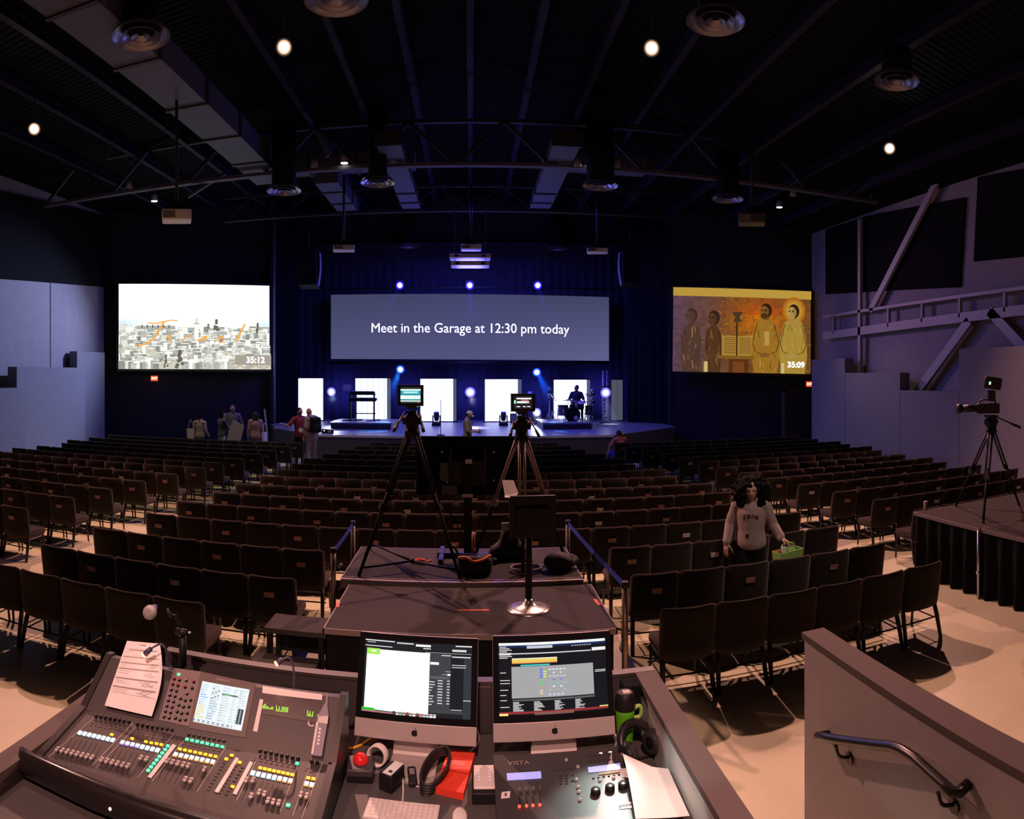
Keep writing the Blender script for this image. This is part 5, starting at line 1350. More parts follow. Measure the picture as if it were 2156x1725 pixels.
# talkback microphone on its stand
MICG = mat('mic_grille', (.42, .40, .39), .45, .5, bump=.6, bscale=420)
mc = on_r(315, 1290, 2.95); pole = on_y(385, 1330, 2.82)
t = thing('microphone_stand', 'black microphone stand rising behind the mixing console', 'microphone stand', (pole.x, 2.82, DKZ))
o = Vector(t.location)
b = MB(); b.tube([(0, 0, .02), (0, 0, pole.z - DKZ)], .012, 8); b.cyl((0, 0, pole.z - DKZ - .16), (0, 0, pole.z - DKZ - .02), .018, n=10); b.build('pole', BLACK, t)
b = MB(); b.lathe([(.09, 0), (.09, .012), (.02, .03), (0, .03)], n=20); b.build('base', BLACK, t)
mb_ = mc + Vector((.035, .10, .0))
b = MB(); b.tube(arc([pole - o, lerp(pole, mb_, .4) - o + Vector((0, 0, .02)), mb_ - o + Vector((.02, 0, -.035)), mb_ - o + Vector((0, 0, -.01))], 5), .008, 7); b.cyl(pole - o + Vector((-.02, -.03, .01)), pole - o + Vector((.035, -.03, .01)), .016, n=10); b.build('boom', BLACK, t)
b = MB(); b.cyl(pole - o + Vector((.035, -.03, .012)), pole - o + Vector((.055, -.03, .012)), .006, n=8); b.build('thumb_screw', STEEL, t)
t = thing('microphone', 'microphone with grey ball grille pointing at the camera', 'microphone', mc)
b = MB(); b.ball((0, 0, 0), (.031, .031, .031), n=20); b.build('grille', MICG, t)
dv = ((mc - Vector((0, 0, HC))).normalized() + Vector((.16, .0, .17))).normalized()
b = MB(); b.cyl(dv * .018, dv * .03, .031, .028, 16); b.build('collar', STEEL, t)
b = MB(); b.cyl(dv * .03, dv * .16, .024, .013, 14); b.build('body', mat('mic_body', (.12, .12, .16), .35, .3), t)
# slim handset hung over the right side of the console
t = thing('hanging_handset', 'slim grey-blue handset with a white sticker hung on the console', 'handset', onp(*z5(1965, 930), CP, NP)); o = Vector(t.location)
HS = mat('handset_blue_grey', (.24, .22, .27), .45)
def pl(name, quad, off, d, m): 
    P = [onp(*z5(*q), CP, NP) + NP * off - o for q in quad]; b = MB(); Q = [p + NP * d for p in P]; b.face(Q); b.face(P[::-1])
    for i in range(len(P)): b.face((P[i], P[(i + 1) % len(P)], Q[(i + 1) % len(P)], Q[i]))
    return b.build(name, m, t)
pl('body', ((1895, 1100), (1985, 1112), (2045, 752), (1950, 758)), .004, .016, HS)
pl('cap', ((1950, 756), (2045, 750), (2032, 655), (2010, 650)), .004, .014, HS)
pl('strap', ((2010, 650), (2032, 655), (2036, 545), (2024, 543)), .004, .004, HS)
pl('sticker', ((1893, 1090), (1910, 1094), (1955, 815), (1938, 812)), .0205, .0008, TAPEW); pl('label', ((1950, 818), (2035, 830), (2043, 762), (1958, 765)), .0205, .0008, mat('label_cream', (.65, .6, .55), .6))
for k in range(5): pl('button', ((1958 - 4 * k, 885 + 32 * k), (1978 - 4 * k, 888 + 32 * k), (1981 - 4 * k, 868 + 32 * k), (1961 - 4 * k, 865 + 32 * k)), .0205, .002, TAPEW)
# ================================================================ computers and things on the desk
ALUI = mat('computer_alu', (.46, .40, .38), .4, .25); GLASS = mat('black_glass', (.006, .006, .007), .12); LOGO = mat('logo_black', (.01, .01, .01), .3)
COMPS = picture_mat('computer_screen_picture', True, 1.15)
def apple_poly():
    P = []
    for i in range(40):
        a = 2 * PI * i / 40; x, y = math.cos(a), math.sin(a)
        r = 1.0 - .10 * math.exp(-((a - PI / 2) / .28) ** 2) - .10 * math.exp(-((a - 3 * PI / 2) / .25) ** 2) + .05 * math.cos(2 * a - .0)
        px, py = r * x * .98, r * y
        d = math.hypot(px - 1.22, py - .12)
        if d < .50:
            ang = math.atan2(py - .12, px - 1.22); px, py = 1.22 + .50 * math.cos(ang), .12 + .50 * math.sin(ang)
        P.append((px, py))
    leaf = [(.02, 1.12), (.05, 1.42), (.30, 1.66), (.36, 1.68), (.34, 1.42), (.14, 1.16)]
    return P, leaf
def computer(cx, y, yaw, polys, label):
    t = thing('desktop_computer', label, 'computer', (cx, y, DKZ), yaw); W, H, tilt = .528, .425, -.27
    R = rotx(tilt).to_4x4(); M0 = Matrix.Translation((0, 0, .09)) @ R
    b = MB(); b.M = M0; b.bx(-W / 2, W / 2, 0, .014, .075, H, bev=.004); b.lathe([(0, 0), (.16, .0), (.20, -.02)], (0, .03, .22), 16, R=rotx(-PI / 2)); b.build('display_housing', ALUI, t)
    b = MB(); b.M = M0; b.bx(-W / 2, W / 2, -.003, .011, .0, .075, bev=.003); b.build('chin', ALUI, t)
    b = MB(); b.M = M0; b.bx(-W / 2 + .001, W / 2 - .001, -.004, .0, .076, H - .001); b.build('front_glass', GLASS, t)
    sx, z0, z1 = W / 2 - .027, .103, H - .028
    picture('screen', polys, lambda u, v, k: M0 @ Vector((-sx + 2 * sx * u, -.0045 - .00003 * k, z0 + (z1 - z0) * v)), COMPS, t)
    P, leaf = apple_poly(); b = MB(); b.M = M0 @ Matrix.Translation((0, -.0036, .036))
    for q in (P, leaf): b.face([(x * .0135, 0, z * .0135) for x, z in q])
    b.build('chin_logo', LOGO, t)
    b = MB(); prof = [(-.14, .006), (.04, .008), (.055, .02), (.03, .20), (.022, .20), (.045, .024), (.035, .014), (-.14, .0)]
    w = [.10, .10, .10, .085, .085, .10, .10, .10]
    A = [b._v((-w[i], y_, z_)) for i, (y_, z_) in enumerate(prof)]; B = [b._v((w[i], y_, z_)) for i, (y_, z_) in enumerate(prof)]
    for i in range(len(prof)): b.b.faces.new((A[i], A[(i + 1) % 8], B[(i + 1) % 8], B[i]))
    b.b.faces.new(A); b.b.faces.new(B[::-1]); b.build('foot', ALUI, t)
    return t
rnd = random.Random(6); G = .5
S1 = [(R4(0, 0, 1, 1), (.012, .014, .018)), (R4(.02, .03, .615, .865), (.95, .96, 1)), (R4(.02, .79, .145, .875), (.36, .75, .10)), (R4(.06, .825, .11, .85), (.9, 1, .8)), (R4(.615, .08, .81, .86), (.045, .048, .055)), (R4(.81, .1, 1, .8), (.010, .012, .016)), (R4(.93, .0, 1, .82), (.03, .036, .045)), (R4(.0, .98, .28, .995), (.7, .7, .7)), (R4(.02, .955, .1, .965), (.5, .5, .5)), (R4(.0, .905, .26, .915), (.8, .8, .8)), (R4(.3, .965, .46, .985), (.5, .5, .5)), (R4(.48, .945, .62, .975), (.85, .85, .85)), (R4(.85, .97, 1, .985), (.8, .8, .8)), (R4(.82, .90, .95, .93), (.6, .6, .6)), (R4(.55, .915, .62, .93), (.6, .6, .6)), (R4(.57, .87, 1, .876), (.4, .4, .4))]
S1 += [(R4(.62, .71, .70, .745), (.9, .9, .95)), (R4(.72, .835, .81, .85), (.5, .5, .5)), (R4(.82, .82, .99, .835), (.7, .7, .7)), (R4(.82, .71, .95, .72), (.6, .6, .6)), (R4(.82, .68, .95, .69), (.6, .6, .6)), (R4(.73, .58, .81, .585), (.6, .6, .6)), (ELL(.795, .582, .018, .014, 10), (.85, .85, .85)), (R4(.76, .62, .81, .628), (.4, .4, .4)), (R4(.62, .52, .80, .555), (.10, .10, .10))]
for i in range(9):
    v = .49 - .038 * i
    S1 += [(R4(.695, v, .74, v + .014), (.6, .6, .6)), (R4(.78, v, .805, v + .014), (.6, .6, .6)), (R4(.617, v - .02, .617 + rnd.uniform(.01, .06), v - .008), (.65, .65, .65))]
S1 += [(R4(.93, .24, 1, .25), (.6, .6, .6)), (R4(.82, .11, .92, .12), (.55, .55, .55)), (R4(.62, .06, .93, .10), (.05, .05, .055)), (R4(0, 0, .3, .02), (.45, .18, .2)), (R4(.0, .022, .12, .055), (.02, .5, .02)), (R4(.1, .03, .2, .036), (.1, .6, .1))]
for i in range(13):
    S1.append((R4(.29 + i * .031, -.005, .315 + i * .031, .042), rnd.choice([(.8, .8, .85), (.7, .5, .3), (.1, .7, .4), (.8, .3, .3), (.5, .6, .7), (.9, .9, .9), (.05, .05, .06)])))
computer(-.237, 2.812, -.085, S1, 'left desktop computer showing a mostly white window')
S2 = [(R4(0, 0, 1, 1), (.006, .007, .010)), (R4(0, .955, 1, .99), (.85, .9, .9)), (R4(0, .925, 1, .955), (.01, .025, .09)), (R4(.26, .905, .5, .945), (.5, .52, .6)), (R4(0, .83, .86, .845), (.6, .6, .62)), (R4(.87, .83, 1, .875), (.75, .75, .75)), (R4(.12, .705, .54, .76), (.75, .55, .10)), (R4(.12, .70, .54, .715), (.7, .25, .1)), (R4(.12, .76, .54, .775), (.75, .75, .6)), (R4(.2, .665, .47, .685), (.05, .55, .5)), (R4(.115, .23, .875, .66), (.34, .34, .35)), (R4(0, .02, 1, .05), (.28, .03, .03)), (R4(0, .0, .08, .03), (.85, .7, .2)), (R4(.92, .05, 1, .065), (.8, .7, .2)), (R4(.12, .19, .88, .215), (.10, .10, .10))]
for i in range(8):
    S2.append((R4(.005, .93 - i * .022, .005 + rnd.uniform(.05, .13), .94 - i * .022), (.7, .7, .68)))
    S2.append((R4(.68 + i * .024, .915, .695 + i * .024, .925), (.6, .6, .6)))
for v in (.575, .47, .43, .34, .27, .2, .11): S2.append((R4(.01, v, rnd.uniform(.06, .11), v + .010), (.65, .65, .65)))
for v in (.55, .53): S2.append((R4(.89, v, .99, v + .01), (.6, .6, .6)))
for k in range(4):
    S2.append((R4(.125 + k * .19, .17, .18 + k * .19, .18), (.6, .6, .6)))
    for i in range(8): S2.append((R4(.125 + k * .19, .155 - i * .014, .125 + k * .19 + rnd.uniform(.035, .10), .163 - i * .014), (.65, .62, .62)))
cols = [(.1, .15, .8), (.1, .15, .8), (.1, .15, .8), (.1, .15, .8), (.15, .6, .15), (.15, .55, .15), (.15, .55, .2), (.7, .2, .3), (.6, .6, .6), (.75, .6, .2)]
for i, c in enumerate(cols): S2.append((R4(.375, .60 - i * .036, .40, .622 - i * .036), c))
for i in range(3): S2.append((R4(.41, .57 - i * .036, .435, .592 - i * .036), (.6, .7, .1)))
for i in range(7):
    for j in range(5):
        c = [(.75, .75, .78), (.7, .7, .72), (.6, .6, .65), (.1, .15, .75), (.1, .6, .75), (.8, .8, .85), (.55, .4, .42)][i]
        if (i + j) % 2 == 0 or i in (0, 2): S2.append((R4(.46 + j * .033, .60 - i * .047, .482 + j * .033, .615 - i * .047), c))
for j in range(4): S2.append((R4(.45 + j * .04, .25, .475 + j * .04, .28), (.5, .48, .7)))
computer(.362, 2.818, 0, S2, 'right desktop computer showing a grey lighting layout window')
def dz(px, py, h=0.0): return on_z(px, py, DKZ + h)
def item(name, label, cat, px, py, rz=0.0, group=None): return thing(name, label, cat, dz(px, py), rz, group)
t = item('push_button_box', 'black box with a glowing red dome button on desk', 'button', 759, 1634, .1)
b = MB(); b.bx(-.055, .055, -.055, .055, 0, .055, bev=.008); b.build('case', mat('button_box_dark', (.045, .035, .04), .5), t)
b = MB(); b.ball((0, .01, .058), (.033, .033, .030), n=18); b.build('dome', mat('red_dome', (.6, .02, .02), .15, em=(1, .03, .02), es=.12), t)
b = MB(); b.bx(-.05, .05, -.058, -.054, .008, .03); b.build('front_slot', BLACK, t)
t = item('tape_roll', 'roll of white tape standing beside the red button box', 'tape roll', 795, 1612, -.3)
b = MB(); b.lathe([(.043, -.018), (.043, .018), (.036, .018), (.036, -.018), (.043, -.018)], (0, 0, .043), 32, R=rotx(PI / 2 - .15)); b.build('tape', mat('tape_white', (.72, .66, .62), .6), t)
t = item('power_adapter', 'black power adapter with a white label standing on desk', 'adapter', 825, 1655, -.45)
b = MB(); b.bx(-.032, .032, -.05, .05, 0, .07, bev=.006); b.build('case', BLACK, t); b = MB(); b.bx(-.016, .024, -.045, .05, .07, .0715); b.build('label', WHITE, t); b = MB(); b.bx(.0, .016, -.03, -.015, .0715, .072); b.build('label_mark', BLACK, t)
t = item('small_black_remote', 'small black remote lying left of the cable loop', 'remote', 868, 1640, .15)
b = MB(); b.bx(-.018, .018, -.06, .06, 0, .018, bev=.006); b.build('case', BLACK, t); b = MB(); b.bx(-.01, .01, .0, .04, .018, .0195); b.build('keys', GREY, t)
p = dz(918, 1646); b = MB()
for k in range(5): b.tube([(.038 * math.cos(a * PI / 14) * (1 + .06 * k) , .105 * math.sin(a * PI / 14) * (1 - .03 * k), .012 + .009 * k + .02 * math.sin(a * PI / 14)) for a in range(29)], .0065, 7)
o = b.build('cable_loop', mat('black_cable', (.014, .012, .012), .5)); o.location = p + Vector((0, 0, .02)); o.rotation_euler = (.12, 0, -.42); tag(o, 'thick black cable loop lying on the red packet', 'cable')
q = [dz(946, 1592), dz(1000, 1600), dz(976, 1686), dz(915, 1671)]; c = sum(q, Vector()) / 4
t = thing('red_packet', 'bright red-orange packet lying between the cable loop and panel', 'packet', c)
RED = mat('red_packet_paper', (.80, .055, .025), .55)
b = MB(); Q = [p - c for p in q]; U = Vector((0, 0, .028)); b.face([p + U for p in Q]); b.face(Q[::-1])
for i in range(4): b.face((Q[i], Q[(i + 1) % 4], Q[(i + 1) % 4] + U, Q[i] + U))
b.build('packet_body', RED, t)
b = MB(); U2 = Vector((0, 0, .030)); f = lambda a, d, s: lerp(a, d, s)
A, B_ = f(Q[0], Q[3], .55) + U2, f(Q[1], Q[2], .55) + U2
b.face([Q[0] + U2, Q[1] + U2, B_, A]); b.face([Q[0] + U, Q[1] + U, B_ - Vector((0, 0, .002)), A - Vector((0, 0, .002))][::-1]); b.build('flap', mat('red_flap', (.86, .07, .035), .55), t)
b = MB(); m1, m2 = f(Q[0], Q[1], .3), f(Q[0], Q[1], .75); dn = (Q[3] - Q[0]) * .28; U3 = Vector((0, 0, .0312)); b.face([m1 + dn + U3, m2 + dn + U3, m2 + dn * 1.5 + U3, m1 + dn * 1.5 + U3]); b.build('clear_tape', mat('clear_tape', (.70, .22, .18), .25), t)
t = item('button_panel', 'white button panel with tiny blue lights on a black base', 'control panel', 1019, 1665, .0)
b = MB(); b.bx(-.048, .05, -.09, .085, 0, .045, bev=.006); b.build('base', BLACK, t)
b = MB(); b.bx(-.041, .043, -.070, .080, .045, .056, bev=.004); b.build('white_face', mat('panel_white', (.78, .70, .66), .45), t)
for i in range(8):
    s = (-.020, .022)[i % 2]; b = MB(); b.bx(s - .0014, s + .0014, .036 - i // 2 * .020, .0385 - i // 2 * .020, .056, .0566); b.build('indicator', mat('indicator_blue', (.3, .3, 1), .4, em=(.35, .35, 1), es=3), t)
kq = dz(846, 1714)
t = thing('computer_keyboard', 'slim white computer keyboard in front of left computer', 'keyboard', kq, -.075)
b = MB(); b.bx(-.139, .139, -.062, .062, 0, .008, bev=.003); b.build('frame', mat('keyboard_alu', (.55, .5, .47), .4), t)
KW = mat('key_white', (.74, .67, .63), .5); kb_ = MB()
for r in range(6):
    n = 14 if r < 5 else 9
    for i in range(n):
        w = .272 / n; x = -.136 + w * i; y = .056 - r * .0195; kb_.bx(x + .0012, x + w - .0012, y - .0165 + (.004 if r == 0 else 0), y, .008, .0105)
kb_.build('keys', KW, t)
t = item('computer_mouse', 'white computer mouse at the bottom edge right of keyboard', 'mouse', 968, 1728)
b = MB(); b.ball((0, 0, .012), (.029, .055, .014), n=18); b.build('shell', mat('mouse_white', (.8, .73, .7), .3), t)
def cord(name, label, pts, r, m):
    P = [Vector(p) for p in pts]; b = MB(); b.tube(arc([p - P[0] for p in P], 7), r, 7); o = b.build(name, m); o.location = P[0]; return tag(o, label, 'cable')
WC = mat('white_cable', (.62, .55, .52), .5)
cord('keyboard_cable', 'white cable running from the adapter to the keyboard', [dz(846, 1618, .06), dz(848, 1640, .02), dz(849, 1665, .005), dz(848, 1686, .006)], .004, WC)
cord('white_cable', 'white cable curving under the black cable loop', [dz(850, 1622, .05), dz(857, 1640, .01), dz(865, 1650, .005), dz(882, 1658, .005)], .0035, WC)
cord('computer_cable', 'white cable hanging at the right edge of left computer', [dz(999, 1527, .06), dz(1008, 1548, .015), dz(1006, 1565, .005), dz(990, 1583, .005), dz(966, 1592, .005)], .0045, WC)
cord('yellow_cable', 'yellow cable lying between console and left computer', [dz(715, 1579, .006), dz(735, 1577, .006), dz(758, 1570, .006), dz(785, 1552, .006), dz(795, 1545, .006)], .006, mat('yellow_cable', (.75, .42, .04), .45))
cord('thin_cable', 'thin dark cable dangling from the chin of right computer', [dz(1205, 1525, .10), dz(1203, 1545, .05), dz(1192, 1562, .012), dz(1165, 1574, .008), dz(1140, 1580, .008)], .0035, mat('dark_cable', (.05, .04, .04), .5))
cord('right_computer_cable', 'white cable at the right edge of right computer', [dz(1296, 1548, .05), dz(1298, 1562, .01), dz(1296, 1576, .005), dz(1295, 1590, .005)], .0045, WC)
p = dz(1131, 1579); b = MB()
for k in range(5): b.tube([(.047 * math.cos(a * PI / 12), .036 * math.sin(a * PI / 12), .010 + .009 * k) for a in range(25)], .0065, 7)
o = b.build('cable_coil', mat('black_cable', (.014, .012, .012), .5)); o.location = p + Vector((0, 0, .012)); tag(o, 'black cable coil on the foot of right computer', 'cable')
# small black speaker boxes behind
t = item('desk_speaker', 'dark box speaker standing between the two computers', 'speaker', 1018, 1541)
b = MB(); b.bx(-.038, .038, -.02, .03, 0, .22, bev=.006); b.build('cabinet', mat('speaker_dark', (.045, .037, .037), .6), t); b = MB(); b.bx(-.033, .033, -.0225, -.02, .01, .21); b.build('grille', mat('speaker_grille', (.03, .025, .025), .8), t)
t = thing('corner_speaker', 'black box speaker in the booth corner behind the tumbler', 'speaker', (.735, 2.99, DKZ))
b = MB(); b.bx(-.04, .04, -.05, .05, 0, .23, bev=.006); b.build('cabinet', MATTE, t); b = MB(); b.bx(-.034, .034, -.0525, -.05, .01, .22); b.build('grille', MATTE, t)
# green tumbler
tp = on_r(1316, 1538, 2.93); t = thing('tumbler', 'lime green tumbler with black lid and side handle', 'tumbler', (tp.x, tp.y, DKZ))
LIME = mat('lime_green_coat', (.10, .42, .012), .4, noise=.05, nscale=20)
b = MB(); b.lathe([(0, 0), (.030, 0), (.034, .02), (.041, .16), (.043, .185), (.04, .187)], n=24); b.build('body', LIME, t)
b = MB(); b.lathe([(.045, .183), (.046, .20), (.043, .235), (.036, .252), (.03, .255), (0, .25)], n=24); b.build('lid', BLACK, t)
b = MB(); b.tube(arc([(.036, 0, .175), (.062, 0, .185), (.074, 0, .17), (.068, 0, .14), (.04, 0, .135)], 6), .009, 8); b.build('handle', mat('lime_pale', (.28, .5, .10), .4), t)
b = MB(); b.bx(-.012, .02, -.02, .01, .252, .258); b.build('lid_label', mat('lid_grey', (.35, .33, .33), .5), t)
# headphones
hp = dz(1362, 1622); t = thing('headphones', 'big black headphones leaning against the booth side wall', 'headphones', hp, .5)
b = MB(); b.tube([(.085 * math.cos(a), .05 + .06 * math.sin(a), .09 + .062 * math.sin(a)) for a in [PI * k / 16 for k in range(17)]], [.012] * 3 + [.018] * 11 + [.012] * 3, 10); b.build('headband', mat('headband_black', (.016, .014, .014), .35), t)
for s in (-1, 1):
    b = MB(); b.lathe([(0, -.02), (.038, -.02), (.046, -.008), (.046, .008), (.03, .02), (0, .022)], (s * .078, .04, .075), 20, R=roty(s * PI / 2)); b.build('ear_cup', BLACK, t)
    b = MB(); b.lathe([(.046, .0), (.05, -.012), (.044, -.028), (.024, -.026)], (s * .078, .04, .075), 20, R=roty(s * PI / 2)); b.build('ear_pad', mat('ear_pad', (.02, .017, .017), .7), t)
    b = MB(); b.lathe([(0, .0225), (.018, .0215)], (s * .078, .04, .075), 16, R=roty(s * PI / 2)); b.build('cup_badge', mat('badge_grey', (.4, .33, .33), .4), t)
    b = MB(); b.bx(s * .083 - .006, s * .083 + .006, .034, .046, .11, .135); b.build('slider', STEEL, t)
b = MB(); b.tube(arc([(-.08, .03, .03), (-.09, -.03, .01), (.0, -.06, .01), (.10, -.04, .01), (.11, .03, .01), (.02, .07, .012)], 6), .005, 6); b.build('cord', BLACK, t)
# lighting console
LX0, LX1, LY0, LY1 = .095, .66, 2.24, 2.735
lc = thing('lighting_console', 'flat black lighting console with two small blue displays', 'lighting console', ((LX0 + LX1) / 2, (LY0 + LY1) / 2, DKZ)); LO = Vector(lc.location)
LP = Vector((LX0, LY0, 1.405)); NL = Vector((0, -.03, .5)).normalized(); LTM = Matrix.Translation(-LO)
b = MB(); b.M = LTM; pr = [(LY0, DKZ + .012), (LY0, 1.405), (LY1, 1.435), (LY1, DKZ + .012)]
A = [b._v((LX0, y, z)) for y, z in pr]; B = [b._v((LX1, y, z)) for y, z in pr]
for i in range(4): b.b.faces.new((A[i], A[(i + 1) % 4], B[(i + 1) % 4], B[i]))
b.b.faces.new(A); b.b.faces.new(B[::-1]); b.build('body', mat('light_console_black', (.045, .040, .040), .42), lc)
for x in (-.25, .25):
    for y in (-.2, .2): b = MB(); b.cyl((x, y, 0), (x, y, .013), .015, n=8); b.build('foot', BLACK, lc)
def z7(x, y): return (1000 + x / 4.258, 1320 + y / 4.258)
def lplate(name, quad, off, d, m):
    P = [onp(*z7(*q), LP, NL) + NL * off - LO for q in quad]; b = MB(); Q = [p + NL * d for p in P]; b.face(Q); b.face(P[::-1])
    for i in range(len(P)): b.face((P[i], P[(i + 1) % len(P)], Q[(i + 1) % len(P)], Q[i]))
    return b.build(name, m, lc)
LCD = mat('lcd_blue', (.3, .3, .7), .3, em=(.30, .33, .75), es=.9)
lplate('display', ((290, 1382), (596, 1362), (590, 1304), (285, 1322)), .001, .003, LCD); lplate('display', ((1018, 1314), (1305, 1285), (1300, 1230), (1012, 1268)), .001, .003, LCD)
lplate('amber_strip', ((1110, 1335), (1300, 1310), (1298, 1290), (1105, 1315)), .001, .002, mat('amber_strip', (.25, .16, .03), .5))
def lput(name, me, x, y):
    o = obj(name, me, lc); o.location = onp(*z7(x, y), LP, NL) - LO; return o
lk_big = MB(); lk_big.lathe([(.019, 0), (.018, .016), (.014, .019), (0, .019)], n=20); lk_big.lathe([(0, .0195), (.006, .0195)], (.0, -.006, 0), 8, m=1); lk_big = lk_big.mesh('encoder_knob', [BLACK, WHITE])
for x, y in ((1082, 1495), (1210, 1462), (1326, 1440)): lput('encoder_knob', lk_big, x, y)
lk_s = MB(); lk_s.lathe([(.007, 0), (.0065, .007), (0, .008)], n=12); lk_s = lk_s.mesh('round_button', mat('button_grey', (.38, .38, .36), .4))
for x, y in ((923, 1262), (910, 1377), (925, 1442), (932, 1487), (943, 1557), (1120, 1384), (1243, 1362), (820, 1200)): lput('round_button', lk_s, x, y)
lk_w = key_mesh(.014, .006, .004, mat('key_lit_white', (.8, .8, .8), .4, em=(.8, .8, .75), es=.8))
for x, y in ((1128, 1138), (1212, 1128)): lput('lit_key', lk_w, x, y)
lk_d = key_mesh(.009, .006, .004, mat('key_black', (.012, .011, .011), .4))
for r in range(2):
    for i in range(6): lput('small_key', lk_d, 1032 + i * 44, 1212 - i * 5 - r * 52)
    for i in range(5): lput('small_key', lk_d, 770 + (i % 3) * 52, 1335 + r * 50 + (i // 3) * 25)
for i in range(6): lput('small_key', lk_d, 1062 + i * 46, 1362 - i * 7)
for i in range(5): lput('small_key', lk_d, 700 + i * 42, 1290 - i * 4)
slot = key_mesh(.004, .055, .001, BLACK); fcp = key_mesh(.012, .018, .012, DARKK)
for i in range(4):
    lput('fader_slot', slot, 400 + 61 * i, 1545 - 4 * i); lput('fader_cap', fcp, 400 + 61 * i, 1480 - 5 * i)
led = MB(); led.ball((0, 0, .003), .006, n=10); led = led.mesh('red_lamp', mat('lamp_red', (1, .1, .05), .4, em=(1, .06, .03), es=2.5))
for x, y in ((398, 1620), (462, 1614), (520, 1610), (582, 1606)): lput('red_lamp', led, x, y)
lux = Vector((1, 0, 0)); luy = NL.cross(lux)
lettering('maker_lettering', 'VISTA', .034, mat('vista_print', (.38, .26, .24), .5), basis(onp(*z7(392, 1225), LP, NL) + NL * .0015 - LO, lux, luy, NL), lc, .0002)
lplate('number_sticker', ((232, 1545), (312, 1537), (318, 1478), (240, 1487)), .001, .0008, TAPEW); lettering('sticker_number', '3', .022, BLACK, basis(onp(*z7(275, 1512), LP, NL) + NL * .0025 - LO, lux, luy, NL), lc, .001)
lplate('name_plate', ((1300, 1640), (1408, 1628), (1400, 1575), (1293, 1590)), .001, .0008, TAPEW); lettering('plate_lettering', 'JANDS', .017, BLACK, basis(onp(*z7(1350, 1608), LP, NL) + NL * .0025 - LO, lux, luy, NL), lc, .0005)
# folded paper over the right end
fp = [on_z(px, py, z) for px, py, z in ((1311, 1587, 1.475), (1373, 1615, 1.455), (1407, 1619, 1.44), (1452, 1718, 1.437), (1408, 1722, 1.44), (1338, 1724, 1.432))]
b = MB(); c0 = fp[0]; L = [p - c0 for p in fp]
def pg(a, b_, c, d, bow, off=0): return lambda u, v: (a * (1 - u) + b_ * u) * (1 - v) + (c * (1 - u) + d * u) * v + Vector((0, 0, bow * math.sin(v * PI) * (1 - u) + off))
b.grid(pg(L[5], L[4], L[0], L[1], .02), 6, 8); b.grid(pg(L[4], L[3], L[1], L[2], .0), 4, 8)
b.grid(pg(L[5], L[4], L[0], L[1], .02, -.0012), 6, 8); b.grid(pg(L[4], L[3], L[1], L[2], .0, -.0012), 4, 8)
o = b.build('folded_paper', mat('paper_warm', (.74, .66, .63), .85)); o.location = c0; tag(o, 'folded white sheet lying over the right end of lighting console', 'paper')
# rack gear on the booth front behind the console
t = thing('rack_box', 'low black box with small knobs behind the mixing console', 'equipment box', (-.75, 2.92, DKZ))
b = MB(); b.bx(-.14, .14, -.08, .08, 0, .2, bev=.01); b.build('case', MATTE, t)
for k in range(4): b = MB(); b.cyl((-.1 + .06 * k, -.08, .16), (-.1 + .06 * k, -.095, .16), .01, n=8); b.build('knob', DARKMETAL, t)
# ================================================================ people
def remesh(b, voxel, name, mats, smooth=4):
    me = bpy.data.meshes.new(name); b.b.to_mesh(me); b.b.free()
    o = bpy.data.objects.new(name, me); COL.objects.link(o)
    m = o.modifiers.new('r', 'REMESH'); m.mode = 'VOXEL'; m.voxel_size = voxel
    s = o.modifiers.new('s', 'SMOOTH'); s.iterations = smooth; s.factor = .5
    bpy.context.view_layer.update()
    out = bpy.data.meshes.new_from_object(o.evaluated_get(bpy.context.evaluated_depsgraph_get())); out.name = name
    bpy.data.objects.remove(o); bpy.data.meshes.remove(me)
    out.materials.clear()
    for q in mats: out.materials.append(q)
    for p in out.polygons: p.use_smooth = True; p.material_index = 0
    return out
def capsule(b, p0, p1, r0, r1, n=10):
    p0, p1 = Vector(p0), Vector(p1); d = p1 - p0
    if d.length < 1e-5: b.ball(p0, r0, n=n); return
    u = d.normalized(); pts, rs = [], []
    for k in range(5): a = -PI / 2 + PI / 2 * k / 4; pts.append(p0 + u * r0 * math.sin(a)); rs.append(max(.0015, r0 * math.cos(a)))
    for k in range(5): a = PI / 2 * k / 4; pts.append(p1 + u * r1 * math.sin(a)); rs.append(max(.0015, r1 * math.cos(a)))
    b.tube(pts, rs, n)
STAND = dict(pelvis=(0, 0, .96), waist=(0, .008, 1.10), chest=(0, 0, 1.29), neck=(0, -.015, 1.46), head=(0, .02, 1.625),
             shL=(-.185, -.005, 1.415), elL=(-.235, -.02, 1.13), wrL=(-.25, .04, .885), shR=(.185, -.005, 1.415), elR=(.235, -.02, 1.13), wrR=(.25, .04, .885),
             hiL=(-.09, 0, .93), knL=(-.10, .02, .50), anL=(-.105, -.02, .085), toL=(-.125, .15, .035), hiR=(.09, 0, .93), knR=(.10, .02, .50), anR=(.105, -.02, .085), toR=(.125, .15, .035))
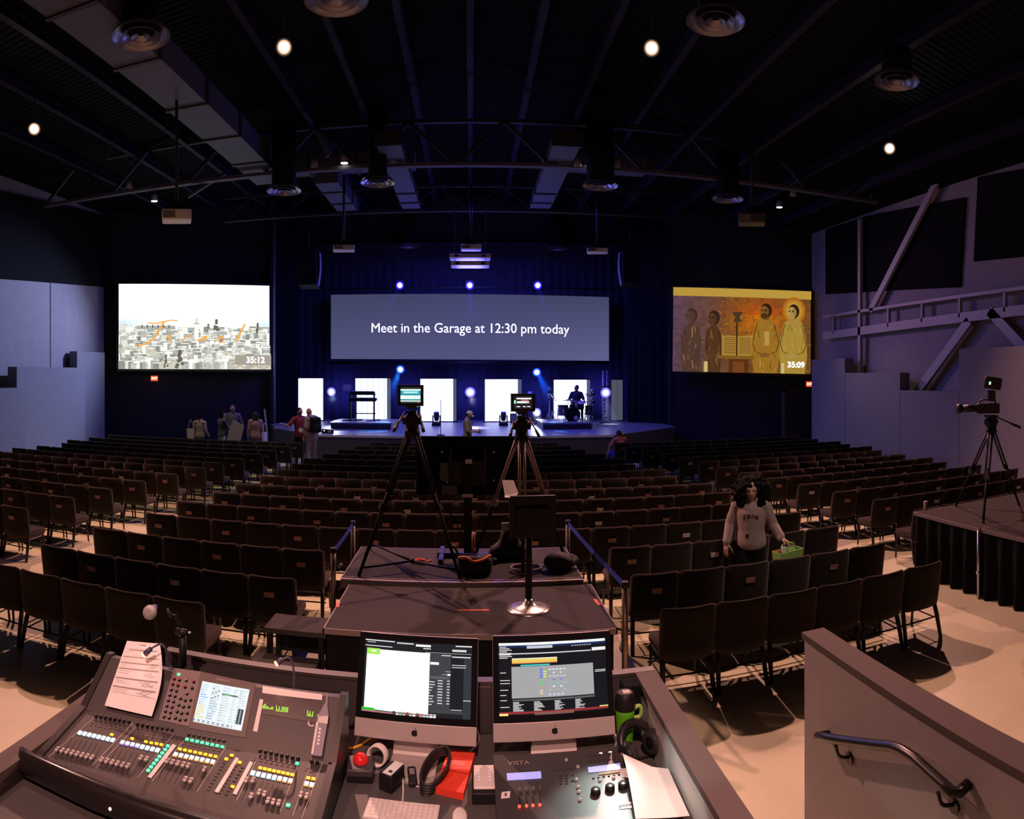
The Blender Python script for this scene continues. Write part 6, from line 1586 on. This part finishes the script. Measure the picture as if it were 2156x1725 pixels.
def torso(b, J, f, low=True):
    P = [J['pelvis'], J['waist'], J['chest'], lerp(J['chest'], J['neck'], .9)]; path = arc(P, 6)
    pr = [(0, .166, .112), (.14, .143, .102), (.28, .158, .110), (.36, .166, .113), (.44, .15, .10), (.49, .085, .07)]
    L = [0]
    for p, q in zip(path, path[1:]): L.append(L[-1] + (q - p).length)
    rings = []; n = 20; u0 = (path[1] - path[0]).normalized()
    sx = Vector((1, 0, 0)); st = [(path[0] - u0 * .115, .10, .07), (path[0] - u0 * .10, .145, .10), (path[0] - u0 * .05, .165, .112)]
    for p, l in zip(path, L):
        l = l * .49 / L[-1]
        for (a0, x0, y0), (a1, x1, y1) in zip(pr, pr[1:]):
            if a0 <= l <= a1 + 1e-6: t = (l - a0) / (a1 - a0); st.append((p, x0 + (x1 - x0) * t, y0 + (y1 - y0) * t)); break
    m_ = (J['shR'] - J['shL']).normalized()
    for i, (p, rx, ry) in enumerate(st):
        d = (st[min(i + 1, len(st) - 1)][0] - st[max(i - 1, 0)][0]).normalized(); y = d.cross(m_).normalized(); x = y.cross(d)
        rings.append([b._v(p + x * (rx + f) * math.cos(2 * PI * j / n) + y * (ry + f) * math.sin(2 * PI * j / n)) for j in range(n)])
    for q, r in zip(rings, rings[1:]):
        for j in range(n): b.b.faces.new((q[j], q[(j + 1) % n], r[(j + 1) % n], r[j]))
    b.b.faces.new(rings[0][::-1]); b.b.faces.new(rings[-1])
    c = (J['shL'] + J['shR']) / 2
    capsule(b, lerp(c, J['shL'], .86), lerp(c, J['shR'], .86), .060 + f, .060 + f); capsule(b, lerp(c, J['shL'], .5) + Vector((0, 0, .02)), c + Vector((0, 0, .055)), .05 + f, .05 + f); capsule(b, lerp(c, J['shR'], .5) + Vector((0, 0, .02)), c + Vector((0, 0, .055)), .05 + f, .05 + f)
def arms(b, J, f, t=1.0, sides='LR'):
    for s in sides:
        S_, E_, W_ = J['sh' + s], J['el' + s], J['wr' + s]
        if t <= .5: capsule(b, S_, lerp(S_, E_, t * 2), .053 + f, .049 + f - .005 * t)
        else: capsule(b, S_, E_, .053 + f, .041 + f); capsule(b, E_, lerp(E_, W_, (t - .5) * 2), .041 + f, .030 + f)
def legs(b, J, f, foot=False):
    for s in 'LR':
        capsule(b, J['hi' + s], J['kn' + s], .086 + f, .057 + f); capsule(b, J['kn' + s], J['an' + s], .056 + f, .038 + f * 1.2)
        if foot: capsule(b, J['an' + s] + Vector((0, 0, -.03)), J['to' + s], .038, .03)
def head_part(b, J, look, k=1.0, n=30, beard=False):
    """egg-shaped head with brow, sockets, nose, lips and chin; look = rotation of the head"""
    H = J['head']; M = b.M
    def W(p): return H + look @ (Vector(p) * k)
    rows = n // 2 + 4; ring = []
    for i in range(rows + 1):
        t = PI * i / rows; row_ = []
        for j in range(n):
            a = 2 * PI * j / n
            x, y, z = math.sin(t) * math.sin(a), math.sin(t) * math.cos(a), math.cos(t)
            px, py, pz = x * .074, y * .094, z * .122
            if z < 0: px *= 1 - .30 * (-z) ** 1.3; py *= 1 - .10 * (-z)
            if y > 0:
                g = lambda cx, cz, sx, sz: math.exp(-((px - cx) / sx) ** 2 - ((pz - cz) / sz) ** 2)
                py += .026 * g(0, -.024, .011, .014) + .016 * g(0, -.004, .009, .022) + .006 * g(0, .030, .05, .010)
                py -= .010 * (g(-.030, .008, .017, .011) + g(.030, .008, .017, .011))
                py += .007 * g(0, -.062, .022, .009) - .004 * g(0, -.078, .02, .006) + .012 * g(0, -.098, .022, .016)
            row_.append(b._v(W((px, py, pz)))) if 0 < i < rows else None
        ring.append(row_ if 0 < i < rows else [b._v(W((0, 0, .122 if i == 0 else -.117)))])
    for a_, c_ in zip(ring, ring[1:]):
        for j in range(n):
            q = (j + 1) % n
            if len(a_) == 1: f = b.b.faces.new((a_[0], c_[j], c_[q]))
            elif len(c_) == 1: f = b.b.faces.new((a_[j], c_[0], a_[q]))
            else: f = b.b.faces.new((a_[j], c_[j], c_[q], a_[q]))
            f.smooth = True; f.material_index = 0
    for s in (-1, 1):
        b.ball(W((s * .030, .0725, .007)), (.0125 * k, .0115 * k, .0075 * k), m=1, n=12, R=look); b.ball(W((s * .030, .0815, .007)), .0045 * k, m=2, n=10)
        b.tube([W((s * .014, .093, .026)), W((s * .030, .096, .031)), W((s * .046, .086, .026))], [.003 * k, .004 * k, .0015 * k], 6, m=2)
        b.tube([W((s * .016, .080, .0125)), W((s * .030, .086, .0160)), W((s * .046, .076, .0110))], .0026 * k, 5, m=2)
        b.ball(W((s * .076, -.004, -.005)), (.010 * k, .022 * k, .032 * k), m=0, n=10, R=look)
    b.tube([W((-.022, .088, -.060)), W((-.008, .0985, -.057)), W((0, .097, -.0585)), (W((.008, .0985, -.057))), W((.022, .088, -.060))], [.002 * k, .0045 * k, .0042 * k, .0045 * k, .002 * k], 8, m=3)
    b.tube([W((-.020, .088, -.063)), W((0, .098, -.069)), W((.020, .088, -.063))], [.002 * k, .0055 * k, .002 * k], 8, m=3)
def hand_part(b, wr, d, n, side, curl=.35, k=1.0, nails=None):
    """palm with four jointed fingers and a thumb; d: finger direction, n: way the palm faces, side: +1 thumb on d x n"""
    d = Vector(d).normalized(); n = Vector(n); n = (n - d * n.dot(d)).normalized(); s = d.cross(n) * side; wr = Vector(wr)
    R = Matrix((s, d, n)).transposed()
    capsule(b, wr - d * .02 * k, wr + d * .02 * k, .026 * k, .027 * k)
    b.box(wr + d * .048 * k, (.074 * k, .088 * k, .027 * k), 0, R, bev=.012 * k, seg=3)
    tips = []
    for off, L, r in ((.029, .068, .0082), (.0095, .077, .0086), (-.0105, .071, .0083), (-.029, .056, .0074)):
        p = wr + d * (.086 - abs(off) * .12) * k + s * off * k; dr = (d + s * off * 1.6).normalized(); pts = [p - d * .012 * k, p]; c = curl * (1 + .25 * (off < 0))
        for q, fr in enumerate((.44, .31, .25)):
            ang = c * (.7, 1.1, .9)[q]; dr = (dr * math.cos(ang) + n * math.sin(ang)).normalized(); p = p + dr * L * fr * k; pts.append(p)
        b.tube(pts, [r * k, r * k, r * .95 * k, r * .86 * k, r * .66 * k], 8); b.ball(p, r * .66 * k, n=8)
        tips.append((p, dr, r * k))
    p = wr + d * .022 * k + s * .030 * k; dr = (d * .62 + s * .74 + n * .25).normalized(); pts = [p - s * .012 * k, p]
    for L in (.042, .033, .026):
        p = p + dr * L * k; pts.append(p); dr = (dr + d * .28 + n * curl * .35).normalized()
    b.tube(pts, [.013 * k, .0125 * k, .0105 * k, .0095 * k, .007 * k], 8); b.ball(p, .007 * k, n=8); tips.append((p, dr, .0085 * k))
    return tips
EYEW = mat('eye_white', (.7, .68, .66), .3); IRIS = mat('eye_dark', (.02, .012, .01), .3); LIPS = mat('lip_tone', (.33, .12, .10), .5)
def skin(c): return mat('skin_' + str(int(c[0] * 1000)), c, .55, noise=.04, nscale=30)
HAIRB = mat('hair_black', (.004, .0035, .0035), .9, bump=.9, bscale=150, spec=.12); HAIRD = mat('hair_dark_brown', (.025, .014, .010), .8, bump=.8, bscale=120)
def cloth(name, c): return mat('cloth_' + name, c, .9, noise=.06, nscale=40, bump=.25, bscale=30, spec=.2)
def hair_cap(J, look, style, k=1.0):
    """hair as lumps over the skull, kept off the face"""
    b = MB(); H = J['head']; W = lambda p: H + look @ (Vector(p) * k)
    b.ball(W((0, -.020, .030)), (.084 * k, .092 * k, .106 * k), n=20, R=look)
    if style == 'long':
        for s in (-1, 0, 1): capsule(b, W((s * .045, -.055, .02)), W((s * .075, -.075, -.24)), .055 * k, .045 * k)
    elif style == 'tail':
        b.ball(W((0, -.11, .03)), (.04 * k, .045 * k, .045 * k), n=12); capsule(b, W((0, -.12, .02)), W((0, -.13, -.12)), .032 * k, .02 * k)
    elif style == 'bob':
        for s in (-1, 0, 1): capsule(b, W((s * .055, -.045, .02)), W((s * .07, -.04, -.12)), .045 * k, .035 * k)
    if style != 'none': return b
def person(label, loc, rz, h, pose, skin_c, shirt=None, sleeve=1.0, pants=None, hair='short', hair_m=None, look=None, hands=None, vox=.014, shoes=True, hat=None, nails=None, group=None, fit=.014, headk=1.0):
    J = {k: Vector(v) for k, v in {**STAND, **pose}.items()}
    t = thing('person', label, 'person', loc, rz, group); sc = h / 1.75
    look = look if look is not None else Matrix.Identity(3)
    SK = skin(skin_c)
    b = MB(); torso(b, J, -.004); arms(b, J, -.002); legs(b, J, -.006, True)
    capsule(b, J['neck'] + Vector((0, 0, -.06)), J['head'] + look @ Vector((0, -.02, -.06)), .055, .05)
    me = remesh(b, vox, 'body', [SK, EYEW, IRIS, LIPS])
    b = MB(); b.b.from_mesh(me); head_part(b, J, look, headk, 30 if headk == 1.0 else 44)
    tips = []
    hands = hands or {}
    for s, sg in (('L', -1), ('R', 1)):
        d, n, c = hands.get(s, ((J['wr' + s] - J['el' + s]).normalized(), Vector((-sg, 0, 0)) if abs((J['wr' + s] - J['el' + s]).normalized().x) < .8 else Vector((0, 0, -1)), .35))
        dd, nn = Vector(d).normalized(), Vector(n); side = 1 if sg > 0 else -1
        tips += hand_part(b, J['wr' + s] + dd * .012, dd, nn, side, c)
    me2 = b.mesh('body', [SK, EYEW, IRIS, LIPS]); bpy.data.meshes.remove(me); me2.transform(Matrix.Scale(sc, 4))
    obj('body', me2, t)
    def part(name, bm, m, v=vox, smooth=3):
        q = remesh(bm, v, name, [m], smooth); q.transform(Matrix.Scale(sc, 4)); return obj(name, q, t)
    if shirt is not None:
        b = MB(); torso(b, J, fit); arms(b, J, fit - .003, sleeve); capsule(b, J['neck'] + Vector((0, 0, -.05)), J['neck'] + Vector((0, 0, -.015)), .07, .064); part('shirt', b, shirt)
    if pants is not None:
        b = MB(); b.ball(J['pelvis'] + Vector((0, 0, -.02)), (.168 + .008, .118 + .008, .125), n=18); legs(b, J, .010); part('trousers', b, pants)
    if shoes:
        for s in 'LR':
            b = MB(); capsule(b, J['an' + s] + Vector((0, -.01, -.042)), J['to' + s] + Vector((0, .01, .004)), .046, .038); part('shoe', b, mat('shoe_dark', (.02, .018, .018), .5), .012)
    if hair != 'none':
        b = hair_cap(J, look, hair); part('hair', b, hair_m or HAIRB, .010, 2)
    if hat:
        H = J['head']; W = lambda p: H + look @ Vector(p)
        b = MB(); b.ball(W((0, -.008, .055)), (.092, .108, .088), n=20, R=look); q = part('cap', b, hat, .010, 2)
        b = MB(); b.grid(lambda u, v: W(((u - .5) * .15, .085 + .085 * v * math.cos((u - .5) * 2.4), .052 - .02 * v - .03 * (2 * u - 1) ** 2)), 10, 4); b.grid(lambda u, v: W(((u - .5) * .15, .085 + .085 * v * math.cos((u - .5) * 2.4), .048 - .02 * v - .03 * (2 * u - 1) ** 2)), 10, 4)
        m_ = b.mesh('cap_brim', [hat]); m_.transform(Matrix.Scale(sc, 4)); obj('brim', m_, q)
    if nails:
        for p, dr, r in tips: b = MB(); capsule(b, p - dr * .004, p + dr * .016, r * .62, r * .30, 6); m_ = b.mesh('fingernail', [nails]); m_.transform(Matrix.Scale(sc, 4)); obj('fingernail', m_, t)
    return t, J, sc
def P2(px, r): return Vector((r * math.sin(th(px)), r * math.cos(th(px)), 0))
# --- the woman among the near right chairs
wp = P2(1582, 8.38); yaw = PI - .43 - .10
GREYSW = cloth('greige_sweatshirt', (.40, .315, .285)); BLK = cloth('black', (.008, .008, .009))
pose = dict(shR=(.185, -.01, 1.40), elR=(.285, -.04, 1.15), wrR=(.315, .055, .925), shL=(-.185, .0, 1.40), elL=(-.285, -.02, 1.14), wrL=(-.40, .16, 1.02), chest=(0, .01, 1.28), neck=(0, .0, 1.45), head=(-.005, .045, 1.60))
W, J, sc = person('woman with big curly black hair in grey sweatshirt holding a green caddy', wp, yaw, 1.70, pose, (.58, .37, .28), GREYSW, .97, BLK, 'none', look=rotz(.10) @ rotx(-.10),
    hands={'R': ((.10, .16, -1.0), (-.5, -.85, 0), .14), 'L': ((-.72, .25, -.35), (.15, .25, -1.0), .75)}, vox=.011, nails=mat('nail_yellow', (.75, .72, .25), .3), fit=.03, headk=1.15)
b = MB(); rr = random.Random(12); H = J['head']
for i in range(700):
    a, e = rr.uniform(0, 2 * PI), rr.uniform(-1, 1); q = math.sqrt(1 - e * e); v = Vector((q * math.cos(a) * .262, q * math.sin(a) * .17 - .06, e * .225 - .045))
    f = rr.uniform(.55, 1.0); v = Vector((v.x * f, v.y * f, v.z * f if v.z > 0 else v.z))
    if abs(v.x) < .090 and v.y > -.0 and -.26 < v.z < .060: continue
    if abs(v.x) < .065 and v.y > .045 and v.z < .058: continue
    b.ball(H + rotz(.10) @ v, rr.uniform(.022, .038), n=8)
b.ball(H + Vector((0, -.040, .045)), (.105, .115, .125), n=18)
q = remesh(b, .010, 'hair', [HAIRB], 5); q.transform(Matrix.Scale(sc, 4)); obj('hair', q, W)
# sweatshirt print and badge
b = MB(); MAR = mat('print_maroon', (.10, .025, .035), .8)
def onchest(x, z): return Vector((x, J['chest'].y + .142 * math.sqrt(max(.05, 1 - (x / .20) ** 2 - ((z - 1.27) / .27) ** 2)) + .004, z)) * sc
for k, strokes in enumerate((((0, 0), (0, 1), (.6, 1), (.6, 0), (0, 0)), ((0, 1), (.25, 0), (.5, 1), (.75, 0), (1, 1)), ((0, 0), (.4, 1), (.8, 0)), ((0, 0), (0, 1), (.7, 0), (.7, 1)))):
    x0 = .085 - .052 * k; z0 = 1.245 + .02 * math.sin(k)
    for p_, q_ in zip(strokes, strokes[1:]): b.tube([onchest(x0 - p_[0] * .038, z0 + p_[1] * .055), onchest(x0 - q_[0] * .038, z0 + q_[1] * .055)], .0045, 5)
b.build('chest_lettering', MAR, W)
b = MB(); c = Vector((.035, .135, 1.03)) * sc; b.box(c, (.05, .008, .05)); b.build('badge', mat('badge_dark', (.05, .03, .03), .6), W)
# green caddy in her left hand
hl = (J['wrL'] + Vector((-.06, .05, -.05))) * sc; cw = wp + rotz(yaw) @ Vector((hl.x, hl.y, 0)); cz = hl.z
t = thing('caddy', 'translucent green plastic caddy with a handle held by the woman', 'caddy', (cw.x + .02, cw.y, cz - .235), .25)
GRC = mat('green_caddy_plastic', (.30, .58, .16), .35, spec=.6)
for x0, x1, y0 in ((-.19, -.055, -.02), (-.045, .19, .0)):
    b = MB(); z0, z1, w = 0, .15, .085
    def wall(pts): b.face(pts)
    o4 = [(x0 + .01, y0 - w + .01), (x1 - .01, y0 - w + .01), (x1 - .01, y0 + w - .01), (x0 + .01, y0 + w - .01)]; t4 = [(x0, y0 - w), (x1, y0 - w), (x1, y0 + w), (x0, y0 + w)]
    for i in range(4):
        j = (i + 1) % 4; b.face([(*o4[i], z0), (*o4[j], z0), (*t4[j], z1), (*t4[i], z1)])
    b.face([(*p_, z0) for p_ in o4][::-1])
    for i in range(4):
        j = (i + 1) % 4; b.tube([(*t4[i], z1), (*t4[j], z1)], .006, 6)
    o = b.build('compartment', GRC, t); md = o.modifiers.new('thick', 'SOLIDIFY'); md.thickness = .003
b = MB(); b.tube(arc([(-.10, 0, .15), (-.085, 0, .215), (.0, 0, .236), (.10, 0, .215), (.12, 0, .15)], 6), .009, 8); b.bx(-.09, .13, -.006, .006, .10, .16); b.build('handle', GRC, t)
b = MB(); b.ball((0, 0, 0), (.03, .03, .028)); o = b.build('red_lidded_jar', mat('jar_red', (.6, .05, .04), .4)); o.location = (cw.x - .12, cw.y - .03, cz - .09); tag(o, 'small red jar in the left half of the green caddy', 'jar')
b = MB(); b.bx(-.025, .025, -.02, .02, -.05, .045); o = b.build('white_carton', WHITE); o.location = (cw.x - .055, cw.y - .045, cz - .075); tag(o, 'small white carton standing in the green caddy', 'carton')
# --- group under the left screen
SKL = (.50, .31, .23); SKM = (.42, .24, .17)
TAUPE = cloth('cream', (.42, .33, .27)); GRY = cloth('grey_tshirt', (.13, .125, .14)); DKG = cloth('dark_teal_grey', (.09, .095, .10)); JEAN = cloth('dark_denim', (.03, .034, .055)); PINK = cloth('dusty_pink', (.36, .23, .21)); WHT = cloth('white', (.6, .56, .54))
def toward(px): return PI - th(px)        # turn that faces the camera
def bag(label, loc, rz, m):
    t = thing('tote_bag', label, 'bag', loc, rz)
    b = MB(); b.grid(lambda u, v: Vector((.15 * math.cos(2 * PI * u) * (.85 + .15 * v) , .05 * math.sin(2 * PI * u) * (1.2 - .5 * v), .36 * v)), 20, 5, closed=True); b.face([(.15 * .85 * math.cos(2 * PI * k / 20), .06 * math.sin(2 * PI * k / 20), 0) for k in range(20)][::-1]); b.build('pouch', m, t)
    b = MB(); b.tube(arc([(-.09, 0, .35), (-.07, 0, .5), (0, 0, .66), (.07, 0, .5), (.09, 0, .35)], 5), .010, 6); b.build('strap', m, t)
p = P2(421, 23.2); person('woman in cream top seen from behind carrying a white bag', p, -th(421) - .35, 1.66, dict(head=(0, .07, 1.60), neck=(0, .02, 1.45), chest=(0, .02, 1.28), wrR=(.26, .18, .97)), SKL, TAUPE, .95, JEAN, 'tail', look=rotx(-.25), fit=.022)
bag('white shoulder bag at the back of the woman in cream top', (p.x - .30, p.y - .12, .78), .3, WHT)
p = P2(467, 22.9); person('girl in dark grey shirt reaching over the pale board', p, -th(467) - 1.05, 1.76, dict(wrL=(-.12, .42, 1.17), elL=(-.25, .16, 1.17), wrR=(.10, .42, 1.10), elR=(.24, .14, 1.12)), SKL, DKG, .42, WHT, 'bob', fit=.022)
p = P2(490, 23.6); person('tall man in grey T-shirt facing the others by the board', p, toward(490), 1.94, dict(wrR=(.16, .30, 1.06), elR=(.29, .06, 1.13), wrL=(-.27, .22, 1.03), elL=(-.30, -.02, 1.13)), SKM, GRY, .42, JEAN, 'short', hair_m=HAIRD, look=rotz(-.1) @ rotx(-.2), fit=.024)
p = P2(538, 22.8); person('woman with long brown hair in dusty pink top seen from behind', p, -th(538) + .1, 1.74, {}, SKL, PINK, .95, cloth('mauve_skirt', (.16, .10, .13)), 'long', hair_m=HAIRD, fit=.026)
bag('long pale bag hanging at the right side of the long-haired woman', (p.x + .34, p.y - .05, .70), 1.2, WHT)
q = [on_r(px, py, 22.6) for px, py in ((475, 917), (504, 921), (514, 897), (490, 884))]; c = sum(q, Vector()) / 4
q[0].z -= .25; q[1].z -= .25
b = MB(); U = Vector((.1, .25, 0)).normalized() * .012; Q = [v - c for v in q]; b.face(Q); b.face([v + U for v in Q][::-1])
for i in range(4): b.face((Q[i], Q[(i + 1) % 4], Q[(i + 1) % 4] + U, Q[i] + U))
o = b.build('foam_board', mat('board_pale', (.46, .42, .44), .7)); o.location = c; tag(o, 'large pale board held between the girl and tall man', 'board')
# --- two people by the left end of the stage
p = P2(631, 22.0); person('person in red-shouldered dark top beside the left curtain panel', p, toward(631) + .5, 1.92, dict(wrR=(.62, .12, 1.28), elR=(.42, .02, 1.20), wrL=(-.12, .26, 1.05), elL=(-.27, .06, 1.12)), SKM, cloth('red_dark_top', (.20, .035, .045)), .35, cloth('navy', (.012, .013, .03)), 'short', fit=.026)
b = MB(); b.box((0, 0, 0), (.17, .012, .13), R=roty(.4)); o = b.build('folded_program', PAPER); o.location = p + Vector((.12, -.26, 1.2)); tag(o, 'small pale folded sheet held by the red-shouldered person', 'paper')
p = P2(656, 21.7); t, J2, s2 = person('bald man in pale shirt with a dark backpack near the stage', p, -th(656) + .7, 1.95, dict(head=(0, .11, 1.60), neck=(0, .04, 1.46), chest=(0, .02, 1.29)), SKM, cloth('tan_shirt', (.34, .25, .22)), .42, cloth('khaki', (.30, .22, .20)), 'none', look=rotx(-.3), fit=.024)
b = MB(); b.box((0, -.19, 1.24), (.34, .17, .46), bev=.06, seg=3); b.box((0, -.285, 1.14), (.26, .05, .22), bev=.02)
for s in (-1, 1): b.tube(arc([(s * .11, -.12, 1.44), (s * .13, .02, 1.50), (s * .135, .15, 1.38), (s * .16, .06, 1.16), (s * .15, -.12, 1.06)], 5), .022, 6)
q = remesh(b, .014, 'backpack', [BLK], 2); q.transform(Matrix.Scale(s2, 4)); o = obj('backpack', q); o.location = p; o.rotation_euler = (0, 0, -th(656) + .7); tag(o, 'dark backpack worn by the bald man', 'backpack')
# --- man in the cap before the stage
p = P2(984, 21.85); person('man in cream cap looking down at his hands before the stage', p, -PI / 2 - .15, 1.84, dict(wrR=(.05, .33, 1.10), elR=(.24, .06, 1.10), wrL=(-.03, .34, 1.07), elL=(-.24, .06, 1.10), head=(0, .06, 1.60), neck=(0, .0, 1.455)), SKM, cloth('camouflage_grey', (.20, .19, .20)), .45, JEAN, 'short', hat=cloth('cream_cap', (.55, .47, .38)), look=rotx(-.38), fit=.028)
# --- drummer on the stool
sit = dict(pelvis=(0, 0, .60), waist=(0, .0, .74), chest=(0, .02, .93), neck=(0, .02, 1.10), head=(0, .04, 1.26), shL=(-.185, .02, 1.05), shR=(.185, .02, 1.05), elL=(-.29, .06, .80), wrL=(-.34, .28, .72), elR=(.29, .06, .80), wrR=(.22, .32, .76),
           hiL=(-.10, .02, .58), knL=(-.22, .42, .56), anL=(-.22, .45, .10), toL=(-.24, .60, .04), hiR=(.10, .02, .58), knR=(.22, .42, .56), anR=(.22, .45, .10), toR=(.24, .60, .04))
p = P2(1213, 27.6); person('drummer in dark T-shirt seated behind the drum kit', (p.x, 27.15, KZ), toward(1213), 1.80, sit, SKM, cloth('dark_tshirt', (.05, .05, .07)), .42, BLK, 'short', look=rotz(-.9), fit=.024)
# --- person on the aisle chair of the far right block
p = Vector((4.77, 20.70, 0)); st = {k: (v[0], v[1], v[2] - .10) for k, v in sit.items()}
st.update(chest=(0, .08, .80), neck=(0, .15, .95), head=(.02, .20, 1.08), shL=(-.185, .10, .92), shR=(.185, .10, .92), wrR=(.10, .16, 1.13), elR=(.30, .18, .86), wrL=(-.34, .22, .54), elL=(-.36, .06, .70))
for k in ('anL', 'anR'): st[k] = (st[k][0], st[k][1] + .02, .085)
for k in ('toL', 'toR'): st[k] = (st[k][0], st[k][1], .035)
person('person with dark hair slumped on the front aisle chair right of stage', p, .25, 1.75, st, (.48, .24, .19), cloth('coral_top', (.40, .12, .13)), .42, cloth('bright_blue', (.02, .03, .30)), 'bob', hair_m=HAIRD, look=rotx(-.5), fit=.022)
# ================================================================ light
w = bpy.data.worlds.new('hall_dark'); S.world = w; w.use_nodes = True
w.node_tree.nodes['Background'].inputs[0].default_value = (.30, .28, .45, 1); w.node_tree.nodes['Background'].inputs[1].default_value = 0.0
for p, T, e in zip(HL, ((-3.2, 7.2, 0), (3.2, 7.2, 0), (-8.2, 8.6, 0), (8.2, 9.2, 0)), (3500, 3500, 2400, 2400)):
    light('house_and_fill_lamp', 'SPOT', p + Vector((0, -.1, -.35)), e, WARM, .09, T, 1.75, .7)
# house lights further back in the hall, above the photographer
for x, y, e in ((-2.6, .3, 900), (3.2, .3, 800), (-9.5, 1.0, 900), (9.5, 1.0, 900)):
    light('house_and_fill_lamp', 'SPOT', (x, y, 9.3), e, WARM, .09, (x, y + .3, 0), 1.0, .7)
light('house_and_fill_lamp', 'SPOT', (4.6, 1.6, 9.3), 1100, (1, .68, .6), .09, (3.45, 7.55, 1.0), .30, .9)  # added fill spot aimed at the woman to brighten her
light('house_and_fill_lamp', 'SPOT', (-.4, -3.2, 7.4), 2500, (1, .52, .45), .09, (-.45, 2.45, 1.4), .52, .6)  # added narrow spot from behind, brightens the desk and computer fronts
# added lights without fixtures: blue fill over the stage, tints on the side walls
light('added_wash', 'AREA', (0, 25.6, 8.9), 1000, (.10, .09, 1), 4, (0, 25.2, 0))
light('added_wash', 'POINT', (0, 24.2, 6.2), 260, (.16, .13, 1), .5)
light('added_wash', 'SPOT', (-7.2, 25.0, 7.6), 4600, (.44, .52, 1), .15, (-14.4, 18.5, 3.6), 1.1, .8)
light('added_wash', 'SPOT', (7.0, 25.0, 7.2), 700, (.85, .40, .62), .15, (13.9, 15.5, 4.6), 1.15, .9)
# added blue lights, unseen behind the curtain panels, colour the drape round them
for x in (-6.0, -3.0, 0, 3.0, 5.9): light('added_drape_glow', 'AREA', (x, 30.15, 2.1), 26, (.10, .10, 1), 1.2, (x, 31, 2.3))
# truss downlights over the middle and far rows
for x, y, e in ((-3.6, 19.0, 900), (3.4, 19.0, 900), (-9.0, 19.6, 800), (9.9, 20.5, 500)):
    light('truss_and_fill_spot', 'SPOT', (x, y, 8.7), e, (1, .72, .58), .08, (x, y - 1.5, 0), 1.6, .8)
light('truss_and_fill_spot', 'SPOT', (-.6, 16.0, 9.0), 900, (1, .75, .62), .08, (-.1, 21.8, 1.5), .28, .8)  # added fill spot, off the truss, to brighten the man in the cap
# cool work lamp over the lighting console
light('work_lamp', 'SPOT', (.68, 2.97, 1.95), 30, (.88, 1, .92), .03, (.45, 2.38, 1.42), .50, .6)
light('work_lamp', 'SPOT', (.30, 2.35, 2.0), 10, (.88, 1, .92), .02, (.80, 2.35, 1.45), .8, .6)
S.view_settings.view_transform = 'Standard'; S.view_settings.look = 'None'
S.view_settings.exposure = 0.0; S.view_settings.gamma = 1.0; S.view_settings.use_curve_mapping = False
S.cycles.max_bounces = 5; S.cycles.diffuse_bounces = 3; S.cycles.glossy_bounces = 3; S.cycles.transmission_bounces = 3; S.cycles.volume_bounces = 0
S.cycles.sample_clamp_indirect = 4.0; S.cycles.use_denoising = True
S.cycles.caustics_reflective = False; S.cycles.caustics_refractive = False
